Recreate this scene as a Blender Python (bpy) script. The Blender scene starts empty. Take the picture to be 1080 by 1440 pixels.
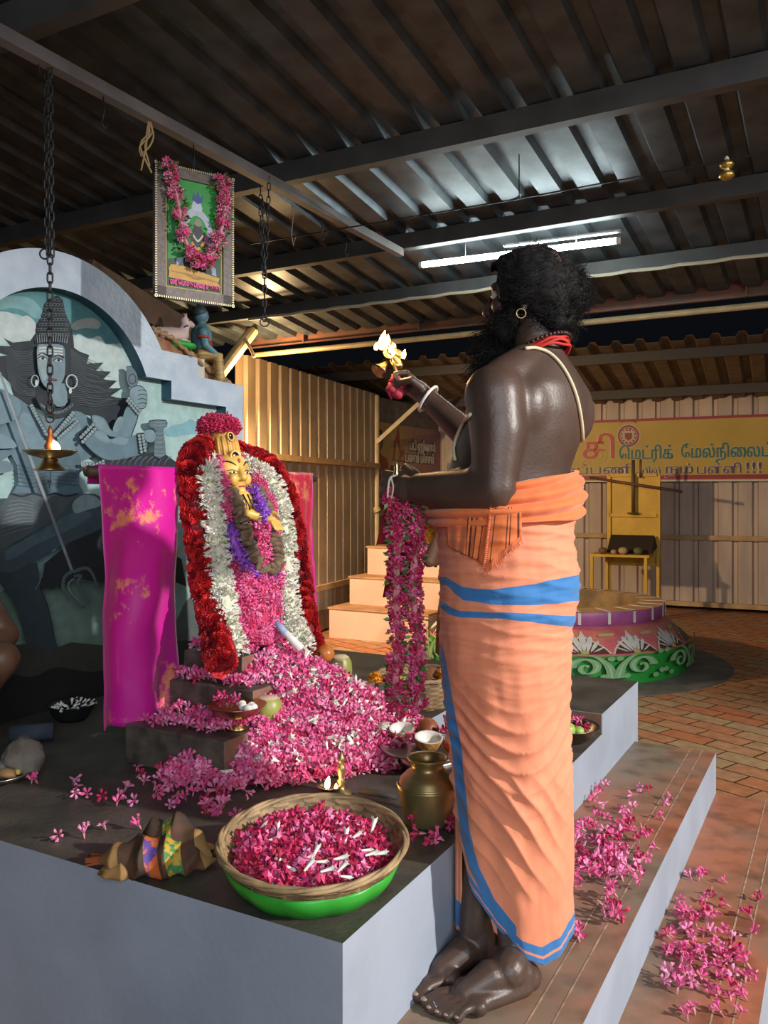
import bpy, bmesh, math, random
import numpy as np
from mathutils import Vector, Matrix, noise
from mathutils.bvhtree import BVHTree
random.seed(7); RNG = np.random.default_rng(7)
C = bpy.context.collection
PI = math.pi
F = 1180.0; HX = 540.0; HY = 695.0; CAMH = 1.50
def V(*a): return Vector(a)
# ---- places: metres, camera stands at x=0,y=0, 1.5 m above the paving --------------------------
def at(px, py, Y): return V((px - HX) / F * Y, Y, CAMH - (py - HY) / F * Y)
def onz(px, py, z):
    Y = (CAMH - z) * F / (py - HY); return V((px - HX) / F * Y, Y, z)
def pxof(p): return (HX + p[0] / p[1] * F, HY + (CAMH - p[2]) / p[1] * F)
D = V(.4796, .8775, 0).normalized(); L = V(-D.y, D.x, 0); O = V(-.08, 1.625, 0); UP = V(0, 0, 1)
def W(s, t, z=0): return O + D * s + L * t + UP * z
def on_t(px, py, t):            # ray hits the upright plane t = const (parallel to the steps)
    d = V((px - HX) / F, 1, -(py - HY) / F); n = L
    k = (n.dot(O) + t - 0) / n.dot(d); p = d * k; return V(p.x, p.y, p.z + CAMH)
# ---- materials ---------------------------------------------------------------------------------
MATS = {}
def mat(name, col, rough=.6, metal=0, var=.0, scale=8, bump=0, bscale=40, emit=0, ecol=None, col2=None, spec=.5, sheen=0, sss=0, detail=6, lo=.35, hi=.65, aniso=None):
    if name in MATS: return MATS[name]
    m = bpy.data.materials.new(name); m.use_nodes = True; nt = m.node_tree; N = nt.nodes
    b = N['Principled BSDF']; b.inputs['Roughness'].default_value = rough; b.inputs['Metallic'].default_value = metal
    b.inputs['Base Color'].default_value = (*col, 1); b.inputs['Specular IOR Level'].default_value = spec
    if sheen: b.inputs['Sheen Weight'].default_value = sheen
    if sss:
        b.inputs['Subsurface Weight'].default_value = sss; b.inputs['Subsurface Radius'].default_value = (.01, .004, .003)
    if emit:
        b.inputs['Emission Color'].default_value = (*(ecol or col), 1); b.inputs['Emission Strength'].default_value = emit
    tc = None
    if var or col2 is not None or bump:
        tc = N.new('ShaderNodeTexCoord')
    if var or col2 is not None:
        nz = N.new('ShaderNodeTexNoise'); nz.inputs['Scale'].default_value = scale; nz.inputs['Detail'].default_value = detail
        mp = N.new('ShaderNodeMapping')
        if aniso: mp.inputs['Scale'].default_value = aniso
        nt.links.new(tc.outputs['Object'], mp.inputs[0]); nt.links.new(mp.outputs[0], nz.inputs['Vector'])
        cr = N.new('ShaderNodeValToRGB'); e = cr.color_ramp.elements
        e[0].position = lo; e[1].position = hi
        c2 = col2 if col2 is not None else tuple(max(0, c * (1 - var)) for c in col)
        c1 = col if col2 is not None else tuple(min(1, c * (1 + var)) for c in col)
        e[0].color = (*c2, 1); e[1].color = (*c1, 1)
        nt.links.new(nz.outputs['Fac'], cr.inputs[0]); nt.links.new(cr.outputs[0], b.inputs['Base Color'])
    if bump:
        n2 = N.new('ShaderNodeTexNoise'); n2.inputs['Scale'].default_value = bscale; n2.inputs['Detail'].default_value = 4
        nt.links.new(tc.outputs['Object'], n2.inputs['Vector'])
        bp = N.new('ShaderNodeBump'); bp.inputs['Strength'].default_value = bump; bp.inputs['Distance'].default_value = .01
        nt.links.new(n2.outputs['Fac'], bp.inputs['Height']); nt.links.new(bp.outputs[0], b.inputs['Normal'])
    MATS[name] = m; return m
# ---- mesh builder ------------------------------------------------------------------------------
class MB:
    def __init__(s): s.v = []; s.f = []; s.m = []; s.n = 0
    def add(s, vs, fs, m=0):
        vs = np.asarray([tuple(p) for p in vs] if not isinstance(vs, np.ndarray) else vs, dtype=float)
        s.v.append(vs); k = s.n
        s.f.extend([tuple(i + k for i in f) for f in fs]); s.m.extend([m] * len(fs) if isinstance(m, int) else m)
        s.n += len(vs); return s
    def poly(s, pts, m=0): return s.add(pts, [tuple(range(len(pts)))], m)
    def slab(s, pts, nrm, th, m=0):      # extruded outline
        n = len(pts); a = [Vector(p) for p in pts]; b = [p + nrm * th for p in a]
        fs = [tuple(range(n - 1, -1, -1)), tuple(range(n, 2 * n))] + [(i, (i + 1) % n, n + (i + 1) % n, n + i) for i in range(n)]
        return s.add(a + b, fs, m)
    def box(s, o, u, v, w, m=0):         # corner + three edge vectors
        o = Vector(o); u = Vector(u); v = Vector(v); w = Vector(w)
        p = [o, o + u, o + u + v, o + v, o + w, o + u + w, o + u + v + w, o + v + w]
        return s.add(p, [(3, 2, 1, 0), (4, 5, 6, 7), (0, 1, 5, 4), (1, 2, 6, 5), (2, 3, 7, 6), (3, 0, 4, 7)], m)
    def bar(s, a, b, w, h, up=UP, m=0):  # square section from a to b
        a = Vector(a); b = Vector(b); d = (b - a).normalized(); x = d.cross(up)
        if x.length < 1e-4: x = d.cross(V(1, 0, 0))
        x.normalize(); y = x.cross(d)
        return s.box(a - x * w / 2 - y * h / 2, x * w, b - a, y * h, m)
    def tube(s, pts, r, n=10, m=0, caps=True, flat=1.0, up=None):
        pts = [Vector(p) for p in pts]; k = len(pts); r = [r] * k if not hasattr(r, '__len__') else r
        vs = []; prev = None
        for i, p in enumerate(pts):
            d = (pts[min(i + 1, k - 1)] - pts[max(i - 1, 0)])
            d = d.normalized() if d.length > 1e-9 else V(0, 0, 1)
            if prev is None:
                x = d.cross(up if up is not None else V(0, 0, 1))
                if x.length < 1e-3: x = d.cross(V(1, 0, 0))
            else: x = prev - d * prev.dot(d)
            x.normalize(); prev = x; y = d.cross(x)
            for j in range(n):
                a = 2 * PI * j / n; vs.append(p + x * math.cos(a) * r[i] + y * math.sin(a) * r[i] * flat)
        fs = [(i * n + j, i * n + (j + 1) % n, (i + 1) * n + (j + 1) % n, (i + 1) * n + j) for i in range(k - 1) for j in range(n)]
        if caps: fs += [tuple(range(n - 1, -1, -1)), tuple(range((k - 1) * n, k * n))]
        return s.add(vs, fs, m)
    def capsule(s, pts, r, n=14, m=0):   # tube with round ends
        pts = [Vector(p) for p in pts]; r = [r] * len(pts) if not hasattr(r, '__len__') else list(r)
        d0 = (pts[0] - pts[1]).normalized(); d1 = (pts[-1] - pts[-2]).normalized()
        A = [(pts[0] + d0 * r[0] * math.sin(a), r[0] * math.cos(a)) for a in (1.35, .9, .45)]
        B = [(pts[-1] + d1 * r[-1] * math.sin(a), r[-1] * math.cos(a)) for a in (.45, .9, 1.35)]
        P = A + list(zip(pts, r)) + B
        return s.tube([p for p, _ in P], [q for _, q in P], n, m)
    def lathe(s, c, prof, n=32, m=0, axis=UP, closed=False):
        c = Vector(c); ax = Vector(axis).normalized(); x = ax.orthogonal().normalized(); y = ax.cross(x); k = len(prof)
        vs = [c + ax * z + (x * math.cos(2 * PI * j / n) + y * math.sin(2 * PI * j / n)) * r for r, z in prof for j in range(n)]
        fs = [(i * n + j, i * n + (j + 1) % n, (i + 1) * n + (j + 1) % n, (i + 1) * n + j) for i in range(k - 1) for j in range(n)]
        if closed: fs += [tuple(range(n - 1, -1, -1)), tuple(range((k - 1) * n, k * n))]
        return s.add(vs, fs, m)
    def ell(s, c, r, n=16, m=0, R=None, jit=0):
        c = Vector(c); r = (r, r, r) if not hasattr(r, '__len__') else r; k = n // 2; vs = []; R = R or Matrix.Identity(3)
        for i in range(1, k):
            a = PI * i / k
            for j in range(n):
                b = 2 * PI * j / n; q = V(math.sin(a) * math.cos(b), math.sin(a) * math.sin(b), math.cos(a))
                if jit: q *= 1 + jit * noise.noise(q * 2.2 + c * 9)
                vs.append(c + R @ V(q.x * r[0], q.y * r[1], q.z * r[2]))
        T = len(vs); vs += [c + R @ V(0, 0, r[2]), c - R @ V(0, 0, r[2])]
        fs = [(i * n + j, (i + 1) * n + j, (i + 1) * n + (j + 1) % n, i * n + (j + 1) % n) for i in range(k - 2) for j in range(n)]
        fs += [(T, j, (j + 1) % n) for j in range(n)] + [(T + 1, (k - 2) * n + (j + 1) % n, (k - 2) * n + j) for j in range(n)]
        return s.add(vs, fs, m)
    def inst(s, tv, tf, mats4, m, tm=None):  # many copies of a small template, given 4x4 matrices (numpy)
        tv = np.asarray(tv, float)
        for i, M in enumerate(mats4):
            M = np.asarray(M); s.add(tv @ M[:3, :3].T + M[:3, 3], tf, (m[i] if tm is None else [tm[q] + m[i] for q in range(len(tf))]))
        return s
    def mesh(s, name, mats, off=None, smooth=True):
        me = bpy.data.meshes.new(name); v = np.concatenate(s.v) if s.v else np.zeros((0, 3))
        if off is not None: v = v - np.array(off)
        me.from_pydata(v.tolist(), [], s.f)
        for q in (mats if isinstance(mats, (list, tuple)) else [mats]): me.materials.append(q)
        me.polygons.foreach_set('material_index', np.array(s.m, dtype=np.int32))
        me.polygons.foreach_set('use_smooth', np.full(len(s.f), smooth)); me.update(); return me
ORG = {}
def tag(o, label, cat, group=None, kind=None):
    if label: o['label'] = label
    if cat: o['category'] = cat
    if group: o['group'] = group
    if kind: o['kind'] = kind
    return o
def thing(name, loc, label, cat, group=None):
    o = bpy.data.objects.new(name, None); C.objects.link(o); o.location = loc; o.empty_display_size = .05
    ORG[o.name] = Vector(loc); return tag(o, label, cat, group)
def build(name, mb, mats, parent=None, smooth=True, loc=None, bevel=0, label=None, kind=None, autosmooth=None):
    if parent is not None: off = ORG[parent.name]
    elif loc is not None: off = Vector(loc)
    else:
        v = np.concatenate(mb.v); off = V(v[:, 0].mean(), v[:, 1].mean(), v[:, 2].min())
    me = mb.mesh(name, mats, off, smooth); o = bpy.data.objects.new(name, me); C.objects.link(o)
    if parent is not None: o.parent = parent
    else: o.location = off
    ORG[o.name] = Vector(off)
    if bevel:
        b = o.modifiers.new('b', 'BEVEL'); b.width = bevel; b.segments = 2; b.limit_method = 'ANGLE'
    if label: o['label'] = label
    if kind: o['kind'] = kind
    return o
def struct(name, mb, mats, smooth=False, bevel=0):
    o = build(name, mb, mats, None, smooth, V(0, 0, 0), bevel); o['kind'] = 'structure'; return o
def voxmesh(mb, voxel, iters=4, fac=.5):
    me = mb.mesh('tmp', []); ob = bpy.data.objects.new('tmp', me); C.objects.link(ob)
    r = ob.modifiers.new('r', 'REMESH'); r.mode = 'VOXEL'; r.voxel_size = voxel
    if iters:
        q = ob.modifiers.new('s', 'SMOOTH'); q.iterations = iters; q.factor = fac
    dg = bpy.context.evaluated_depsgraph_get(); dg.update()
    e = bpy.data.meshes.new_from_object(ob.evaluated_get(dg)); bpy.data.objects.remove(ob); 
    n = len(e.vertices); v = np.zeros(n * 3); e.vertices.foreach_get('co', v); v = v.reshape(-1, 3)
    fs = [tuple(p.vertices) for p in e.polygons]; bpy.data.meshes.remove(e); return v, fs
def frame(x, z=None):                    # 3x3 with x along given, z near given
    x = Vector(x).normalized(); z = Vector(z if z is not None else UP); y = z.cross(x)
    if y.length < 1e-4: y = V(0, 1, 0).cross(x)
    y.normalize(); z = x.cross(y); return Matrix((x, y, z)).transposed()
def np4(R, p, sc=1.0):
    M = np.eye(4); M[:3, :3] = np.array(R) * sc; M[:3, 3] = np.array(p); return M
def rrot(): 
    q = RNG.normal(size=4); q /= np.linalg.norm(q); w, x, y, z = q
    return np.array([[1-2*(y*y+z*z), 2*(x*y-z*w), 2*(x*z+y*w)], [2*(x*y+z*w), 1-2*(x*x+z*z), 2*(y*z-x*w)], [2*(x*z-y*w), 2*(y*z+x*w), 1-2*(x*x+y*y)]])
def spline(pts, n):                      # Catmull-Rom through points
    P = [Vector(p) for p in pts]; P = [P[0] * 2 - P[1]] + P + [P[-1] * 2 - P[-2]]; out = []; k = len(P) - 3
    for i in range(n):
        u = i / (n - 1) * k; j = min(int(u), k - 1); t = u - j; a, b, c, d = P[j:j + 4]
        out.append(.5 * ((2 * b) + (c - a) * t + (2 * a - 5 * b + 4 * c - d) * t * t + (3 * b - a - 3 * c + d) * t ** 3))
    return out
def lerp(a, b, t): return a + (b - a) * t
def tab(x, xs, ys): return float(np.interp(x, xs, ys))
def text_mesh(body, size, bold=.0, ext=.0015, align='LEFT'):
    c = bpy.data.curves.new('t', 'FONT'); c.body = body; c.size = size; c.offset = bold; c.extrude = ext; c.align_x = align
    o = bpy.data.objects.new('t', c); C.objects.link(o); dg = bpy.context.evaluated_depsgraph_get(); dg.update()
    me = bpy.data.meshes.new_from_object(o.evaluated_get(dg)); bpy.data.objects.remove(o)
    v = np.zeros(len(me.vertices) * 3); me.vertices.foreach_get('co', v); v = v.reshape(-1, 3); fs = [tuple(p.vertices) for p in me.polygons]
    bpy.data.meshes.remove(me); return v, fs
def put_text(mb, body, size, o, u, v, m=0, bold=.0, width=None, align='LEFT', ext=.0015):
    tv, tf = text_mesh(body, size, bold, ext, align)
    if len(tv) == 0: return
    if width:
        w = tv[:, 0].max() - tv[:, 0].min(); tv[:, 0] *= width / w
    u = np.array(Vector(u).normalized()); w_ = np.array(Vector(v).normalized()); n = np.cross(u, w_)
    mb.add(np.array(o) + tv[:, :1] * u + tv[:, 1:2] * w_ + tv[:, 2:3] * n, tf, m)
# ---- shared palette ----------------------------------------------------------------------------
m_white = mat('lime_wash', (.315, .36, .43), .8, var=.08, scale=4, bump=.10, bscale=60)
m_cement = mat('dark_cement', (.095, .08, .062), .55, col2=(.04, .034, .028), scale=5, bump=.3, bscale=50)
m_oxide = mat('red_oxide_cement', (.27, .095, .055), .45, col2=(.14, .105, .075), scale=3.2, bump=.15, bscale=60, lo=.42, hi=.6)
m_brass = mat('brass', (.42, .29, .12), .32, 1, var=.25, scale=12)
m_brass2 = mat('dull_brass', (.42, .31, .13), .38, .75, var=.22, scale=10)
m_gold = mat('gold_paint', (.82, .50, .12), .42, .1, var=.2, scale=14)
m_steel = mat('steel', (.45, .43, .40), .3, 1, var=.2, scale=9)
m_iron = mat('black_iron', (.03, .03, .032), .5, .6)
m_stone = mat('black_granite', (.13, .105, .08), .5, col2=(.05, .042, .036), scale=18, bump=.2, bscale=40)
PK = [mat('petal_pink', (.78, .10, .30), .6, var=.12, scale=30, sheen=.2), mat('petal_deep', (.55, .025, .11), .6, var=.15, scale=30),
      mat('petal_light', (.86, .28, .50), .6, var=.1, scale=30), mat('petal_red', (.40, .012, .05), .6)]
m_pw = mat('petal_white', (.85, .83, .74), .6, var=.06, scale=30)
m_pg = mat('calyx_green', (.22, .32, .08), .6, var=.2)
m_cream = mat('tube_cream', (.62, .22, .26), .6)
m_leaf = mat('leaf_green', (.06, .16, .035), .5, var=.3, scale=20)
m_rose = [mat('rose_red', (.50, .012, .02), .6, var=.2, scale=30), mat('rose_bright', (.70, .03, .03), .55), mat('rose_dark', (.22, .004, .012), .6)]
m_violet = mat('violet', (.27, .07, .55), .6, var=.2, scale=30)
m_flame = mat('flame', (1, .55, .15), 1, emit=28, ecol=(1, .55, .18)); m_flamec = mat('flame_core', (1, .9, .6), 1, emit=60, ecol=(1, .8, .45))
# ---- flower templates --------------------------------------------------------------------------
def oleander(n=5, r=.019, cup=.35, tube=.018, seed=0):
    rr = random.Random(seed); v = []; f = []; m = []
    for i in range(n):
        a = 2 * PI * i / n + rr.uniform(-.15, .15); k = len(v); w = .36; c = cup + rr.uniform(-.2, .25); rl = r * rr.uniform(.85, 1.15)
        def P(ra, da, z): return (math.cos(a + da) * ra, math.sin(a + da) * ra, z)
        v += [P(rl * .12, 0, 0), P(rl * .6, -w, rl * c * .5), P(rl * .62, .18, rl * c * .75), P(rl * .68, w * 1.25, rl * c * .4), P(rl * 1.02, -w * .5, rl * c * .7), P(rl, w * .75, rl * c * .45)]
        f += [(k, k + 1, k + 2), (k, k + 2, k + 3), (k + 1, k + 4, k + 2), (k + 2, k + 4, k + 5), (k + 2, k + 5, k + 3)]; m += [0] * 5
    k = len(v)
    for z, q in ((0, .2), (-tube * .45, .17), (-tube, .07)):
        for j in range(4): v.append((math.cos(j * PI / 2) * r * q, math.sin(j * PI / 2) * r * q, z))
    f += [(k + i * 4 + j, k + (i + 1) * 4 + j, k + (i + 1) * 4 + (j + 1) % 4, k + i * 4 + (j + 1) % 4) for i in range(2) for j in range(4)]
    m += [4] * 8
    return v, f, m
OLE = [oleander(5, .017, c, .014, i) for i, c in enumerate((.6, 1.0, 1.4, 1.9, .8))]
def bud(l=.026, r=.0045):                 # white tuberose-like bud with an opened tip
    v = []; f = []; m = []
    for z, q in ((0, .5), (l * .45, .75), (l * .8, 1.1)):
        for j in range(5): v.append((math.cos(j * 2 * PI / 5) * r * q, math.sin(j * 2 * PI / 5) * r * q, z))
    f += [(i * 5 + j, i * 5 + (j + 1) % 5, (i + 1) * 5 + (j + 1) % 5, (i + 1) * 5 + j) for i in range(2) for j in range(5)]
    for j in range(5):
        a = j * 2 * PI / 5; k = len(v); v.append((math.cos(a + .6) * r * 1.7, math.sin(a + .6) * r * 1.7, l)); f.append((10 + j, 10 + (j + 1) % 5, k))
    return v, f, [0] * len(f)
BUD = bud()
def petalquad(l, w, curl=.4):
    return [(0, 0, 0), (l * .5, -w / 2, l * curl * .15), (l * .55, w / 2, l * curl * .15), (l, 0, l * curl)], [(0, 1, 3), (0, 3, 2)], [0, 0]
# ================================ setting ========================================================
# ground paving -----------------------------------------------------------------------------------
def paving():
    m = bpy.data.materials.new('interlocking_paving'); m.use_nodes = True; nt = m.node_tree; N = nt.nodes; b = N['Principled BSDF']
    tc = N.new('ShaderNodeTexCoord'); mp = N.new('ShaderNodeMapping'); mp.inputs['Rotation'].default_value = (0, 0, math.radians(52))
    br = N.new('ShaderNodeTexBrick'); br.offset = .5; br.inputs['Scale'].default_value = 1
    br.inputs['Brick Width'].default_value = .30; br.inputs['Row Height'].default_value = .155; br.inputs['Mortar Size'].default_value = .006
    br.inputs['Color1'].default_value = (.46, .15, .055, 1); br.inputs['Color2'].default_value = (.38, .25, .12, 1); br.inputs['Mortar'].default_value = (.05, .03, .015, 1)
    br.inputs['Bias'].default_value = .0
    nz0 = N.new('ShaderNodeTexNoise'); nz0.inputs['Scale'].default_value = 5; nz0.inputs['Detail'].default_value = 2
    mx0 = N.new('ShaderNodeMix'); mx0.data_type = 'VECTOR'; mx0.inputs['Factor'].default_value = .025
    nt.links.new(tc.outputs['Object'], mp.inputs[0]); nt.links.new(tc.outputs['Object'], nz0.inputs['Vector'])
    nt.links.new(mp.outputs[0], mx0.inputs[4]); nt.links.new(nz0.outputs['Color'], mx0.inputs[5]); nt.links.new(mx0.outputs[1], br.inputs['Vector'])
    nz = N.new('ShaderNodeTexNoise'); nz.inputs['Scale'].default_value = 14; nz.inputs['Detail'].default_value = 6; nt.links.new(tc.outputs['Object'], nz.inputs['Vector'])
    mx = N.new('ShaderNodeMix'); mx.data_type = 'RGBA'; mx.blend_type = 'OVERLAY'; mx.inputs['Factor'].default_value = .55
    nt.links.new(br.outputs['Color'], mx.inputs[6]); nt.links.new(nz.outputs['Fac'], mx.inputs[7]); nt.links.new(mx.outputs[2], b.inputs['Base Color'])
    bp = N.new('ShaderNodeBump'); bp.inputs['Strength'].default_value = .5; bp.inputs['Distance'].default_value = .01
    nt.links.new(br.outputs['Fac'], bp.inputs['Height']); bp.invert = True; nt.links.new(bp.outputs[0], b.inputs['Normal'])
    b.inputs['Roughness'].default_value = .7; return m
g = MB(); g.box((-9, -6, -.1), (20, 0, 0), (0, 21, 0), (0, 0, .1)); struct('floor', g, paving())
ap = MB(); ap.lathe((1.57, 7.7, 0), [(0, .004), (1.5, .004), (1.52, 0)], 64); struct('floor_apron', ap, mat('grey_cement', (.13, .115, .095), .8, var=.25, scale=6, bump=.3))
# platform: limewashed sides, dark cement top, a dip behind the priest ------------------------------
ZP = .63; ZN = .535; ZR = .615; SE = 2.67
pm = MB()
def plat(s0, s1, t0, t1, z):
    a, b, c, d = W(s0, t0), W(s1, t0), W(s1, t1), W(s0, t1)
    for p, q in ((a, b), (b, c), (c, d), (d, a)): pm.poly([p, q, q + UP * z, p + UP * z], 0)
    pm.poly([p + UP * z for p in (a, b, c, d)], 1)
plat(0, 1.25, 0, 3.2, ZP); plat(1.25, 2.0, 0, .55, ZN); plat(1.25, 2.0, .55, 3.2, ZP); plat(2.0, SE, 0, 3.2, ZR)
for p in (W(2.0, .0, ZN),):   # red oxide riser of the dip
    pm.poly([W(1.999, 0.004, ZN), W(1.999, .55, ZN), W(1.999, .55, ZR - .002), W(1.999, .004, ZR - .002)], 2)
struct('floor_platform', pm, [m_white, m_cement, m_oxide])
# two red oxide treads with limewashed risers --------------------------------------------------------
def tread_mat():
    m = bpy.data.materials.new('worn_red_oxide_tread'); m.use_nodes = True; nt = m.node_tree; N = nt.nodes; b = N['Principled BSDF']
    tc = N.new('ShaderNodeTexCoord')
    def nz(sc, d=5):
        n = N.new('ShaderNodeTexNoise'); n.inputs['Scale'].default_value = sc; n.inputs['Detail'].default_value = d; nt.links.new(tc.outputs['Object'], n.inputs['Vector']); return n
    def ramp(src, a, b_, c0, c1):
        r = N.new('ShaderNodeValToRGB'); e = r.color_ramp.elements; e[0].position = a; e[1].position = b_; e[0].color = (*c0, 1); e[1].color = (*c1, 1); nt.links.new(src, r.inputs[0]); return r
    base = ramp(nz(2.2).outputs['Fac'], .38, .62, (.24, .18, .125), (.44, .16, .085))
    dirt = ramp(nz(9, 8).outputs['Fac'], .45, .7, (1, 1, 1), (.45, .42, .38))
    mx = N.new('ShaderNodeMix'); mx.data_type = 'RGBA'; mx.blend_type = 'MULTIPLY'; mx.inputs['Factor'].default_value = .8
    nt.links.new(base.outputs[0], mx.inputs[6]); nt.links.new(dirt.outputs[0], mx.inputs[7]); nt.links.new(mx.outputs[2], b.inputs['Base Color'])
    rr = N.new('ShaderNodeMapRange'); rr.inputs[3].default_value = .3; rr.inputs[4].default_value = .65; nt.links.new(nz(6).outputs['Fac'], rr.inputs[0]); nt.links.new(rr.outputs[0], b.inputs['Roughness'])
    return m
m_tread = tread_mat(); m_line = mat('pale_groove', (.42, .27, .18), .7, var=.3, scale=30)
for nm, t0, t1, z in (('floor_tread', -.355, 0, .35), ('floor_tread_lower', -.665, -.355, .17)):
    q = MB(); s0 = -1.2; s1 = 2.6; a, b = W(s0, t0), W(s1, t0); c, d = W(s1, t1), W(s0, t1)
    if nm == 'floor_tread_lower': q.poly([W(s0, t0), W(s1, t0), W(s1, t0, z), W(s0, t0, z)], 0)
    else: q.poly([a, b, b + UP * z, a + UP * z], 0)
    q.poly([b, c, c + UP * z, b + UP * z], 0); q.poly([d, a, a + UP * z, d + UP * z], 0)
    q.poly([p + UP * z for p in (a, b, c, d)], 1)
    for k, (dt, w) in enumerate(((.055, .005), (.105, .005))):
        q.poly([W(s0, t0 + dt, z + .001), W(s1, t0 + dt, z + .001), W(s1, t0 + dt + w, z + .001), W(s0, t0 + dt + w, z + .001)], 2)
    struct(nm, q, [m_white, m_tread, m_line])
# roof: ribbed sheet sloping away, purlins, tie beam, end girder --------------------------------------
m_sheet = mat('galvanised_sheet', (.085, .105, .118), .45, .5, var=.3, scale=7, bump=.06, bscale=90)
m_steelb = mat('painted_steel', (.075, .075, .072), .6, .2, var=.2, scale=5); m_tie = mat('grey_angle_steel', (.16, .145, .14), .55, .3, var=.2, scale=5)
m_rust = mat('red_primer_steel', (.30, .12, .07), .5, .3, col2=(.16, .10, .08), scale=4, bump=.1)
SL = .1227
def corr(o, u, v, n, wid, ln, pitch, dep, mb, m=0, top=.055, side=.018):   # ribs along v, sheet spans wid along u
    o = Vector(o); u = Vector(u).normalized(); v = Vector(v); n = Vector(n).normalized(); pr = []; x = 0
    while x < wid:
        pr += [(x, 0), (x + pitch - top - 2 * side, 0), (x + pitch - top - side, dep), (x + pitch - side, dep)]; x += pitch
    pr.append((min(x, wid + pitch), 0)); k = len(pr)
    vs = [o + u * a + n * h for a, h in pr] + [o + u * a + n * h + v * ln for a, h in pr] + [o + u * a + n * (h + .004) for a, h in pr] + [o + u * a + n * (h + .004) + v * ln for a, h in pr]
    fs = [(i, k + i, k + i + 1, i + 1) for i in range(k - 1)] + [(2 * k + i, 2 * k + i + 1, 3 * k + i + 1, 3 * k + i) for i in range(k - 1)]
    fs += [(i, i + 1, 2 * k + i + 1, 2 * k + i) for i in range(k - 1)] + [(k + i, 3 * k + i, 3 * k + i + 1, k + i + 1) for i in range(k - 1)]
    mb.add(vs, fs, m)
def zroof(s): return 3.43 - SL * s
rf = MB(); vd = (D - UP * SL)
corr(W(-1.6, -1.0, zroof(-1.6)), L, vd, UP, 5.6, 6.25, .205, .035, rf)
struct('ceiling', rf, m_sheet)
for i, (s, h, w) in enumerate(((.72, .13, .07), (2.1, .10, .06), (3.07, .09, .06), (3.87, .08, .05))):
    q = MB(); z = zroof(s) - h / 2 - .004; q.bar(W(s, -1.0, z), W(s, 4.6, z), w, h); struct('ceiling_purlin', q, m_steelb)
q = MB(); q.bar(W(-1.4, 1.465, 2.94), W(3.05, 1.465, 2.94), .045, .045); struct('ceiling_tie_beam', q, m_tie)
gd = MB(); zg = 2.80; gs = 4.62
gd.box(W(gs, -1.2, zg), D * .006, L * 5.15, UP * .17); gd.box(W(gs - .05, -1.2, zg + .165), D * .056, L * 5.15, UP * .008); gd.box(W(gs - .03, -1.2, zg), D * .03, L * 5.15, UP * .006)
for t in (-.3, .9, 2.1, 3.2): gd.box(W(gs - .035, t, zg), D * .035, L * .012, UP * .17)
struct('ceiling_girder', gd, m_rust)
q = MB(); q.tube([W(gs - .02, -1.2, zg - .065), W(gs - .02, 3.75, zg - .065)], .022, 12); struct('ceiling_rail', q, mat('yellowed_paint', (.55, .42, .22), .5, .1, var=.15))
q = MB(); q.tube([at(356, 464, 7.1), at(305, 532, 6.9)], .05, 12); q.tube([at(345, 476, 7.0), at(358, 502, 7.0)], .014, 8); struct('ceiling_brace', q, MATS['yellowed_paint'])
# conduit with pale festoon along the third purlin
q = MB(); pts = [W(3.83, 3.2 - k * .1, zroof(3.83) - .10 - .004 * math.sin(k * 2.1)) for k in range(42)]; q.tube(pts, .011, 6); struct('ceiling_conduit', q, mat('cable_cream', (.5, .46, .34), .6))
# left ribbed wall -----------------------------------------------------------------------------------
m_wallc = mat('buff_sheet', (.40, .28, .155), .55, .15, var=.12, scale=3, bump=.05)
m_wallb = mat('pale_sheet', (.56, .43, .33), .6, .1, col2=(.42, .33, .27), scale=2.5, aniso=(3, 3, .5))
m_railw = mat('rail_wood', (.48, .30, .13), .6, var=.2, scale=6)
A0 = V(-1.32, 7.46, 0); A1 = V(-.10, 10.62, 0); wd = (A1 - A0).normalized(); wn = V(wd.y, -wd.x, 0)
q = MB(); corr(A0 + UP * .02, wd, UP, -wn, (A1 - A0).length - .1, 2.75, .215, .035, q, top=.035, side=.02)
struct('wall_left', q, m_wallc)
for nm, z in (('trim_1', 1.83), ('trim_2', .46)):
    q = MB(); q.box(A0 + wn * .004 + UP * z, wd * (A1 - A0).length, wn * .045, UP * .06); struct(nm, q, m_railw)
q = MB(); q.tube([A1, A1 + UP * 2.75], .04, 14); q.tube([A1 + V(.02, -.05, 1.28), A1 + V(-.01, -.05, 1.34)], .046, 14); q.bar(A1 + V(0, -.06, 2.15), A1 + V(.62, -.06, 2.72), .05, .05)
struct('wall_left_post', q, MATS['yellowed_paint'])
# back ribbed wall ------------------------------------------------------------------------------------
bd = V(.9024, -.4311, 0).normalized(); bn = V(bd.y, -bd.x, 0); B0 = V(4.20, 10.8, 0) - bd * 4.6     # bn faces the camera
if bn.y > 0: bn = -bn
q = MB(); corr(B0 + UP * .07, bd, UP, -bn, 7.6, 2.75, .235, .04, q, top=.04, side=.02); struct('wall_back', q, m_wallb)
for nm, z in (('trim_3', .91), ('trim_4', .05)):
    q = MB(); q.box(B0 + bn * .006 + UP * z, bd * 7.8, bn * .05, UP * .06); struct(nm, q, m_railw)
# poster wall beyond the post
P0 = V(-.10, 10.75, 0); q = MB(); q.box(P0 - L * 0, D * 2.3, L * .06, UP * 2.75); struct('wall_side', q, mat('shed_grey', (.16, .14, .12), .8, var=.2))
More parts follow.
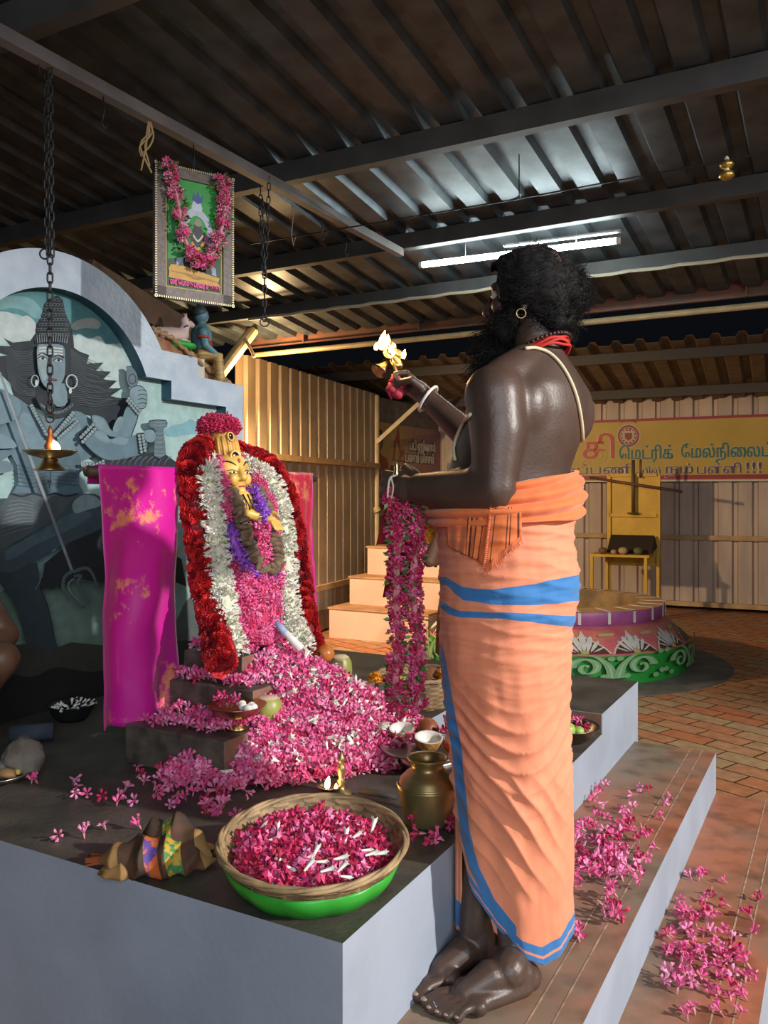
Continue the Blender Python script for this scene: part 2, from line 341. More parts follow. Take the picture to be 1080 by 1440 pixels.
# far roof over the back wall
q = MB(); f0 = V(5.6, 7.55, 3.1) ; fl = -bd
corr(f0, fl, (-bn * 1.0 - UP * .16), UP, 8.2, 3.6, .25, .05, q, top=.06, side=.03); struct('ceiling_far', q, mat('far_sheet', (.17, .12, .08), .6, .2, var=.2))
for k in (0.25, 1.7, 3.0):
    q = MB(); a = f0 + (-bn - UP * .16) * k - UP * .06; q.bar(a, a + fl * 8.2, .06, .11); struct('ceiling_far_purlin', q, mat('dark_purlin', (.06, .05, .045), .7))
# ---- mural wall: arch slab with recess ----------------------------------------------------------------
TM = 1.966; TH = .24; SC = 1.02; ZC = 1.84; RO = .655; RI = .503
def arc(r, a0, a1, n): return [(SC + r * math.cos(lerp(a0, a1, i / n)), ZC + r * math.sin(lerp(a0, a1, i / n))) for i in range(n + 1)]
ao = math.asin((2.18 - ZC) / RO); ai = math.asin((2.042 - ZC) / RI)
half_o = [(SC + 1.17, ZP), (SC + 1.17, 2.08), (SC + .81, 2.085), (SC + .81, 2.178), (SC + RO * math.cos(ao), 2.18)]
outer = half_o + arc(RO, ao, PI - ao, 40)[1:-1] + [(2 * SC - x, z) for x, z in reversed(half_o)]
half_i = [(SC + 1.03, ZP), (SC + 1.03, 1.955), (SC + .625, 1.955), (SC + .625, 2.042), (SC + RI * math.cos(ai), 2.042)]
inner = half_i + arc(RI, ai, PI - ai, 40)[1:-1] + [(2 * SC - x, z) for x, z in reversed(half_i)]
mw = MB(); n = len(outer); assert n == len(inner)
m_silver = mat('silver_blue_gloss', (.47, .55, .64), .33, 0, col2=(.38, .46, .56), scale=9, bump=.3, bscale=45)
m_teald = mat('dark_teal', (.02, .075, .11), .5)
fo = [W(s, TM, z) for s, z in outer]; fi = [W(s, TM, z) for s, z in inner]; bi = [W(s, TM + .065, z) for s, z in inner]; bo = [W(s, TM + TH, z) for s, z in outer]
mw.add(fo + fi, [(i, i + 1, n + i + 1, n + i) for i in range(n - 1)], 0)
mw.add(fi + bi, [(i, i + 1, n + i + 1, n + i) for i in range(n - 1)], 1)
mw.add(fo + bo, [(i, n + i, n + i + 1, i + 1) for i in range(n - 1)], 0); mw.poly(list(reversed(bo)), 0); 
struct('wall_mural', mw, [m_silver, m_teald])
# ================================ mural painting ==================================================
class Paint:
    def __init__(s, fn): s.mb = MB(); s.mats = []; s.fn = fn; s.k = 0
    def idx(s, col, rough=.55):
        col = tuple(min(.85, c * (.78 if max(col) > .3 else 1.0)) for c in col); nm = 'paint_%02x%02x%02x' % tuple(int(255 * min(1, c) ** .4545) for c in col); m = mat(nm, col, rough, var=.10, scale=22)
        if m not in s.mats: s.mats.append(m)
        return s.mats.index(m)
    def poly(s, col, pts, sm=0, rough=.55):
        s.k += 1
        if sm:
            P = [Vector((*p, 0)) for p in pts]; P = P[-2:] + P + P[:3]; q = []
            for j in range(1, len(pts) + 1):
                a, b, c, d = P[j:j + 4]
                for i in range(sm):
                    t = i / sm; q.append(.5 * ((2 * b) + (c - a) * t + (2 * a - 5 * b + 4 * c - d) * t * t + (3 * b - a - 3 * c + d) * t ** 3))
            pts = [(p.x, p.y) for p in q]
        from mathutils.geometry import tessellate_polygon
        tri = tessellate_polygon([[Vector((*p, 0)) for p in pts]]); s.mb.add([s.fn(x, y, s.k) for x, y in pts], [tuple(t) for t in tri], s.idx(col, rough))
    def line(s, col, pts, w, sm=6):
        q = spline([(*p, 0) for p in pts], max(2, sm * (len(pts) - 1) + 1)) if sm else [Vector((*p, 0)) for p in pts]
        w = w if hasattr(w, '__len__') else (w, w); a = []; b = []; n = len(q)
        for i, p in enumerate(q):
            d = q[min(i + 1, n - 1)] - q[max(i - 1, 0)]; d = V(-d.y, d.x, 0).normalized() * lerp(w[0], w[1], i / (n - 1)) / 2; a.append(p + d); b.append(p - d)
        s.k += 1; vs = [s.fn(p.x, p.y, s.k) for p in a + b]; s.mb.add(vs, [(i, i + 1, n + i + 1, n + i) for i in range(n - 1)], s.idx(col))
    def disc(s, col, c, rx, ry=None, n=14):
        ry = ry or rx; s.poly(col, [(c[0] + rx * math.cos(2 * PI * i / n), c[1] + ry * math.sin(2 * PI * i / n)) for i in range(n)])
    def ring(s, col, c, rx, ry, w, n=20):
        s.line(col, [(c[0] + rx * math.cos(2 * PI * i / n), c[1] + ry * math.sin(2 * PI * i / n)) for i in range(n + 1)], w, 1)
P = Paint(lambda x, y, k: on_t(x, y, TM + .064 - k * .00018))
a1 = lambda pts: [(x / 3.857, 380 + y / 3.857) for x, y in pts]
a2 = lambda pts: [(x / 3.857, 620 + y / 3.857) for x, y in pts]
q1 = lambda x, y: (x / 3.857, 380 + y / 3.857); q2 = lambda x, y: (x / 3.857, 620 + y / 3.857)
P.k = 1; ip_ = [W(s, TM + .0645, z) for s, z in inner]
from mathutils.geometry import tessellate_polygon
P.mb.add(ip_, [tuple(t) for t in tessellate_polygon([[V(s, z, 0) for s, z in inner]])], P.idx((.42, .62, .61)))
DK = (.02, .028, .036); SK = (.105, .175, .215); SKL = (.20, .30, .345); SKH = (.30, .42, .46); OUT = (.015, .022, .03)
P.poly((.10, .29, .32), a1([(-300, 300), (-200, 160), (0, 100), (110, 92), (290, 95), (420, 140), (540, 235), (620, 340), (650, 395), (560, 400), (480, 372), (400, 352), (300, 350), (200, 320), (150, 262), (60, 232), (-50, 230), (-150, 330)]), 3)
P.poly((.22, .44, .47), a1([(-100, 190), (0, 150), (100, 140), (180, 160), (240, 240), (190, 260), (120, 215), (50, 205), (0, 215)]), 3)
P.poly((.40, .46, .44), a1([(385, 305), (420, 272), (500, 258), (545, 285), (530, 318), (460, 312), (410, 325)]), 3)
P.poly((.56, .66, .66), a1([(-200, 300), (-60, 215), (0, 222), (60, 232), (100, 262), (150, 245), (195, 292), (195, 350), (150, 388), (40, 395), (-200, 420)]), 4)
P.poly((.54, .67, .66), a1([(395, 380), (430, 345), (480, 372), (540, 358), (575, 402), (625, 400), (660, 450), (720, 560), (640, 640), (500, 600), (400, 480)]), 4)
P.poly((.24, .47, .54), a1([(880, 880), (935, 842), (990, 832), (1040, 808), (1090, 850), (1150, 840), (1160, 880), (1080, 885), (990, 895), (940, 905)]), 4)
P.poly((.23, .34, .28), a2([(-200, 880), (60, 800), (200, 785), (290, 770), (520, 755), (760, 800), (1000, 860), (1200, 900), (1200, 1500), (-200, 1500)]))
P.poly((.33, .55, .50), a2([(930, 770), (990, 780), (1030, 860), (1000, 960), (930, 980)]), 3)
P.poly((.12, .14, .14), a2([(925, 1000), (950, 990), (990, 900), (1030, 850), (1060, 880), (1150, 1000), (1150, 1250), (900, 1250)]), 2)
# hair with flame-like tips
P.poly(DK, a1([(165, 382), (110, 388), (70, 392), (22, 370), (60, 412), (-60, 408), (-30, 440), (45, 462), (-40, 470), (-60, 540), (0, 560), (55, 610), (80, 700), (130, 722), (240, 765), (400, 770), (500, 792), (600, 870), (640, 850), (665, 790), (715, 695), (640, 692), (600, 682), (662, 640), (590, 642), (634, 600), (560, 592), (602, 550), (520, 545), (562, 500), (470, 507), (484, 460), (430, 440), (402, 420), (398, 370), (385, 300), (355, 232), (340, 160), (312, 135), (272, 150), (240, 182), (222, 262), (196, 292), (192, 342)]))
HL = (.085, .105, .12)
for k in range(26):
    a = k / 25; P.line(HL, a1([(385, 430 + 300 * a), (440 + 20 * a, 470 + 260 * a), (520, 500 + 240 * a + 6 * math.sin(k * 2)), (560 + 90 * a - 30 * math.sin(k * 1.7), 545 + 170 * a + 20 * math.sin(k))]), (.9, .3))
    P.line(HL, a1([(190, 430 + 250 * a), (150, 440 + 240 * a), (90, 440 + 220 * a), (20 + 25 * a, 410 + 190 * a)]), (.9, .3))
for r in range(8):
    for k in range(9):
        x = 215 + k * 18 + (r % 2) * 8; y = 160 + r * 27
        if abs(x - 290) < 34 + r * 9: P.ring(HL, q1(x, y), 2.2, 2.0, .9, 9)
for k in range(14): P.line((.17, .2, .22), a1([(205 + k * 12, 395 - 8 * math.sin(k / 13 * PI)), (200 + k * 13, 350 - 12 * math.sin(k / 13 * PI))]), (1.6, .6), 2)
# torso
P.poly(SK, a1([(-250, 700), (-100, 640), (0, 640), (60, 672), (110, 702), (150, 732), (250, 800), (330, 800), (405, 762), (470, 790), (515, 850), (520, 1000), (440, 1040), (430, 1160), (460, 1300), (60, 1300), (100, 1150), (60, 1000), (-100, 1100), (-250, 1000)]), 2)
P.poly((.15, .235, .28), a1([(130, 770), (240, 850), (270, 940), (190, 975), (120, 930), (100, 850)]), 4)
P.poly((.15, .235, .28), a1([(330, 880), (400, 800), (440, 860), (420, 960), (330, 975), (290, 930)]), 4)
P.poly((.075, .125, .155), a1([(110, 990), (240, 985), (420, 985), (430, 1110), (330, 1180), (230, 1150), (130, 1170)]), 3)
P.line(OUT, a1([(270, 985), (275, 1080), (268, 1180)]), 1.6); P.disc(OUT, q2(268, 220), 3, 4)
for k in range(6): P.line((.05, .085, .11), a2([(90, 130 + k * 22), (180, 150 + k * 20), (270, 130 + k * 20), (420, 140 + k * 20)]), 1.3)
# neck, face
P.poly(SKL, a1([(283, 630), (350, 615), (366, 715), (330, 740), (290, 722)]), 2)
P.poly((.20, .295, .345), a1([(204, 410), (250, 402), (340, 408), (353, 480), (352, 560), (336, 608), (302, 640), (272, 646), (238, 625), (213, 570), (202, 500)]), 3)
P.poly((.30, .40, .43), a1([(206, 420), (255, 420), (258, 560), (240, 600), (222, 560), (206, 500)]), 3)
for y in (420, 436, 452): P.line((.66, .70, .68), a1([(212, y + 3), (270, y), (340, y + 6)]), 2.0)
for x, y in ((232, 478), (318, 488)):
    P.poly((.55, .62, .62), a1([(x - 26, y + 2), (x - 6, y - 10), (x + 22, y + 2), (x, y + 10)]), 3); P.disc(OUT, q1(x, y), 2.2)
    P.line(OUT, a1([(x - 28, y + 2), (x - 4, y - 12), (x + 25, y + 2)]), 1.4); P.line(OUT, a1([(x - 30, y - 14), (x - 2, y - 28), (x + 30, y - 14)]), (1, 2.4))
P.line(OUT, a1([(262, 480), (256, 540), (262, 556), (282, 558)]), 1.2); P.line((.20, .06, .08), a1([(262, 596), (284, 591), (308, 597)]), 3.2); P.line(OUT, a1([(258, 597), (284, 598), (312, 598)]), .9)
P.ring((.42, .50, .51), q1(390, 604), 7.6, 9.5, 2.0); P.ring(OUT, q1(390, 604), 9, 11, .8); P.ring((.35, .42, .44), q1(190, 600), 5, 8, 1.6); P.disc((.6, .68, .66), q1(382, 655), 2.2, 4); P.disc((.55, .62, .6), q1(198, 612), 2, 5)
P.line(DK, a1([(212, 680), (250, 750), (320, 782), (390, 745), (408, 690)]), 11); 
for k in range(22): P.line((.19, .25, .28), a1([(222 + k * 8, 742 + 42 * math.sin(k / 21 * PI) - 20), (226 + k * 8, 758 + 42 * math.sin(k / 21 * PI) - 20)]), .9, 1)
def beads(p, q, n, r=2.7, bow=0):
    for k in range(n):
        u = k / (n - 1); x = lerp(p[0], q[0], u) + bow * math.sin(u * PI); y = lerp(p[1], q[1], u)
        P.disc(OUT, (x, y), r * 1.25); P.disc((.27, .36, .38), (x, y), r)
beads(q1(172, 738), q1(248, 888), 12, 3, 0); beads(q1(196, 790), q1(262, 906), 8, 2.4); beads(q1(396, 776), q1(300, 892), 10, 3); beads(q1(420, 820), q1(318, 910), 9, 2.4)
# far left arm
P.poly((.13, .21, .25), a1([(-250, 760), (-60, 660), (20, 660), (100, 700), (110, 770), (60, 820), (-80, 860), (-250, 900)]), 3); P.poly((.15, .23, .27), a1([(-120, 900), (20, 890), (85, 940), (70, 965), (-100, 960)]), 3); P.poly((.13, .2, .24), a1([(-120, 1040), (40, 1035), (60, 1090), (-120, 1110)]), 3)
# right arms with outlines
def limbp(col, pts, sm=4): 
    P.poly(OUT, pts, sm); cx = sum(p[0] for p in pts) / len(pts); cy = sum(p[1] for p in pts) / len(pts)
    P.poly(col, [(cx + (x - cx) * .95, cy + (y - cy) * .93) for x, y in pts], sm)
limbp((.12, .195, .235), a1([(492, 786), (560, 800), (605, 872), (650, 860), (690, 735), (752, 770), (722, 880), (700, 912), (600, 905), (520, 862)]))
P.poly(SKL, a1([(508, 795), (556, 810), (600, 880), (560, 870), (520, 840)]), 3); P.poly(SKL, a1([(612, 860), (640, 800), (668, 800), (660, 850), (630, 880)]), 3)
limbp(SK, a1([(428, 885), (500, 850), (590, 912), (690, 905), (795, 885), (800, 985), (700, 1022), (590, 1036), (515, 1000), (455, 940)]))
P.poly(SKL, a1([(510, 870), (560, 880), (600, 925), (570, 935), (520, 905)]), 3); P.poly(SKL, a1([(600, 920), (650, 905), (695, 915), (680, 945), (620, 940)]), 3)
P.poly(DK, a1([(560, 1030), (700, 1030), (800, 990), (900, 1000), (950, 1080), (560, 1085)]), 2)
for k in range(10): P.line((.10, .14, .16), a1([(600 + k * 32, 1060), (615 + k * 32, 1030), (640 + k * 32, 1010)]), (.6, 1.6))
limbp((.10, .15, .18), a1([(690, 530), (712, 520), (742, 560), (748, 610), (720, 640), (695, 620), (684, 570)])); P.ring(OUT, q1(718, 590), 5, 7, 1.2); limbp((.09, .14, .17), a1([(684, 525), (700, 520), (708, 545), (694, 552)]))
limbp((.16, .24, .28), a1([(706, 640), (760, 625), (795, 660), (798, 720), (780, 752), (740, 745), (706, 700)]))
for y in (655, 678, 702, 725): P.line(OUT, a1([(748, y), (772, y - 6), (795, y)]), 1.0)
limbp((.10, .15, .18), a1([(808, 815), (900, 812), (905, 850), (885, 870), (900, 1010), (835, 1015), (845, 870), (815, 850)]), 2)
for y in (822, 838, 880, 905, 930, 955, 980, 1000): P.line((.24, .32, .35), a1([(835, y), (865, y + 5), (898, y)]), 1.0)
limbp((.16, .24, .28), a1([(782, 870), (830, 866), (848, 900), (830, 935), (790, 925)]))
beads(q1(692, 708), q1(748, 775), 6, 2.2); beads(q1(700, 695), q1(758, 760), 6, 2.2); beads(q1(755, 898), q1(768, 985), 6, 2.2); beads(q1(775, 896), q1(788, 978), 6, 2.2)
beads(q1(440, 905), q1(505, 838), 6, 2.4); beads(q1(450, 930), q1(515, 862), 6, 2.4); beads(q1(455, 1050), q1(560, 1050), 7, 2.3); beads(q1(460, 1078), q1(560, 1035), 7, 2.0)
# waist cloth, tiger skin, legs, trident
P.poly((.075, .10, .115), a2([(-60, 480), (60, 285), (250, 300), (420, 285), (462, 300), (400, 330), (330, 410), (180, 495), (30, 580), (-80, 640)]), 2)
for k in range(9): P.line((.15, .19, .21), a2([(50 - k * 8, 330 + k * 24), (110, 322 + k * 20), (180, 340 + k * 16)]), 1.2)
P.line(OUT, a2([(60, 285), (120, 300), (180, 285), (240, 300), (300, 285), (360, 300), (425, 285)]), 2.5)
P.poly((.018, .024, .03), a2([(235, 670), (520, 440), (760, 520), (985, 640), (1010, 790), (960, 770), (760, 800), (400, 745), (290, 800), (215, 792)]), 1)
P.poly((.05, .08, .10), a2([(-150, 640), (40, 600), (200, 480), (330, 395), (400, 315), (470, 288), (540, 300), (600, 400), (560, 470), (330, 570), (200, 640), (60, 720), (-150, 800)]), 3)
P.poly((.075, .12, .15), a2([(40, 590), (200, 500), (320, 430), (420, 380), (500, 400), (400, 470), (200, 560), (50, 650)]), 3)
P.poly((.30, .42, .44), a2([(392, 345), (430, 302), (480, 292), (530, 310), (545, 350), (470, 375), (410, 392)]), 4)
P.poly((.035, .055, .065), a2([(-40, 720), (60, 715), (200, 660), (215, 790), (262, 910), (300, 1080), (330, 1200), (180, 1200), (118, 1000), (65, 850)]), 2)
P.line((.16, .2, .2), a2([(240, 670), (225, 740), (192, 805)]), 1.2); P.line(OUT, a2([(215, 790), (262, 910), (298, 1080)]), 1.6)
P.line((.30, .34, .36), [(-20, 505), q1(0, 560), q1(212, 1150), q2(390, 705)], 3.6, 1); P.line((.14, .17, .18), [(-18, 510), q1(8, 570), q1(222, 1150), q2(398, 705)], 1.0, 1)
TD = (.085, .12, .125)
P.line(TD, a2([(392, 705), (350, 740), (345, 810), (400, 850), (440, 900), (462, 898)]), (5, 4)); P.line(TD, a2([(395, 710), (470, 690), (510, 740), (525, 800)]), (5, 4)); P.line(TD, a2([(400, 735), (440, 730), (420, 770), (450, 830), (478, 880)]), (3, 6)); P.line((.24, .3, .29), a2([(400, 745), (370, 780), (390, 830), (430, 870)]), 1.2)
# shade at the foot of the wall, painted in as dark bands
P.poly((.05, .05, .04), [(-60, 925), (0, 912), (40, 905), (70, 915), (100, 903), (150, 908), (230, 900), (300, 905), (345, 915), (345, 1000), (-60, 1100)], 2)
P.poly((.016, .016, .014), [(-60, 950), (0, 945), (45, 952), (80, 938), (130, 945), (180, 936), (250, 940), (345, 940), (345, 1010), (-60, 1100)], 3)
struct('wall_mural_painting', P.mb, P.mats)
# ================================ shrine: stone tiers, idol, garlands ================================
def tier(s0, s1, t0, t1, z0, z1, label):
    q = MB(); q.box(W(s0, t0, z0), D * (s1 - s0), L * (t1 - t0), UP * (z1 - z0))
    # reddish face towards the steps has its lit tone put into the colour
    q.m = [0, 0, 1, 0, 0, 0] ; o = build('stone_plinth', q, [m_stone, mat('lit_reddish_stone', (.30, .14, .10), .5, col2=(.12, .09, .07), scale=8)], None, False, W((s0 + s1) / 2, (t0 + t1) / 2, z0), .004)
    return tag(o, label, 'plinth', 'stone tiers under the idol')
tier(.595, 1.52, .78, 1.19, ZP + .0005, .756, 'widest dark stone tier, lowest of the three, resting on the platform')
tier(.80, 1.36, .83, 1.19, .7565, .86, 'middle dark stone tier between the widest and the narrowest tiers')
tier(.87, 1.25, .93, 1.19, .8605, .95, 'narrowest dark stone tier directly under the garlanded idol')
ta = lambda z: 1.02 + (z - .95) * .2
fi_ = -L
def ip(f, l, z): return W(1.06 + l, ta(z) - f, z)
RA = .32
def ipf(f, l, z): return ip(f * math.cos(RA) + l * math.sin(RA) + 0, l * math.cos(RA) - f * math.sin(RA), z)
ff_ = (fi_ * math.cos(RA) - D * math.sin(RA)).normalized()
m_black = mat('oiled_black_stone', (.018, .018, .02), .35, bump=.1)
m_gold2 = mat('antique_gold', (.55, .30, .06), .45, .2, var=.3, scale=20)
m_ink = mat('ink_black', (.01, .008, .008), .5)
idol = thing('stone_idol', ip(0, 0, .951), 'black stone deity idol with golden face mask, tall crown and golden hands', 'idol')
q = MB(); pr = [(.951, .10, .10), (1.1, .105, .10), (1.25, .10, .095), (1.38, .105, .09), (1.47, .115, .085), (1.525, .07, .06), (1.56, .04, .04)]; R = []
q2_ = MB()
for z, a, b in pr: R.append([ip(b * math.cos(2 * PI * j / 24), a * math.sin(2 * PI * j / 24), z) for j in range(24)])
vs = [p for r in R for p in r]; q.add(vs, [(i * 24 + j, i * 24 + (j + 1) % 24, (i + 1) * 24 + (j + 1) % 24, (i + 1) * 24 + j) for i in range(len(pr) - 1) for j in range(24)] + [tuple(range(23, -1, -1))], 0)
for sg in (-1, 1): q.capsule([ip(.0, sg * .115, 1.47), ip(.02, sg * .14, 1.39), ip(.06, sg * .12, 1.31), ip(.11, sg * .06, 1.33)], [.034, .03, .027, .022])
build('body', q, m_black, idol)
q = MB(); q.tube([ip(.02 + .034 * math.cos(a), -.14 + .034 * math.sin(a), 1.40) for a in np.linspace(0, 2 * PI, 15)], .007, 8, caps=False); build('armlet', q, m_gold, idol)
# golden face
q = MB(); zf = 1.572; FS = 1.24; ipg = lambda f, l, z: ipf(f * FS + .004, l * FS, zf - .02 + (z - zf + .02) * FS)
q.ell(ipg(.012, 0, zf + .008), .069, 24); q.ell(ipg(.02, 0, zf - .022), (0.0546, 0.0521, 0.0521), 20, R=frame(ff_)); q.ell(ipg(.05, 0, zf - .052), (0.0198, 0.0223, 0.0174), 14)
q.capsule([ipg(.062, 0, zf + .022), ipg(.076, 0, zf - .012)], [.0087, .0135], 10); q.ell(ipg(.07, -.008, zf - .015), .0085, 10); q.ell(ipg(.07, .008, zf - .015), .0085, 10)
q.ell(ipg(.055, -.022, zf - .018), (0.0198, 0.0223, 0.0248), 12); q.ell(ipg(.055, .022, zf - .018), (0.0198, 0.0223, 0.0248), 12)
q.capsule([ipg(.0, 0, zf - .06), ipg(-.005, 0, zf - .10)], [.034, .036], 14)
for sg in (-1, 1): q.ell(ipg(.0, sg * .056, zf - .012), (0.0149, 0.0087, 0.0372), 12, R=frame(ff_))
v, f = voxmesh(q, .0032, 5); q = MB(); q.add(v, f, 0); face = build('face_mask', q, m_gold, idol); fb = BVHTree.FromPolygons([Vector(p) for p in v], f)
def onface(l, z, off=.0006):
    h = fb.ray_cast(ipg(.3, l, z), -ff_); return h[0] + ff_ * off if h[0] else ipg(.07, l, z)
m_eyew = mat('eye_white', (.8, .76, .62), .4); m_lip = mat('lip_red', (.33, .03, .03), .4)
for sg in (-1, 1):
    q = MB(); q.tube([onface(sg * (.012 + .034 * u), zf + .022 + .012 * math.sin(u * 2.4)) for u in np.linspace(0, 1, 9)], [.0015 + .002 * math.sin(u * PI) for u in np.linspace(0, 1, 9)], 6); build('eyebrow', q, m_ink, face)
    q = MB(); q.tube([onface(sg * (.010 + .034 * u), zf + .003 + .006 * math.sin(u * PI)) for u in np.linspace(0, 1, 9)], .0014, 6, 1); q.tube([onface(sg * (.010 + .024 * u), zf + .001 - .004 * math.sin(u * PI)) for u in np.linspace(0, 1, 9)], .001, 6, 1)
    q.ell(onface(sg * .023, zf + .0015, 0), (.0035, .011, .005), 10, 0, frame(ff_)); q.ell(onface(sg * .023, zf + .002, .0028), .0044, 10, 1); build('eye', q, [m_eyew, m_ink], face)
q = MB(); q.ell(onface(0, zf - .039, 0), (.0035, .014, .004), 12, 0, frame(ff_)); build('lips', q, m_lip, face)
q = MB(); q.ell(onface(0, zf + .034, 0), (.003, .005, .012), 10, 0, frame(ff_)); build('forehead_mark', q, m_lip, face)
# crown with jewels, hood of serpents
q = MB(); ca = (UP + L * .2).normalized(); cb = ipf(-.005, 0, zf + .036)
q.lathe(cb, [(.055, 0), (.062, .004), (.062, .022), (.057, .026), (.058, .05), (.055, .08), (.051, .10), (.053, .104), (.053, .115), (.047, .12), (.042, .15), (.03, .165), (0, .168)], 32, 0, ca)
for k in range(18):
    a = 2 * PI * k / 18; q.capsule([cb + ca * .03 + (frame(ca) @ V(0, math.cos(a), math.sin(a))) * .057, cb + ca * .095 + (frame(ca) @ V(0, math.cos(a), math.sin(a))) * .052], .006, 8)
cr = build('crown', q, m_gold2, idol)
for f_, z_, s_ in ((.064, zf + .062, 1.0), (.054, zf + .14, .62)):
    q = MB(); q.ell(ipf(f_, 0, z_), (.006, .019 * s_, .022 * s_), 16, 0, frame(ff_)); q.tube([ipf(f_ + .003, .020 * s_ * math.cos(a), z_ + .024 * s_ * math.sin(a)) for a in np.linspace(0, 2 * PI, 21)], .005 * s_, 8, 1, False)
    build('jewel', q, [mat('dark_gem', (.02, .012, .035), .12), m_gold], cr)
for sg in (-1, 1):
    for k in range(6):
        q = MB(); l0 = sg * (.05 + .014 * k); q.tube(spline([ip(-.04, sg * .055, zf - .06), ip(-.045, l0 * .9, zf + .02), ip(-.05, l0 * 1.02, zf + .09), ip(-.03, l0 * .85, zf + .165 - .008 * k)], 14), [.008 + .003 * math.sin(u * PI) for u in np.linspace(0, 1, 14)], 8)
        build('hood_snake', q, m_gold2 if k % 2 else m_black, idol)
# chest plate and joined golden hands
q = MB(); q.ell(ip(.062, -.02, 1.465), (.035, .055, .05), 18, R=frame(fi_)); q.ell(ip(.07, .02, 1.425), (.03, .05, .04), 18, R=frame(fi_)); v, f = voxmesh(q, .004, 4); q = MB(); q.add(v, f, 0)
for k in range(5): q.tube([ip(.10 - .004 * abs(k - 2), -.05 + .022 * k, 1.50), ip(.104, -.04 + .02 * k, 1.46), ip(.10, -.03 + .018 * k, 1.415)], .0028, 6, 1)
build('chest_plate', q, [m_gold, m_ink], idol)
q = MB(); h0 = ip(.125, .035, 1.405); q.ell(h0, (.03, .03, .022), 14, R=frame(fi_)); q.capsule([ip(.09, -.03, 1.43), h0], [.02, .018])
for k in range(4): q.capsule([h0 + D * (-.018 + .013 * k), h0 + fi_ * .03 + D * (-.022 + .014 * k) - UP * .006, h0 + fi_ * .045 + D * (-.02 + .013 * k) - UP * (.03 + .004 * (k % 2))], [.008, .0075, .006], 10)
q.capsule([h0 + UP * .015, h0 + fi_ * .02 + UP * .03, h0 + fi_ * .04 + UP * .02], [.009, .008, .006], 10); v, f = voxmesh(q, .003, 3); q = MB(); q.add(v, f, 0); build('hand', q, m_gold, idol)
# ---- garlands --------------------------------------------------------------------------------------
def sleeve(path, rad, n, tmpl, nm, sc=(.8, 1.2), tilt=.5, off=.75, flip=False):
    """n copies of a template set round a path, pointing outwards; returns 4x4 list"""
    out = []; k = len(path)
    for i in range(n):
        u = RNG.random() * (k - 1); j = min(int(u), k - 2); p = path[j].lerp(path[j + 1], u - j); d = (path[j + 1] - path[j]).normalized()
        x = d.orthogonal().normalized(); y = d.cross(x); a = RNG.random() * 2 * PI; o = x * math.cos(a) + y * math.sin(a)
        o = (o + d * RNG.normal() * tilt * .6 + V(*(RNG.normal(size=3) * tilt * .35))).normalized(); r = rad(u / (k - 1)) if callable(rad) else rad
        tw = Matrix.Rotation(RNG.random() * 6.28, 3, 'Z'); zz = o; xx = zz.orthogonal().normalized(); M = Matrix((xx, zz.cross(xx), zz)).transposed() @ tw
        out.append(np4(M, p + o * r * off, RNG.uniform(*sc)))
    return out
def garland(name, path, rad, n, tmpls, mats, pick, label, cat, group=None, core=None, sc=(.8, 1.2), off=.8, tilt=.5):
    q = MB(); k = len(path); nt = len(mats); mats = list(mats) + [core or mats[0]]
    q.tube(path, rad * .72, 10, nt)
    for M in sleeve(path, rad, n, None, None, sc, tilt, off):
        v, f, m = tmpls[RNG.integers(len(tmpls))]; q.inst(v, f, [M], [pick()], m)
    return tag(build(name, q, mats, None, False), label, cat, group)
def tt(pts): # px, py, t triples
    return [on_t(x, y, t) for x, y, t in pts]
ROSE = None
def rose():
    v = []; f = []; 
    for r0, r1, z0, z1, n in ((.017, .023, 0, .010, 7), (.011, .016, .004, .016, 6), (.005, .009, .006, .018, 5)):
        k = len(v)
        for j in range(n): a = 2 * PI * j / n; v.append((r0 * math.cos(a), r0 * math.sin(a), z0))
        for j in range(n): a = 2 * PI * (j + .3) / n; v.append((r1 * math.cos(a) * (1 + .15 * (j % 2)), r1 * math.sin(a) * (1 + .15 * (j % 2)), z1 + .003 * (j % 2)))
        f += [(k + j, k + (j + 1) % n, k + n + (j + 1) % n, k + n + j) for j in range(n)]
    return v, f, [0] * len(f)
ROSE = rose()
pR = spline(tt([(312, 938, .92), (303, 895, .98), (290, 830, 1.07), (281, 765, 1.12), (272, 700, 1.16), (269, 655, 1.18), (283, 632, 1.2), (312, 632, 1.27), (345, 643, 1.27), (374, 655, 1.17), (394, 682, 1.12), (408, 730, 1.10), (418, 800, 1.06), (428, 870, .98), (440, 918, .93)]), 90)
garland('rose_garland', pR, .043, 1150, [ROSE], m_rose, lambda: int(RNG.choice([0, 0, 0, 1, 1, 2])), 'thick red rose garland, outermost loop round the idol', 'garland', 'garlands on the idol', m_rose[2], (.75, 1.15), .8, .35)
jas = bud(.026, .0035); jas2 = petalquad(.018, .008, .3)
pWt = spline(tt([(331, 916, .93), (320, 880, .97), (312, 830, 1.01), (306, 770, 1.05), (300, 710, 1.09), (293, 668, 1.12), (303, 650, 1.2), (330, 652, 1.24), (354, 660, 1.15), (372, 672, 1.09), (388, 694, 1.06), (396, 732, 1.03), (401, 790, .99), (405, 850, .95), (413, 884, .92), (427, 908, .90)]), 90)
garland('jasmine_garland', pWt, .038, 4600, [jas, jas2], [m_pw, mat('jasmine_green', (.55, .62, .38), .6)], lambda: int(RNG.random() < .12), 'thick white jasmine garland hanging inside the red rose garland', 'garland', 'garlands on the idol', mat('jasmine_core', (.62, .64, .50), .7), (.9, 1.35), .6, .7)
pPk = spline(tt([(322, 730, 1.04), (316, 690, 1.07), (306, 652, 1.13), (318, 640, 1.2), (345, 652, 1.2), (362, 672, 1.10), (376, 702, 1.05), (384, 740, 1.01), (386, 770, .99)]), 50)
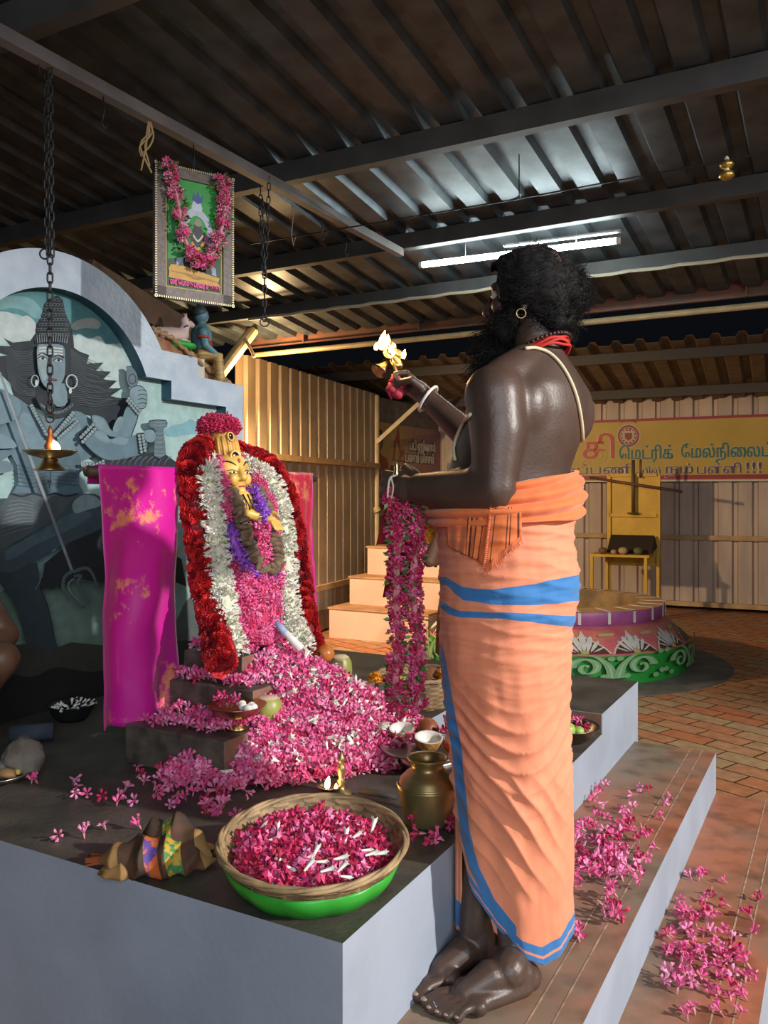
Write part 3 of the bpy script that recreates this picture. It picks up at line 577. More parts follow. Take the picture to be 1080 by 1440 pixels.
garland('oleander_garland', pPk, .022, 420, OLE, PK + [m_cream], lambda: 0, 'thin pink oleander garland round the neck, inside the white one', 'garland', 'garlands on the idol', PK[1], (.6, .9), .7, .6)
# pink flower dress: five strands
dress = thing('flower_dress', ip(.08, 0, .96), 'bright pink petal dress hanging in strands over the lower body of the idol', 'garland', 'garlands on the idol')
for pts in ([(328, 750, 1.04), (331, 800, 1.02), (336, 850, .99), (340, 905, .95)], [(345, 790, 1.0), (348, 840, .97), (352, 905, .93)], [(364, 740, .99), (366, 790, .97), (366, 850, .95), (368, 908, .92)], [(384, 790, 1.0), (381, 840, .97), (378, 905, .93)], [(356, 800, 1.04), (358, 905, .99)]):
    q = MB(); pth = spline(tt(pts), 24); q.tube(pth, .028, 10, 5)
    for M in sleeve(pth, .036, 330, None, None, (.6, .95), .5, .85):
        v, f, m = OLE[RNG.integers(5)]; mi = int(RNG.choice([0, 0, 1, 0, 2])); q.inst(v, f, [M], [0], [mi if a == 0 else 4 for a in m])
    build('petal_strand', q, PK + [m_cream, PK[1]], dress, False)
# violet loop and brown twisted garland
pV = spline(tt([(356, 688, 1.06), (334, 715, 1.08), (326, 748, 1.01), (335, 776, .985), (350, 798, .965), (371, 811, .95), (386, 800, .955), (382, 760, .97), (372, 728, .985), (366, 706, 1.0), (356, 688, 1.05)]), 60)
garland('violet_garland', pV, .015, 560, [petalquad(.024, .010, .35), bud(.02, .003)], [m_violet, mat('violet_pale', (.45, .22, .72), .6)], lambda: int(RNG.random() < .3), 'small violet flower garland looping behind the brown garland', 'garland', 'garlands on the idol', m_violet, (.8, 1.2), .6, .8)
m_brown = mat('brown_beads', (.27, .185, .11), .85, col2=(.13, .085, .05), scale=60, bump=.6, bscale=160)
bg = thing('bead_garland', ip(.14, 0, 1.25), 'thick twisted brown garland of puffy discs hanging from the neck of the idol', 'garland', 'garlands on the idol')
pB = spline(tt([(322, 690, 1.06), (328, 700, 1.04), (336, 718, 1.01), (344, 746, .985), (353, 773, .965), (364, 793, .95), (376, 802, .94), (387, 794, .94), (389, 774, .95), (384, 752, .97), (379, 732, .99), (372, 710, 1.02), (364, 694, 1.05), (356, 680, 1.08)]), 200)
ln = [0]
for a, b in zip(pB, pB[1:]): ln.append(ln[-1] + (b - a).length)
nb = int(ln[-1] / .021)
for i in range(nb):
    u = np.interp(i * .021, ln, range(len(pB))); j = min(int(u), len(pB) - 2); d = (pB[j + 1] - pB[j]).normalized(); q = MB()
    M = frame(d + V(*(RNG.normal(size=3) * .32))); q.ell(pB[j], (.0118, .031 * RNG.uniform(.88, 1.12), .029), 12, 0, M, .25); build('bead', q, m_brown, bg)
# crest of red petals on the crown
q = MB(); cc = ip(-.01, 0, 1.752); q.ell(cc, (.06, .06, .028), 14, 3)
for i in range(520):
    n_ = V(*RNG.normal(size=3)).normalized(); p = cc + V(n_.x * .066, n_.y * .066, n_.z * .034); zz = (n_ + V(*RNG.normal(size=3)) * .4).normalized(); xx = zz.orthogonal().normalized()
    v, f, m = OLE[RNG.integers(5)]; q.inst(v, f, [np4(Matrix((xx, zz.cross(xx), zz)).transposed(), p, RNG.uniform(.6, .95))], [0], [int(RNG.choice([1, 1, 3, 3])) if a == 0 else 3 for a in m])
tag(build('flower_crest', q, PK + [m_cream], None, False), 'round cluster of crimson petals set on top of the golden crown', 'flowers')
# ---- silk cloths over a rod behind the idol ------------------------------------------------------------
m_silk = mat('magenta_silk', (.62, .02, .28), .34, 0, var=.12, scale=4, sheen=.5); m_silkr = mat('red_silk', (.50, .02, .05), .38, 0, var=.15, scale=5, sheen=.4); m_zari = mat('gold_zari', (.85, .36, .12), .3, .5)
TR = 1.225; zrod = 1.572
q = MB(); q.tube([W(.47, TR, zrod), W(1.76, TR, zrod)], .018, 12); tag(build('wooden_rod', q, mat('dark_wood', (.07, .035, .02), .6), None), 'dark wooden rod carrying the silk cloths behind the idol', 'rod')
def zari_mat(nm, col, col2, edge):
    m = bpy.data.materials.new(nm); m.use_nodes = True; nt = m.node_tree; N = nt.nodes; b = N['Principled BSDF']; b.inputs['Roughness'].default_value = .36; b.inputs['Sheen Weight'].default_value = .12
    tc = N.new('ShaderNodeTexCoord'); n1 = N.new('ShaderNodeTexNoise'); n1.inputs['Scale'].default_value = 5; n1.inputs['Detail'].default_value = 9; n1.inputs['Roughness'].default_value = .7
    r = N.new('ShaderNodeValToRGB'); e = r.color_ramp.elements; e[0].position = edge; e[1].position = edge + .06; e[0].color = (*col, 1); e[1].color = (*col2, 1); e.new(edge + .13).color = (*col, 1)
    nt.links.new(tc.outputs['Object'], n1.inputs['Vector']); nt.links.new(n1.outputs['Fac'], r.inputs[0]); nt.links.new(r.outputs[0], b.inputs['Base Color']); return m
m_silkz = zari_mat('magenta_silk_zari', (.62, .010, .30), (.85, .30, .12), .545); m_redz = zari_mat('red_silk_zari', (.48, .02, .05), (.75, .22, .10), .53)
def cloth(name, s0, s1, zb, mats, label, seed, edge=None, hem=None):
    q = MB(); nu, nv = 36, 60; vs = []; ms = []
    for j in range(nv + 1):
        v = j / nv
        for i in range(nu + 1):
            u = i / nu; z = zrod + .02 - v * (zrod - zb) + (.012 * math.sin(u * 9 + seed) if j > 5 else 0) * v; s = lerp(s0, s1, u) + .012 * math.sin(v * 7 + seed) * v
            ws = .024 * math.sin(u * 9 + 2 * v + seed) * min(1, v * 2) + .03 * (v ** 2) * math.sin(u * 13 + seed * 2) * u + .012 * noise.noise(V(u * 4, v * 6, seed))
            if j == 0: ws = 0
            vs.append(W(s, TR - .021 - ws * 1.0 - .01 * min(1, v * 3), z))
    nb_ = len(vs); vs += [W(lerp(s0, s1, i / nu), TR + .021, zrod + .012) for i in range(nu + 1)] + [W(lerp(s0, s1, i / nu), TR + .024, zrod - .04) for i in range(nu + 1)]
    fs = [(j * (nu + 1) + i, j * (nu + 1) + i + 1, (j + 1) * (nu + 1) + i + 1, (j + 1) * (nu + 1) + i) for j in range(nv) for i in range(nu)]; ms = [1 if (edge and (i < 1 or i > nu - 2)) else 0 for j in range(nv) for i in range(nu)]
    fs += [(nb_ + i, nb_ + i + 1, i + 1, i) for i in range(nu)] + [(nb_ + nu + 1 + i, nb_ + nu + 2 + i, nb_ + i + 1, nb_ + i) for i in range(nu)]; ms += [0] * (2 * nu)
    q.add(vs, fs, ms); o = build(name, q, mats, None, True); so = o.modifiers.new('s', 'SOLIDIFY'); so.thickness = .003; return tag(o, label, 'cloth', 'silk cloths on the rod')
cloth('silk_cloth', .495, .855, .725, [m_silkz, m_silk], 'magenta silk cloth with gold threads hanging left of the idol', 1.0, True)
cloth('silk_cloth', 1.46, 1.715, .80, [m_redz, m_silk], 'red silk cloth with magenta edge hanging right of the idol', 2.6, True)
# ================================ flower heap and offerings ==========================================
HC = (1.06, .98); HB = [(.50, .95), (.56, .77), (.66, .64), (.77, .54), (.9, .44), (1.0, .37), (1.2, .35), (1.36, .44), (1.46, .62), (1.54, .80), (1.56, .98)]
HB = sorted([(math.atan2(t - HC[1], s - HC[0]), math.hypot(s - HC[0], t - HC[1])) for s, t in HB])
def heapz(s, t):
    a = math.atan2(t - HC[1], s - HC[0]); r = math.hypot(s - HC[0], t - HC[1])
    if a > HB[-1][0] or a < HB[0][0]: R = .5
    else: R = float(np.interp(a, [x for x, _ in HB], [y for _, y in HB]))
    rho = r / R; return ZP + .36 * max(0, 1 - rho) ** 1.05 + .012 * noise.noise(V(s * 9, t * 9, 0)), rho
def tiertop(s, t):
    z = ZP
    for s0, s1, t0, zz in ((.595, 1.52, .78, .756), (.80, 1.36, .83, .86), (.87, 1.25, .93, .95)):
        if s0 < s < s1 and t > t0: z = zz
    return z
q = MB(); na, nr = 40, 14; vs = []
for i in range(na + 1):
    a = lerp(HB[0][0], HB[-1][0], i / na); R = float(np.interp(a, [x for x, _ in HB], [y for _, y in HB]))
    for j in range(nr + 1):
        s, t = HC[0] + math.cos(a) * R * j / nr, HC[1] + math.sin(a) * R * j / nr; vs.append(W(s, t, max(heapz(s, t)[0] - .016, ZP - .02)))
q.add(vs, [(i * (nr + 1) + j, i * (nr + 1) + j + 1, (i + 1) * (nr + 1) + j + 1, (i + 1) * (nr + 1) + j) for i in range(na) for j in range(nr)], 3)
def rnd_lying(p, sc, m_n=V(0, 0, 1), spread=.7):
    zz = (m_n + V(*RNG.normal(size=3)) * spread).normalized(); xx = zz.orthogonal().normalized(); tw = Matrix.Rotation(RNG.random() * 6.28, 3, 'Z')
    return np4(Matrix((xx, zz.cross(xx), zz)).transposed() @ tw, p, sc)
cnt = 0
while cnt < 2500:
    s, t = RNG.uniform(.5, 1.58), RNG.uniform(.33, 1.12)
    z, rho = heapz(s, t); zt = tiertop(s, t)
    if rho > 1.05 or z < zt - .005 or (t > 1.0 and rho > .5): continue
    if rho > .95 and RNG.random() < .5: continue
    sn = V(0, 0, 1) - L * .35; v, f, m = OLE[RNG.integers(5)]; mi = int(RNG.choice([0, 0, 0, 2, 2, 1]))
    q.inst(v, f, [rnd_lying(W(s, t, max(z, zt) + RNG.uniform(.0, .018)), RNG.uniform(.95, 1.4), sn)], [0], [mi if a == 0 else 4 for a in m]); cnt += 1
# strips of petals along the tier edges
for (s0, s1, t0, t1, z, n) in ((.61, .79, .80, 1.12, .756, 75), (.805, .865, .86, 1.17, .86, 45), (.875, .93, .95, 1.17, .95, 40), (.62, .80, .82, 1.0, .756, 30)):
    for i in range(n):
        v, f, m = OLE[RNG.integers(5)]; mi = int(RNG.choice([0, 0, 2, 1])); q.inst(v, f, [rnd_lying(W(RNG.uniform(s0, s1), RNG.uniform(t0, t1), z + .012 + RNG.uniform(0, .015)), RNG.uniform(.9, 1.25))], [0], [mi if a == 0 else 4 for a in m])
for i in range(340):     # white buds among the heap
    while True:
        s, t = RNG.uniform(.6, 1.52), RNG.uniform(.38, 1.0); z, rho = heapz(s, t)
        if rho < .97 and z > tiertop(s, t): break
    v, f, m = BUD; zz = V(*RNG.normal(size=3)); zz.z *= .35; zz.normalize(); xx = zz.orthogonal().normalized(); q.inst(v, f, [np4(Matrix((xx, zz.cross(xx), zz)).transposed(), W(s, t, z + .02), RNG.uniform(1.0, 1.9))], [5], m)
tag(build('petal_heap', q, PK + [m_cream, m_pw], None, False), 'sloping heap of pink oleander flowers poured before the idol', 'flowers', None, 'stuff')
# ---- loose blossoms, each its own object ----------------------------------------------------------------
BM = []
for k, (v, f, m) in enumerate(OLE):
    for mi in (0, 0, 1, 2):
        b = MB(); b.add(np.array(v), f, [0 if a == 0 else 1 for a in m]); BM.append(b.mesh('oleander_blossom', [PK[mi], m_cream], None, False))
def blossom(p, sc, label, group, spread=1.3):
    o = bpy.data.objects.new('oleander_blossom', BM[RNG.integers(len(BM))]); C.objects.link(o); M = rnd_lying(p, sc, UP, spread); o.matrix_world = Matrix(M.tolist()); tag(o, label, 'flower', group)
    # rest on the surface below
    me = o.data; zz = min((o.matrix_world @ v.co).z for v in me.vertices); o.location.z += p.z + .001 - zz; return o
def scatter(n, fn, z, label, group, sc=(.95, 1.3), layer=0):
    for i in range(n):
        x, y = fn(); p = onz(x, y, z); blossom(p + UP * (RNG.random() * layer), RNG.uniform(*sc), label, group)
gx = lambda cx, cy, sx, sy: (lambda: (cx + RNG.normal() * sx, cy + RNG.normal() * sy))
def clip(fn, ok):
    def g_():
        while True:
            x, y = fn()
            if ok(x, y): return x, y
    return g_
lowok = lambda x, y: -.64 < (onz(x, y, .17) - O).dot(L) < -.385 and y < 1436 and x < 1078
scatter(52, clip(gx(965, 1330, 32, 42), lowok), .17, 'pink oleander blossom lying on the lower red step', 'blossoms on the lower step')
scatter(34, clip(gx(1020, 1370, 36, 38), lowok), .17, 'pink oleander blossom lying on the lower red step', 'blossoms on the lower step')
scatter(9, clip(lambda: (RNG.uniform(960, 1070), RNG.uniform(1215, 1300)), lowok), .17, 'pink oleander blossom lying on the lower red step', 'blossoms on the lower step')
trok = lambda x, y: -.335 < (onz(x, y, .35) - O).dot(L) < -.02
scatter(120, clip(gx(848, 1212, 40, 27), lambda x, y: trok(x, y) and x > 790), .35, 'pink oleander blossom in the pile on the upper red step behind the priest', 'blossoms on the upper step', layer=.025)
scatter(14, clip(lambda: (RNG.uniform(830, 945), RNG.uniform(1108, 1165)), trok), .35, 'pink oleander blossom scattered on the upper red step beyond the pile', 'blossoms at the far end of the upper step')
for x, y in ((848, 1290), (865, 1300), (853, 1278), (812, 1326), (808, 1322), (862, 1287), (872, 1296)): blossom(onz(x, y, .35), 1.4, 'pink oleander blossom on the upper red step near the heel of the priest', 'blossoms near the heel')
plok = lambda x, y: (lambda p: p.dot(D) > .02 and p.dot(L) > .03 and not (.58 < p.dot(D) and p.dot(L) > .77))(onz(x, y, ZP) - O)
scatter(30, clip(gx(235, 1108, 55, 12), plok), ZP, 'pink oleander blossom on the dark platform in front of the stone tiers', 'blossoms before the tiers', (.9, 1.3))
scatter(16, clip(gx(300, 1135, 35, 15), plok), ZP, 'pink oleander blossom on the dark platform in front of the stone tiers', 'blossoms before the tiers', (.9, 1.3))
for x, y in ((50, 1102), (110, 1112), (165, 1135), (82, 1180), (146, 1168), (195, 1168), (45, 1103), (118, 1180)): blossom(onz(x, y, ZP), 1.0, 'pink oleander blossom alone on the dark left half of the platform', 'blossoms on the left of the platform')
for x, y in ((582, 1168), (608, 1190), (617, 1185), (590, 1185)): blossom(onz(x, y, ZP), 1.2, 'pink oleander blossom lying by the foot of the brass pot', 'blossoms by the brass pot')
scatter(16, clip(gx(640, 1140, 14, 24), lambda x, y: plok(x, y) and x < 668), ZP, 'pink oleander blossom between the brass pot and the saffron dhoti', 'blossoms beside the dhoti')
for x, y in ((790, 1052), (797, 1046)): blossom(onz(x, y, ZN), 1.4, 'pink oleander blossom on the platform below the steel bowl', 'blossoms by the steel bowl')
# ---- bamboo basket of petals -------------------------------------------------------------------------------
def basket(name, c, r, h, rb, label, cat, tilt=.0, green=True, n=96):
    root = thing(name, c, label, cat); ax = V(0, -math.sin(tilt), math.cos(tilt)).normalized(); mB = mat('bamboo', (.33, .22, .11), .6, var=.3, scale=25); mB2 = mat('bamboo_dark', (.20, .125, .06), .65, var=.3, scale=25)
    rows = 13; prof = []
    for i in range(rows + 1):
        u = i / rows; prof.append((lerp(rb, r, u ** .62), h * u ** 1.15))
    q = MB(); x = ax.orthogonal().normalized(); y = ax.cross(x); vs = []; ms = []
    for k, (rr_, z) in enumerate(prof):
        for j in range(n):
            a = 2 * PI * j / n; wv = .0035 * (1 if ((j // 3) + k) % 2 else -1); vs.append(c + ax * z + (x * math.cos(a) + y * math.sin(a)) * (rr_ + wv))
    fs = [(i * n + j, i * n + (j + 1) % n, (i + 1) * n + (j + 1) % n, (i + 1) * n + j) for i in range(rows) for j in range(n)]
    ms = [(2 if False else (1 if ((j // 3) + i) % 2 else 0)) for i in range(rows) for j in range(n)]
    q.add(vs, fs, ms); q.add([c + (x * math.cos(2 * PI * j / n) + y * math.sin(2 * PI * j / n)) * rb + ax * .003 for j in range(n)], [tuple(range(n))], 0)
    o = build('woven_body', q, [mB, mB2, mat('green_tape', (.03, .33, .03), .35)], root); so = o.modifiers.new('s', 'SOLIDIFY'); so.thickness = .005
    q = MB()
    for k in range(3):
        q.tube([c + ax * (h + .002 + .004 * math.sin(a * 5 + k * 2.1)) + (x * math.cos(a) + y * math.sin(a)) * (r + .002 + .004 * math.cos(a * 5 + k * 2.1)) for a in np.linspace(0, 2 * PI, 160)], .0052, 6, 0, False)
    build('rim', q, mB, root)
    if green:
        q = MB(); n2 = 128; pr_ = [(rb * .9, -.001), (rb * 1.0, .002), (lerp(rb, r, .42), h * .16), (lerp(rb, r, .66), h * .40), (lerp(rb, r, .84), h * .72), (lerp(rb, r, .82), h * .74)]
        vs = [c + ax * z + (x * math.cos(2 * PI * j / n2) + y * math.sin(2 * PI * j / n2)) * (r_ + .004 + .004 * abs(math.sin(12 * PI * j / n2)) * (1 if 0 < k < 5 else 0)) for k, (r_, z) in enumerate(pr_) for j in range(n2)]
        q.add(vs, [(i * n2 + j, i * n2 + (j + 1) % n2, (i + 1) * n2 + (j + 1) % n2, (i + 1) * n2 + j) for i in range(5) for j in range(n2)]); build('green_base', q, [mat('green_tape', (.03, .33, .03), .35)], root)
        q = MB()
        for k in (2, 5, 9, 12, 14):
            a = 2 * PI * k / 16; dr = x * math.cos(a) + y * math.sin(a); ta_ = ax.cross(dr)
            pts = [(c + ax * (h * u ** 1.15) + dr * (lerp(rb, r, u ** .62) - .006)) for u in (.25, .4, .55, .68)]
            for p, p2 in zip(pts, pts[1:]): q.box(p - ta_ * .011, ta_ * .022, p2 - p, dr * .002)
        build('green_strip', q, [mat('green_tape', (.03, .33, .03), .35)], root)
    return root, ax, x, y
bc = onz(440, 1221, .665); bc.z = ZP + .004
BR, bax, bx, by = basket('bamboo_basket', bc + V(0, .012, 0), .205, .095, .135, 'round bamboo basket with green base, full of petals, near the platform corner', 'basket', .10)
q = MB(); q.lathe(bc + bax * .033 + V(0, .012, 0), [(.17, 0), (.185, .022), (.12, .036), (0, .045)], 40, 3, bax)
for i in range(950):
    a = RNG.random() * 6.283; r = .164 * math.sqrt(RNG.random()); p = bc + V(0, .012, 0) + bax * (.050 + .022 * (1 - (r / .19) ** 2) + RNG.uniform(-.004, .02)) + (bx * math.cos(a) + by * math.sin(a)) * r
    v, f, m = OLE[RNG.integers(5)]; mi = int(RNG.choice([0, 1, 1, 1, 3, 2])); q.inst(v, f, [rnd_lying(p, RNG.uniform(.95, 1.35), bax, .8)], [0], [mi if a_ == 0 else 4 for a_ in m])
tag(build('basket_petals', q, PK + [m_cream], None, False), 'mass of deep pink petals filling the bamboo basket', 'petals', None, 'stuff')
b = MB(); b.add(np.array(BUD[0]) * 1.1, BUD[1], 0); bme = b.mesh('tuberose_bud', [m_pw], None, True)
for x_, y_, a_ in (lambda T_: [(440 + (x - 445) * .82, 1196 + (y - 1190) * .72, a) for x, y, a in T_])(((352, 1150, 1.0), (385, 1158, 1.6), (366, 1172, .4), (452, 1178, .1), (470, 1174, .2), (500, 1175, 1.5), (510, 1168, .8), (545, 1155, 1.4), (535, 1200, .3), (550, 1198, .1), (380, 1205, -.8), (398, 1220, -1.0), (428, 1208, .5), (436, 1215, -1.2), (444, 1205, 1.3), (430, 1230, 1.1), (450, 1212, -.3), (480, 1208, .2), (487, 1232, 1.0), (458, 1232, .3), (492, 1240, -.6), (480, 1152, .1), (528, 1190, -.2), (418, 1200, -.3))):
    p = onz(x_, y_, ZP + .094 + (1215 - y_) * .0001); o = bpy.data.objects.new('tuberose_bud', bme); C.objects.link(o); d = V(math.cos(a_), .35, math.sin(a_) * .5).normalized(); xx = d.orthogonal().normalized()
    o.matrix_world = Matrix(np4(Matrix((xx, d.cross(xx), d)).transposed(), p, RNG.uniform(.95, 1.25)).tolist()); tag(o, 'white tuberose bud lying on the pink petals in the bamboo basket', 'flower', 'white buds in the bamboo basket')
# ---- brass pot, lamp, bowls ---------------------------------------------------------------------------------
p = onz(601, 1157, ZP); p.z += .001
q = MB(); q.lathe(p, [(0, 0), (.056, 0), (.062, .006), (.072, .06), (.079, .095), (.0795, .099), (.077, .102), (.072, .118), (.056, .134), (.044, .141), (.041, .150), (.044, .160), (.052, .168), (.0545, .171), (.053, .174), (.048, .170), (.038, .152), (.04, .138), (.07, .10), (.05, .02), (0, .015)], 56)
q.lathe(p, [(.0785, .099), (.082, .103), (.0785, .107)], 56); q.lathe(p, [(0, .122), (.06, .122)], 32, 1)
pot = build('brass_pot', q, [m_brass2, mat('water_dark', (.01, .01, .008), .05)], None, True, p); tag(pot, 'brass water pot with flared neck standing at the platform edge', 'pot')
lp = onz(480, 1117, ZP); lamp = thing('oil_lamp', lp, 'small brass standing oil lamp with burning wick behind the bamboo basket', 'lamp')
q = MB(); q.lathe(lp, [(0, 0.001), (.03, .001), (.03, .006), (.012, .014), (.008, .03), (.013, .038), (.008, .046), (.008, .05), (.013, .07), (.012, .082), (.007, .088), (.010, .096), (.011, .106), (.006, .113), (.003, .122), (0, .124)], 20); build('figure_stem', q, m_brass2, lamp)
q = MB(); dc = lp + V(-.036, -.01, .012); q.lathe(dc, [(0, 0), (.02, .002), (.034, .014), (.035, .017), (.03, .014), (0, .006)], 24); build('oil_dish', q, m_brass, lamp)
def flame(mb, p, h, r, lean=V(0, 0, 0)):
    n = 9; pts = [p + UP * (h * i / n) + lean * (i / n) ** 1.5 for i in range(n + 1)]; rs = [r * (math.sin(PI * min(1, (i / n) * .9 + .12)) ** .8) * (1 - i / n * .4) if i < n else .0004 for i in range(n + 1)]
    mb.tube(pts, rs, 10, 0); mb.tube([a * .55 + pts[0] * .45 for a in pts], [x * .6 for x in rs], 8, 1)
q = MB(); flame(q, dc + V(-.004, -.01, .012), .036, .010, V(.006, 0, 0)); flame(q, dc + V(.022, -.012, .010), .018, .006); build('flame', q, [m_flame, m_flamec], lamp)
q = MB(); a = onz(505, 1118, ZP) + UP * .012; b_ = onz(557, 1128, ZP) + UP * .012; q.tube([a, a.lerp(b_, .5) + UP * .003, b_], [.008, .010, .007], 10); tag(build('wooden_stick', q, mat('charred_wood', (.045, .04, .036), .8, bump=.3), None), 'short charred stick lying beside the small oil lamp', 'stick')
# footed bowl on the stone tier
fb_ = W(.715, .83, .757); bowl = thing('footed_bowl', fb_, 'copper coloured footed bowl with white balls at the corner of the tier', 'bowl')
q = MB(); q.lathe(fb_, [(0, 0), (.034, 0), (.033, .008), (.018, .018), (.013, .03), (.018, .036)], 32); build('foot', q, m_brass, bowl)
q = MB(); q.lathe(fb_, [(.0, .034), (.03, .036), (.066, .052), (.092, .078), (.094, .080), (.090, .080), (.062, .060), (0, .050)], 40); build('dish', q, mat('copper_ware', (.55, .30, .16), .32, 1, var=.2), bowl)
mwb = mat('white_ball', (.78, .76, .72), .7, bump=.2)
for dx, dy in ((.02, .0), (.045, .01), (.038, -.025), (.012, .03), (.055, -.012)): tag(build('white_ball', MB().ell(fb_ + V(dx, dy, .071), .0145, 12), mwb, None), 'white ash ball lying in the copper footed bowl', 'offering', 'white balls in the footed bowl')
for dx, dy in ((-.03, -.01), (-.01, -.02), (-.045, .005), (-.02, .02), (0, .0)): blossom(fb_ + V(dx, dy, .072), 1.1, 'pink oleander blossom lying in the copper footed bowl', 'blossoms in the footed bowl')
# tender coconuts
def tender(p, r, h, label, lean=V(0, 0, 1)):
    root = thing('tender_coconut', p, label, 'coconut', 'tender coconuts'); 
    q = MB(); q.lathe(p, [(0, 0.001), (r * .55, .002), (r * .92, h * .22), (r, h * .5), (r * .93, h * .8), (r * .72, h * .96)], 28, 0, lean); build('husk', q, mat('coconut_green', (.25, .32, .06), .4, col2=(.36, .33, .10), scale=14), root)
    q = MB(); q.lathe(p, [(r * .73, h * .955), (r * .5, h * 1.02), (0, h * 1.03)], 24, 0, lean); build('cut_top', q, mat('cut_cream', (.72, .55, .36), .7, var=.15, scale=20), root)
tender(W(.835, .795, .757), .047, .082, 'green tender coconut with cut top beside the copper footed bowl'); tender(W(1.395, .865, .757), .047, .115, 'green tender coconut on the far end of the lowest stone tier')
op = W(1.30, .875, .861); root = thing('orange_gourd', op, 'small orange clay ball on the tier right of the garlands', 'offering'); q = MB(); q.ell(op + UP * .034, (.037, .037, .034), 20); build('body', q, mat('orange_skin', (.55, .17, .035), .35, var=.2, scale=20), root); q = MB(); q.tube([op + V(-.02, -.03, .045), op + V(-.016, -.037, .032), op + V(-.01, -.036, .02)], .004, 6); build('mark', q, m_ink, root)
a = on_t(388, 876, .90); b_ = on_t(424, 913, .80); q = MB(); q.tube([a, b_], [.011, .0155], 14); q.tube([a, a.lerp(b_, .4)], [.0118, .0133], 14, 1); tag(build('paper_roll', q, [mat('white_paper', (.75, .74, .72), .5), mat('blue_paper', (.30, .42, .62), .5)], None), 'white and blue paper roll leaning on petals below the right jasmine strand', 'roll')
# plate of coconut halves
pc = onz(604, 1058, ZP + .045); pc.z = ZP + .05; plate = tag(build('offering_plate', MB().lathe(pc, [(0, 0), (.12, .001), (.145, .012), (.157, .014), (.157, .017), (.143, .015), (.12, .005), (0, .004)], 48), m_steel, None, True, pc), 'round steel plate of coconut halves and flowers by the brass pot', 'plate')
st = MB(); st.lathe(pc - UP * .049, [(0, 0), (.10, 0), (.11, .048), (0, .049)], 32); tag(build('plate_stand', st, m_steel, None), 'low round steel stand under the plate of coconut halves', 'stand')
def half(p, r, label, ax):
    root = thing('coconut_half', p, label, 'coconut', 'broken coconuts'); ax = Vector(ax).normalized()
    q = MB(); q.lathe(p, [(0, 0), (r * .5, r * .12), (r * .85, r * .45), (r, r * .95), (r * .97, r * 1.05)], 28, 0, ax); build('shell', q, mat('coconut_shell', (.42, .22, .05), .7, col2=(.24, .11, .03), scale=40, bump=.5, bscale=90, aniso=(1, 1, .2)), root)
    q = MB(); q.lathe(p, [(r * .98, r * 1.05), (r * .82, r * 1.06), (r * .7, r * .7), (r * .4, r * .4), (0, r * .3)], 28, 0, ax); build('flesh', q, mat('coconut_white', (.82, .80, .74), .5), root)
half(pc + V(-.085, .085, .010), .042, 'broken coconut half nearer the garland, farther back on the plate', (-.05, -.25, 1)); half(pc + V(-.006, -.03, .008), .046, 'broken coconut half at the front of the steel plate', (.05, -.2, 1))
cp = pc + V(-.002, .08, .006); q = MB(); q.ell(cp + UP * .038, (.038, .038, .04), 20); tag(build('brown_fruit', q, mat('brown_fruit', (.32, .10, .04), .4, var=.3, scale=15), None), 'brown round fruit between the two coconut halves on the plate', 'fruit')
for dx, dy, l in ((.075, -.055, 'orange red tomato at the front of the plate beside the dhoti'), (.105, .01, 'second red tomato behind the front one on the plate')):
    root = thing('tomato', pc + V(dx, dy, .008), l, 'fruit'); q = MB(); q.ell(pc + V(dx, dy, .036), (.036, .036, .028), 20); build('flesh', q, mat('tomato', (.62, .10, .03), .25, var=.15), root)
for i in range(30): blossom(pc + V(RNG.uniform(-.12, .1), RNG.uniform(.0, .12), .012 + RNG.random() * .02) if i > 12 else pc + V(RNG.uniform(.03, .13), RNG.uniform(.02, .1), .02 + RNG.random() * .05), 1.1, 'pink oleander blossom heaped on the steel plate of coconuts', 'blossoms on the plate')
# far woven basket of fruit
fc = W(1.74, .70, ZP + .002); FB, *_ = basket('fruit_basket', fc, .165, .12, .13, 'low woven basket of fruit behind the hanging garland', 'basket', 0, False, 72)
q = MB(); q.ell(fc + V(.05, .02, .10), .05, 18); tag(build('brown_coconut', q, mat('husk_brown', (.20, .075, .03), .8, bump=.5, bscale=80), None), 'reddish brown coconut in the low woven fruit basket', 'coconut')
for k in range(4):
    q = MB(); b0 = fc + V(-.09 + .018 * k, -.03, .075); q.tube(spline([b0 + V(0, .06, .05), b0 + V(-.012, .02, .04), b0 + V(0, -.02, .03), b0 + V(.03, -.05, .04)], 10), [.006, .013, .016, .017, .017, .017, .016, .014, .010, .004], 10); tag(build('banana', q, mat('banana', (.62, .45, .10), .5, var=.15), None), 'yellow banana in the low woven fruit basket', 'fruit', 'bananas in the woven basket')
mg = fc + V(-.16, -.14, .0); 
def marigold(p, r, label):
    q = MB(); 
    for i in range(140):
        n_ = V(*RNG.normal(size=3)).normalized(); v, f, m = petalquad(r * .55, r * .4, .4); xx = n_; M = frame(xx + V(*RNG.normal(size=3)) * .3); q.inst(v, f, [np4(M, p + n_ * r * .6, 1)], [0], m)
    q.ell(p, r * .7, 12); tag(build('marigold', q, mat('marigold_orange', (.80, .36, .02), .6, var=.2), None, False), label, 'flower', 'marigolds')
marigold(fc + V(.105, -.02, .115), .032, 'orange marigold in the fruit basket, against the brown coconut'); marigold(W(1.56, .80, ZP + .12), .032, 'orange marigold standing by the corner of the lowest stone tier'); 
q = MB(); q.box(W(1.525, .765, ZP + .001), D * .05, L * .05, UP * .115); tag(build('stone_peg', q, m_stone, None, False, bevel=.004), 'small dark stone post at the far corner of the lowest tier', 'post')
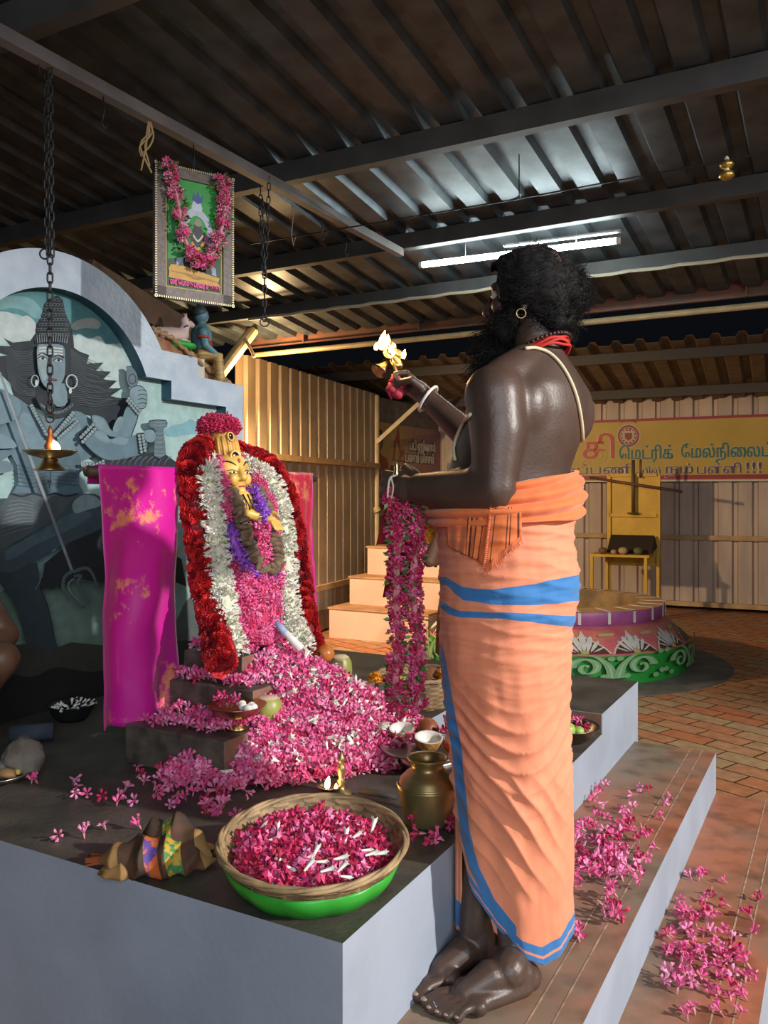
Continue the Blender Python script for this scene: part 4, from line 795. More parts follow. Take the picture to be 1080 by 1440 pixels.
# steel bowl in the dip
sb = onz(797, 1040, ZN); sb.z = ZN + .001; sbw = tag(build('steel_bowl', MB().lathe(sb, [(0, 0), (.075, 0), (.10, .02), (.118, .052), (.126, .056), (.126, .058), (.115, .054), (.095, .024), (.07, .006), (0, .006)], 48), mat('bronze_steel', (.22, .18, .15), .3, 1, var=.2), None, True, sb), 'wide dark metal bowl of fruit and petals in the dip behind the dhoti', 'bowl')
q = MB(); q.ell(sb + V(-.01, -.05, .052), (.034, .034, .03), 18); tag(build('green_fruit', q, mat('lime_green', (.33, .48, .10), .4, var=.15), None), 'pale green fruit in the wide dark metal bowl', 'fruit'); q = MB(); q.ell(sb + V(.035, -.055, .047), (.022, .022, .02), 14); tag(build('green_lime', q, MATS['lime_green'], None), 'small green lime beside the pale green fruit in the metal bowl', 'fruit')
q = MB(); q.tube(spline([sb + V(-.05, -.03, .05), sb + V(-.035, -.05, .09), sb + V(-.04, -.04, .13), sb + V(-.06, -.02, .16)], 10), [.008, .016, .019, .02, .02, .02, .019, .016, .01, .004], 10); tag(build('banana', q, MATS['banana'], None), 'yellow banana standing in the wide dark metal bowl', 'fruit')
for i in range(14): blossom(sb + V(RNG.uniform(-.04, .08), RNG.uniform(.0, .07), .03 + RNG.random() * .03), 1.1, 'pink oleander blossom among fruit in the wide dark metal bowl', 'blossoms in the metal bowl')
# left: stone, plate, iron bowl, roll
sp = onz(33, 1092, ZP); q = MB(); q.ell(sp + UP * .058, (.062, .055, .06), 24, 0, None, .25); tag(build('grinding_stone', q, mat('grey_stone', (.20, .17, .14), .8, var=.3, scale=14, bump=.4), None), 'rounded grey stone at the left edge of the platform', 'stone')
pp = onz(-6, 1098, ZP); pp.z += .012; tag(build('steel_plate', MB().lathe(pp, [(0, 0), (.09, .001), (.105, .014), (.112, .016), (.112, .019), (.10, .016), (.085, .005), (0, .004)], 40), m_steel, None, True, pp), 'steel plate with scraps of food at the left edge, before the grey stone', 'plate')
q = MB(); q.ell(pp + V(.045, -.03, .020), (.03, .022, .016), 12, 0, None, .4); q.ell(pp + V(.02, .03, .02), (.03, .025, .018), 12, 1, None, .4); q.ell(pp + V(.07, -.01, .018), (.012, .01, .01), 8, 2); tag(build('food_scraps', q, [mat('scrap_brown', (.22, .12, .05), .7), mat('scrap_grey', (.3, .27, .24), .7), mat('scrap_yellow', (.6, .4, .08), .6)], None), 'scraps of food on the steel plate by the grey stone', 'food', None, 'stuff')
ib = W(.875, 1.76, ZP + .001); tag(build('iron_bowl', MB().lathe(ib, [(0, 0), (.05, 0), (.07, .02), (.088, .06), (.09, .062), (.086, .060), (.06, .03), (0, .02)], 36), m_iron, None, True, ib), 'black iron bowl of white flowers in the dark before the mural', 'bowl')
for i in range(34):
    a_ = RNG.random() * 6.28; r_ = .078 * math.sqrt(RNG.random()); o = bpy.data.objects.new('white_blossom', bme); C.objects.link(o); d = V(math.cos(a_), math.sin(a_), .25 + RNG.random() * .5).normalized(); xx = d.orthogonal().normalized(); o.matrix_world = Matrix(np4(Matrix((xx, d.cross(xx), d)).transposed(), ib + V(r_ * math.cos(a_), r_ * math.sin(a_), .052), .8).tolist()); tag(o, 'small white flower in the black iron bowl', 'flower', 'white flowers in the iron bowl')
q = MB(); a = onz(14, 1045, ZP) + UP * .03; b_ = onz(75, 1040, ZP) + UP * .03; q.tube([a, b_], .03, 14); tag(build('rolled_mat', q, mat('blue_grey_mat', (.05, .06, .085), .8, var=.3), None), 'rolled dark blue mat lying before the iron bowl', 'mat')
# printed cloth bundle
cb_ = onz(222, 1222, ZP); bun = thing('cloth_bundle', cb_, 'crumpled brown printed cloth bundle beside the bamboo basket', 'cloth')
mcl = mat('brown_print', (.11, .042, .018), .75, col2=(.03, .02, .012), scale=14); mcy = mat('yellow_print', (.55, .33, .03), .7, col2=(.06, .22, .07), scale=60, lo=.47, hi=.53); mcz = mat('orange_print', (.55, .12, .02), .7, col2=(.10, .05, .25), scale=45, lo=.44, hi=.5); mcb = mat('ochre_cloth', (.30, .16, .05), .75, var=.3)
def crumple(cx, cy, rx, ry, rz, rot, nf, seed, name, mats_, pick):
    q = MB(); nu, nv = 64, 40; vs = []; ms = []
    for i in range(nu + 1):
        for j in range(nv + 1):
            a = 2 * PI * j / nv; u = i / nu * 2 - 1; x = u * rx; rr_ = math.sqrt(max(0, 1 - u * u * .96)); w = 1 + .30 * (1 - abs(math.sin(nf * (u + .22 * math.cos(a + seed) + .18 * noise.noise(V(u * 2, a, seed)))))) ** 1.0 - .13
            y = math.cos(a) * ry * rr_ * w; z = max(-.5, math.sin(a)) * rz * rr_ * w; X_ = x + .12 * rx * math.cos(a * 1 + seed) ; c, s = math.cos(rot), math.sin(rot)
            vs.append(cb_ + V(cx + X_ * c - y * s, cy + X_ * s + y * c, max(.002, z + rz * .5)))
    fs = [(i * (nv + 1) + j, i * (nv + 1) + j + 1, (i + 1) * (nv + 1) + j + 1, (i + 1) * (nv + 1) + j) for i in range(nu) for j in range(nv)]
    q.add(vs, fs, [pick(i / nu, j / nv) for i in range(nu) for j in range(nv)]); return build(name, q, mats_, bun)
crumple(.01, .0, .125, .06, .052, .15, 7, 1.0, 'crumpled_body', [mcl, mcz, mcy, mcb], lambda u, v: (1 if (.40 < u < .52 and .22 < v < .62) else 2 if (.58 < u < .72 and .2 < v < .62) else 3 if u < .16 or u > .9 else 0))
crumple(.035, .025, .085, .035, .075, -.2, 4, 2.4, 'upper_fold', [mcl, mcz, mcy, mcb], lambda u, v: (2 if (.35 < u < .5 and .2 < v < .6) else 3 if u > .82 else 0))
crumple(-.07, -.035, .05, .03, .025, .3, 3, 4.0, 'loose_corner', [mcb, mcl], lambda u, v: 1 if u > .7 else 0)
q = MB(); t0 = cb_ + V(-.135, .012, .012); 
for k in range(26): q.tube([t0 + V(0, RNG.uniform(-.012, .012), 0), t0 + V(-.03, RNG.uniform(-.02, .02), RNG.uniform(-.004, .016)), t0 + V(.05, RNG.uniform(-.014, .014), RNG.uniform(-.004, .02))], .0035, 5)
build('rust_cord', q, mat('rust_cord', (.33, .08, .02), .8), bun)
# ================================ hanging things ======================================================
def chain(mb, pts, link=.03, r=.0028, wd=.007):
    ln = [0]
    for a, b in zip(pts, pts[1:]): ln.append(ln[-1] + (b - a).length)
    n = max(1, int(ln[-1] / link))
    for i in range(n + 1):
        d = i * ln[-1] / n; j = min(max(0, int(np.searchsorted(ln, d, 'right')) - 1), len(pts) - 2); seg = ln[j + 1] - ln[j]; p = pts[j].lerp(pts[j + 1], (d - ln[j]) / max(seg, 1e-6)); dr = (pts[j + 1] - pts[j]).normalized()
        x = dr.orthogonal().normalized(); y = dr.cross(x); w = (x * math.cos(.6) + y * math.sin(.6)) if i % 2 else (x * math.cos(.6 + PI / 2) + y * math.sin(.6 + PI / 2)); h = link * .62
        mb.tube([p + dr * (h * math.cos(a)) * .98 + w * (wd * max(-1, min(1, 1.5 * math.sin(a)))) for a in np.linspace(0, 2 * PI, 13)], r, 6, 0, False)
TB = 1.465
ht = W(.53, TB, 2.915); hx = ht.xy.to_3d()
hl = thing('hanging_lamp', hx + UP * 1.6, 'brass oil lamp with burning wick hanging on a black chain at left', 'lamp')
Yh = ht.y; zc = lambda py: CAMH - (py - HY) / F * Yh
q = MB(); chain(q, [ht + UP * .02, hx + V(.006, 0, zc(355))]); chain(q, [ht + V(-.02, .02, .02), hx + V(-.012, 0, zc(250)), hx + V(-.010, .0, zc(352))]); chain(q, [hx + UP * zc(352), hx + UP * zc(572)], .03, .0034, .008)
q.tube([hx + V(-.017 + .017 * math.cos(a), 0, zc(357) + .017 * math.sin(a)) for a in np.linspace(0, 2 * PI, 17)], .003, 6, 0, False); q.tube([ht + V(.01, .03, .03), ht + V(-.03, -.03, .03), ht + V(-.025, -.02, -.03)], .003, 6)
build('chain', q, m_iron, hl)
q = MB()
for py in (574, 588): q.tube([hx + V(.014 * math.cos(a), .004 if py == 574 else 0, zc(py) + .015 * math.sin(a)) for a in np.linspace(0, 2 * PI, 15)], .003, 6, 0, False)
build('ring', q, m_iron, hl)
d0 = hx + UP * zc(640)
q = MB(); q.lathe(d0, [(.0, .01), (.012, .012), (.02, .03), (.012, .045), (.014, .055), (.007, .065), (.009, .08), (.004, .095), (.0, .10)], 16); build('stem', q, mat('rusty_brass', (.22, .08, .03), .5, .8), hl)
q = MB(); q.lathe(d0, [(0, -.012), (.03, -.01), (.068, 0), (.086, .012), (.088, .015), (.084, .013), (.05, .004), (0, .002)], 36); build('dish', q, m_brass2, hl)
q = MB(); q.lathe(d0, [(.024, -.012), (.026, -.02), (.036, -.036), (.052, -.047), (.053, -.051), (.0, -.05)], 32); build('foot', q, m_brass, hl)
q = MB(); flame(q, d0 + V(.03, -.02, .008), .042, .016, V(-.012, 0, 0)); build('flame', q, [m_flame, m_flamec], hl)
# second chain with ring
ct = W(1.711, TB, 2.915); cx = ct.xy.to_3d(); zc2 = lambda py: CAMH - (py - HY) / F * ct.y
ch = thing('hanging_chain', cx + UP * zc2(458), 'doubled black chain with end ring hanging right of the framed picture', 'chain')
q = MB(); chain(q, [ct + V(.02, 0, .02), cx + V(.014, 0, zc2(330)), cx + UP * zc2(378)]); chain(q, [ct + V(-.02, .01, -.03), cx + V(-.018, 0, zc2(330)), cx + UP * zc2(378)]); chain(q, [cx + V(-.008, 0, zc2(285)), cx + V(-.006, 0, zc2(376))]); chain(q, [cx + UP * zc2(376), cx + UP * zc2(447)], .03, .0034, .008); build('links', q, m_iron, ch)
q = MB(); q.tube([cx + V(.021 * math.cos(a), 0, zc2(453) + .02 * math.sin(a)) for a in np.linspace(0, 2 * PI, 19)], .003, 6, 0, False); build('ring', q, m_iron, ch)
# wire hooks and rope ends tied to the beam
for px, py0, dz, lab in ((145, 158, .06, 'bent wire hook on the tie beam next to the hanging lamp chain'), (272, 225, .07, 'wire hook on the tie beam above the framed picture'), (411, 305, .14, 'thin cord end hanging from the beam right of the doubled chain'), (452, 325, .05, 'small wire loop on the beam, second after the doubled chain'), (486, 345, .06, 'small wire hook on the beam near its far end')):
    k = on_t(px, py0, TB); q = MB(); q.tube([k + UP * .06, k + V(.004, 0, 0), k + V(-.004, 0, -dz * .6), k + V(.006, .0, -dz), k + V(.014, 0, -dz * .7)], .0025, 6); tag(build('wire_hook', q, mat('old_cord', (.22, .18, .12), .8) if dz > .1 else m_iron, None), lab, 'hook')
k = on_t(208, 185, TB); q = MB()
for j in range(5): q.tube(spline([k + V(RNG.uniform(-.02, .02), 0, .06), k + V(RNG.uniform(-.02, .02), .01, 0), k + V(RNG.uniform(-.03, .03), -.01, -.06), k + V(RNG.uniform(-.03, .04), 0, -RNG.uniform(.08, .16))], 10), .0035, 6)
tag(build('rope_end', q, mat('jute', (.36, .25, .11), .9), None), 'frayed jute rope knotted on the tie beam left of the framed picture', 'rope')
# framed picture ---------------------------------------------------------------------------------------
fd = V(.815, .579, 0).normalized(); fc0 = V(-.772, 3.414, 0); fw, fh = .338, .535; zt = 2.815; fnn = V(fd.y, -fd.x, 0); tip = (UP * .995 - fnn * .0).normalized()
pic = thing('framed_picture', fc0 + UP * (zt - fh), 'framed deity picture under the roof with a pink garland around it', 'picture')
def fp(u, v, o=0): return fc0 + fd * ((u - .5) * fw) + UP * (zt - v * fh) + fnn * o      # u right, v down
q = MB(); b = .046
for (u0, u1, v0, v1) in ((0, 1, 0, b / fh), (0, 1, 1 - b / fh, 1), (0, b / fw, 0, 1), (1 - b / fw, 1, 0, 1)): q.box(fp(u0, v1, -.012), fd * (u1 - u0) * fw, UP * (v1 - v0) * fh, fnn * .024)
build('wooden_frame', q, mat('frame_brown', (.11, .085, .075), .5, var=.3, scale=60), pic, False)
q = MB()
for i in range(38):
    for (u, v) in ((i / 37, .008), (i / 37, .992)): q.box(fp(u, v, .008) - fd * .0018 - UP * .004, fd * .0036, UP * .008, fnn * .008)
for i in range(58):
    for (u, v) in ((.012, i / 57), (.988, i / 57)): q.box(fp(u, v, .008) - fd * .004 - UP * .0018, fd * .008, UP * .0036, fnn * .008)
build('beaded_edge', q, mat('gilt_bead', (.33, .29, .15), .4, .5), pic, False)
PP = Paint(lambda x, y, k: fp(x, y, .0015 + k * .00025)); u0, u1, v0, v1 = b / fw, 1 - b / fw, b / fh, 1 - b / fh
PP.poly((.55, .45, .08), [(u0, v0), (u1, v0), (u1, v1), (u0, v1)]); PP.poly((.015, .06, .03), [(u0 + .02, v0 + .012), (u1 - .02, v0 + .012), (u1 - .02, v1 - .012), (u0 + .02, v1 - .012)])
PP.poly((.02, .22, .05), [(u0 + .03, v0 + .018), (u1 - .03, v0 + .018), (u1 - .03, .62), (u0 + .03, .70)]); PP.poly((.03, .36, .06), [(u0 + .06, v0 + .03), (u1 - .06, v0 + .03), (u1 - .1, .45), (u0 + .15, .5)], 3)
PP.poly((.50, .58, .68), [(.36, .50), (.35, .40), (.42, .31), (.52, .28), (.63, .31), (.72, .40), (.74, .55), (.68, .55), (.66, .43), (.60, .36), (.52, .34), (.45, .37), (.42, .44), (.43, .50)], 2)
PP.poly((.55, .63, .72), [(.46, .28), (.50, .22), (.56, .22), (.60, .28), (.56, .31), (.50, .31)], 2); PP.poly((.05, .10, .33), [(.47, .22), (.49, .16), (.52, .20), (.54, .14), (.57, .20), (.61, .17), (.60, .23), (.54, .25)])
PP.poly((.03, .035, .045), [(.44, .62), (.46, .50), (.48, .44), (.54, .41), (.60, .44), (.64, .52), (.66, .64), (.60, .70), (.48, .70)], 3); PP.disc((.035, .04, .05), (.54, .42), .05, .036); PP.poly((.33, .30, .24), [(.49, .40), (.54, .355), (.60, .40), (.54, .42)], 2)
PP.line((.70, .45, .05), [(.46, .55), (.54, .60), (.63, .53)], .03); PP.line((.75, .66, .5), [(.48, .49), (.54, .53), (.61, .48)], .016); PP.line((.70, .45, .05), [(.50, .62), (.56, .58), (.60, .64)], .014); PP.poly((.55, .12, .3), [(.64, .47), (.69, .50), (.67, .55), (.62, .52)], 2)
PP.poly((.35, .45, .6), [(.27, .69), (.36, .67), (.38, .75), (.27, .76)]); PP.poly((.35, .45, .6), [(.70, .70), (.77, .72), (.78, .78), (.70, .77)]); PP.poly((.015, .015, .03), [(.36, .68), (.5, .66), (.68, .70), (.70, .78), (.40, .76)], 3)
PP.line((.7, .7, .68), [(.44, .70), (.46, .75)], .012, 1); PP.line((.7, .7, .68), [(.56, .72), (.60, .74)], .012, 1)
PP.poly((.62, .36, .07), [(.20, .74), (.32, .735), (.72, .78), (.82, .79), (.80, .83), (.84, .86), (.17, .84), (.18, .80), (.17, .77)]); PP.line((.4, .2, .03), [(.2, .79), (.5, .80), (.8, .825)], .010, 1); PP.line((.33, .16, .03), [(.38, .795), (.5, .82), (.62, .81)], .016)
tm = MB(); put_text(tm, 'ஸ்ரீ ேயாகைபரவர் துைண', .03, fp(.19, .885, .006), fd, UP - fd * .03, 0, .0012, .215)
build('painted_sheet', PP.mb, PP.mats, pic, False); build('caption', tm, mat('caption_pink', (.65, .05, .25), .5), pic, False, label='pink caption lettering')
q = MB(); q.tube([fp(.3, 0, -.01), fp(.36, -.11, -.02)], .0016, 5); q.tube([fp(.52, 0, -.01), fp(.52, -.10, -.02)], .0016, 5); q.tube([fp(.95, 0, -.01), fp(.97, -.07, -.02)], .0016, 5); build('hanging_wire', q, m_iron, pic)
gp = spline([fp(.14, .02, .035), fp(.17, .12, .04), fp(.25, .30, .042), fp(.30, .50, .042), fp(.42, .66, .044), (fp(.56, .70, .044)), fp(.70, .60, .044), fp(.80, .42, .042), fp(.84, .26, .04), fp(.83, .12, .04), fp(.80, .04, .035)], 80)
pgl = thing('picture_garland', gp[40], 'pink flower garland with green leaves draped over the framed picture', 'garland')
q = MB(); q.tube(gp, .008, 6, 4)
for c in (2, 8, 13, 19, 24, 31, 36, 41, 46, 52, 58, 63, 67, 72, 77):
    for i in range(26):
        n_ = V(*RNG.normal(size=3)).normalized(); v, f, m = OLE[RNG.integers(5)]; p = gp[c] + n_ * .02; zz = (n_ + fnn * .5).normalized(); xx = zz.orthogonal().normalized(); mi = int(RNG.choice([0, 0, 2, 1])); q.inst(v, f, [np4(Matrix((xx, zz.cross(xx), zz)).transposed(), p, RNG.uniform(.6, .85))], [0], [mi if a == 0 else 4 for a in m])
build('flowers', q, PK + [m_cream], pgl, False)
q = MB()
for M in sleeve(gp, .022, 320, None, None, (.7, 1.3), .8, 1.0):
    v, f, m = petalquad(.022, .012, .3); R_ = M[:3, :3] @ np.array(frame(V(0, 0, 1))); M2 = M.copy(); M2[:3, :3] = R_; q.inst(v, f, [M2], [0], m)
build('leaves', q, m_leaf, pgl, False)
# tube light ---------------------------------------------------------------------------------------------
ta0, tb0 = V(.215, 5.075, 2.885), V(1.269, 4.50, 2.862); tl = thing('tube_light', (ta0 + tb0) / 2, 'glowing fluorescent tube light hanging under the third roof purlin', 'light'); du = (tb0 - ta0).normalized()
q = MB(); q.tube([ta0 + du * .02, tb0 - du * .02], .017, 16); build('tube', q, mat('tube_glow', (.9, 1, 1), .5, emit=60, ecol=(.86, 1.0, 1.0)), tl)
q = MB(); q.tube([ta0, ta0 + du * .022], .019, 14); q.tube([tb0 - du * .022, tb0], .019, 14); build('end_cap', q, mat('white_plastic', (.7, .72, .7), .4), tl)
q = MB(); q.bar(ta0.lerp(tb0, .45) + UP * .05, tb0 + UP * .05, .035, .012); q.tube([ta0.lerp(tb0, .25) + UP * .015, ta0.lerp(tb0, .25) + UP * .10], .0015, 5); q.tube([ta0.lerp(tb0, .8) + UP * .015, ta0.lerp(tb0, .8) + UP * .09], .0015, 5); build('bracket', q, MATS['white_plastic'], tl)
# overhead wire with small brass bell -------------------------------------------------------------------------
w0 = V(.644, 4.0, CAMH + 419 / F * 4.0); wl = -L
q = MB(); q.tube([w0 + wl * k + UP * (.0 + .008 * abs(k) - .012) for k in np.linspace(-1.6, 2.0, 20)], .0035, 6); q.tube([w0 + UP * -.012, w0 + UP * .20], .003, 6); q.tube([w0 + V(-.04, 0, -.02), w0, w0 + V(.03, 0, -.005)], .003, 5); tag(build('overhead_wire', q, m_iron, None), 'thin dark wire strung below the roof, tied up at one point', 'wire')
bp_ = w0 + wl * .922; bz = bp_.z - .005; bb = thing('brass_bell', bp_ - UP * .09, 'small gilded bell ornament hanging on the overhead wire', 'bell')
q = MB(); q.lathe(bp_ - UP * .085, [(.0, 0), (.02, .002), (.032, .012), (.026, .03), (.010, .036), (.009, .044), (.024, .05), (.030, .062), (.022, .072), (.010, .078), (.006, .085)], 18); build('bell_body', q, mat('gilt', (.55, .36, .08), .35, .8), bb); q = MB(); q.lathe(bp_ - UP * .052, [(.0, 0), (.012, .002), (.010, .014), (0, .016)], 12); q.lathe(bp_ - UP * .004, [(.011, 0), (.008, .012), (0, .02)], 12); build('white_bead', q, mat('cream_bead', (.7, .66, .5), .5), bb)
# statues and roped roof edge behind the arch -------------------------------------------------------------------
ms = mat('pastel_red_tier', (.30, .07, .05), .6, col2=(.35, .26, .10), scale=12)
def wt(px, py, t=2.32): return on_t(px, py, t)
q = MB(); o_ = [wt(205, 560), wt(205, 470), wt(250, 478), wt(320, 532), wt(338, 552), wt(338, 620), wt(205, 640)]; q.slab(o_, L, .32); st_ = build('shrine_roof', q, ms, None, False); tag(st_, 'sloping painted shrine roof edge rising behind the mural arch', 'roof')
q = MB(); e = spline([wt(213, 462, 2.3), wt(240, 474, 2.3), wt(268, 498, 2.3), wt(300, 524, 2.3), wt(332, 545, 2.3)], 60); q.tube([p + UP * .008 * math.sin(i * 1.3) + D * .006 * math.cos(i * 1.3) for i, p in enumerate(e)], .012, 8); tag(build('twisted_rope', q, mat('rope_tan', (.38, .24, .12), .8, var=.3, scale=30), None), 'twisted tan rope running down the shrine roof edge', 'rope')
mgr = mat('bright_green', (.03, .38, .05), .5, var=.3, scale=30)
cb0 = wt(246, 488, 2.36); cow = thing('bull_statue', cb0 + UP * .0, 'pinkish white seated bull statue on green base above the mural arch', 'statue')
q = MB(); q.ell(cb0 + UP * .01, (.12, .08, .03), 16, 0, Matrix.Rotation(.5, 3, 'Z')); build('green_base', q, mgr, cow)
q = MB(); fw_ = (D * .9 - L * .5).normalized(); c0_ = cb0 + UP * .085 - fw_ * .03
q.capsule([c0_ - fw_ * .10, c0_, c0_ + fw_ * .09 + UP * .015], [.055, .065, .05]); q.capsule([c0_ + fw_ * .09 + UP * .02, c0_ + fw_ * .115 + UP * .10], [.045, .034]); q.capsule([c0_ + fw_ * .105 + UP * .12, c0_ + fw_ * .165 + UP * .095], [.036, .022])
for sg in (-1, 1):
    sd = fw_.cross(UP) * sg; q.capsule([c0_ + fw_ * .10 + UP * .145 + sd * .02, c0_ + fw_ * .09 + UP * .165 + sd * .05], [.010, .007], 8); q.capsule([c0_ + fw_ * .115 + UP * .155 + sd * .014, c0_ + fw_ * .115 + UP * .185 + sd * .018], [.008, .003], 8)
    q.capsule([c0_ + fw_ * .07 - UP * .03 + sd * .04, c0_ + fw_ * .13 - UP * .05 + sd * .045, c0_ + fw_ * .09 - UP * .065 + sd * .05], [.022, .017, .014], 10); q.capsule([c0_ - fw_ * .08 - UP * .02 + sd * .05, c0_ - fw_ * .02 - UP * .055 + sd * .07], [.035, .018], 10)
v, f = voxmesh(q, .006, 3); v = (v - np.array(cb0)) * .72 + np.array(cb0); q = MB(); q.add(v, f); build('body', q, mat('pink_white', (.62, .46, .42), .5, var=.1), cow)
q = MB(); q.tube([c0_ + fw_ * (.105 + .036 * math.cos(a) * .6) + UP * (.075 + .012 * math.cos(a)) + fw_.cross(UP) * .042 * math.sin(a) for a in np.linspace(0, 2 * PI, 21)], .007, 8, 0, False); q.v = [(a_ - np.array(cb0)) * .72 + np.array(cb0) for a_ in q.v]; build('blue_collar', q, mat('collar_blue', (.03, .05, .3), .5), cow)
q = MB()
for sg in (-1, 1): q.ell(c0_ + fw_ * .135 + UP * .125 + fw_.cross(UP) * sg * .026, .006, 8)
q.v = [(a_ - np.array(cb0)) * .72 + np.array(cb0) for a_ in q.v]; build('eye', q, m_ink, cow)
s0 = wt(284, 500, 2.34); sv = thing('deity_statue', s0, 'blue skinned seated deity statue in yellow cloth above the mural arch', 'statue'); f2 = (D * .75 - L * .66).normalized(); r2 = f2.cross(UP); hs = .00398
pz = lambda px, py: wt(px, py, 2.34)
q = MB(); hh = pz(283, 444); q.ell(hh, (.042, .036, .048), 18, 0, frame(f2)); q.ell(hh + f2 * .036 - UP * .006, .010, 8); q.capsule([hh - UP * .03, hh - UP * .07], [.02, .026]); ch_ = hh - UP * .105
q.capsule([ch_ + r2 * .05, ch_ - r2 * .05], [.036, .036]); q.capsule([ch_, ch_ - UP * .09], [.06, .052]); 
for sg in (-1, 1): q.capsule([ch_ + r2 * sg * .075, ch_ + r2 * sg * .09 - UP * .075 + f2 * .01, ch_ + r2 * sg * .06 - UP * .115 + f2 * .07], [.026, .021, .017])
v, f = voxmesh(q, .005, 3); q = MB(); q.add(v, f); build('body', q, mat('statue_blue', (.10, .24, .30), .45, var=.15), sv)
q = MB(); q.ell(hh + UP * .018 - f2 * .008, (.044, .04, .042), 14, 0, frame(f2)); q.ell(hh + UP * .066 - f2 * .006, (.02, .02, .024), 10); build('hair', q, mat('statue_hair', (.03, .05, .06), .5), sv)
q = MB(); hp = ch_ - UP * .12; q.capsule([hp + r2 * .04, hp + r2 * .05 + f2 * .09 - UP * .01, hp + r2 * .05 + f2 * .10 - UP * .13], [.036, .03, .026]); q.capsule([hp - r2 * .04, hp - r2 * .05 + f2 * .09 - UP * .01, hp - r2 * .05 + f2 * .10 - UP * .13], [.036, .03, .026]); v, f = voxmesh(q, .006, 3); q = MB(); q.add(v, f); build('yellow_cloth', q, mat('statue_yellow', (.58, .42, .16), .5, col2=(.3, .18, .06), scale=30, aniso=(.3, .3, 3)), sv)
q = MB(); q.box(hp - r2 * .06 - f2 * .08 - UP * .15, r2 * .12, f2 * .09, UP * .12); build('seat', q, mat('statue_white', (.6, .6, .56), .5), sv, False)
q = MB()
for sg in (-1, 1): q.tube([ch_ + r2 * sg * (.082 + .0) + f2 * .028 * math.cos(a) + r2 * .028 * math.sin(a) - UP * .03 for a in np.linspace(0, 2 * PI, 15)], .008, 6, 0, False)
q.tube([ch_ + f2 * .058 * math.sin(a) + r2 * .05 * math.cos(a) - UP * (.01 + .05 * max(0, math.sin(a))) for a in np.linspace(0, PI, 13)], .007, 6); build('red_ornament', q, mat('statue_red', (.5, .05, .03), .5), sv)
q = MB(); a = wt(120, 385, 2.75); b_ = wt(262, 470, 2.75); q.bar(a, b_, .08, .16); struct('ceiling_plank', q, mat('old_plank', (.12, .07, .04), .8, var=.3, scale=5))
# ================================ far part of the shed =====================================================
WC = V(1.57, 7.7, 0)
well = thing('painted_well', WC, 'round painted well with lotus petals, green scroll band and purple rim', 'well')
def wl_(th, r, z): return WC + V(math.cos(th) * r, math.sin(th) * r, z)
m_green = mat('well_green', (.015, .24, .03), .45, var=.1); m_wpink = mat('well_pink', (.50, .10, .13), .5, col2=(.55, .20, .12), scale=5); m_wbrown = mat('well_brown', (.10, .03, .022), .5); m_wpur = mat('well_purple', (.36, .09, .26), .45, var=.1); m_wor = mat('well_orange', (.55, .26, .13), .6, col2=(.38, .24, .10), scale=9)
q = MB(); q.lathe(WC, [(1.15, .005), (1.15, .232)], 96); build('green_band', q, m_green, well)
q = MB(); q.lathe(WC, [(1.15, .232), (1.14, .245), (.985, .402), (.93, .425)], 96, 0); build('lotus_band', q, m_wpink, well)
q = MB(); q.lathe(WC, [(.93, .425), (.935, .44), (.955, .455), (.96, .54), (.955, .547)], 96, 0); q.lathe(WC, [(.955, .547), (.73, .555)], 96, 1); 
build('rim', q, [m_wpur, m_wor], well)
q = MB(); q.lathe(WC, [(.73, .555), (.72, .53), (.71, .01)], 64); build('inner_wall', q, mat('well_inside', (.24, .15, .06), .8, col2=(.12, .075, .035), scale=6, bump=.3), well)
def band(z0, r0, z1, r1): return lambda u, v, k: wl_(u, lerp(r0, r1, v) + .0008 * k * .5 + .002, lerp(z0, z1, v) + .0004 * k)
LP = Paint(lambda u, v, k, b_=band(.245, 1.142, .400, .988): b_(u, v, k % 24 + 1)); nP = 16; WH = (.66, .64, .60)
for i in range(nP):
    c = 2 * PI * i / nP; w = PI / nP
    og = lambda s: [(c - w * .98 * s, .0), (c - w * .80 * s, .30 * s), (c - w * .45 * s, .55 * s), (c - w * .15 * s, .72 * s), (c, 1.02 * s), (c + w * .15 * s, .72 * s), (c + w * .45 * s, .55 * s), (c + w * .80 * s, .30 * s), (c + w * .98 * s, .0)]
    OX = [x for x, _ in og(1.0)]; OY = [y for _, y in og(1.0)]
    for col_, k_ in (((.70, .60, .50), 1.0), ((.085, .028, .02), .92)):      # ogee panel laid on in narrow upright slices so that it hugs the curve
        for a_ in range(16):
            x0_, x1_ = (lerp(OX[0], OX[-1], b_ / 16) for b_ in (a_, a_ + 1)); f_ = lambda x: float(np.interp(x, OX, OY)) * k_ * (1 if k_ == 1 else .97)
            LP.poly(col_, [(c + (x0_ - c) * k_, 0), (c + (x1_ - c) * k_, 0), (c + (x1_ - c) * k_, f_(x1_)), (c + (x0_ - c) * k_, f_(x0_))]); LP.k -= 1
        LP.k += 1
    for j in range(-3, 4):
        a = j * .42; b = (c + w * .10 * j, .06); tip = (c + w * .80 * math.sin(a), .06 + .80 * math.cos(a) * (1.02 if j == 0 else .95)); dx, dy = tip[0] - b[0], tip[1] - b[1]; nx, ny = -dy * .075 * w / .5, dx * .075 / w * .5
        LP.poly(WH, [b, (b[0] + dx * .5 + nx, b[1] + dy * .5 + ny), (b[0] + dx * .85 + nx * .9, b[1] + dy * .85 + ny * .9), tip, (b[0] + dx * .85 - nx * .9, b[1] + dy * .85 - ny * .9), (b[0] + dx * .5 - nx, b[1] + dy * .5 - ny)], 2)
    LP.poly((.55, .40, .13), [(c - w * .14, .0), (c - w * .10, .12), (c, .16), (c + w * .10, .12), (c + w * .14, .0)], 2)
    LP.poly((.50, .38, .17), [(c + w - w * .32, .72), (c + w + w * .32, .76), (c + w + w * .30, .88), (c + w - w * .30, .84)], 2)
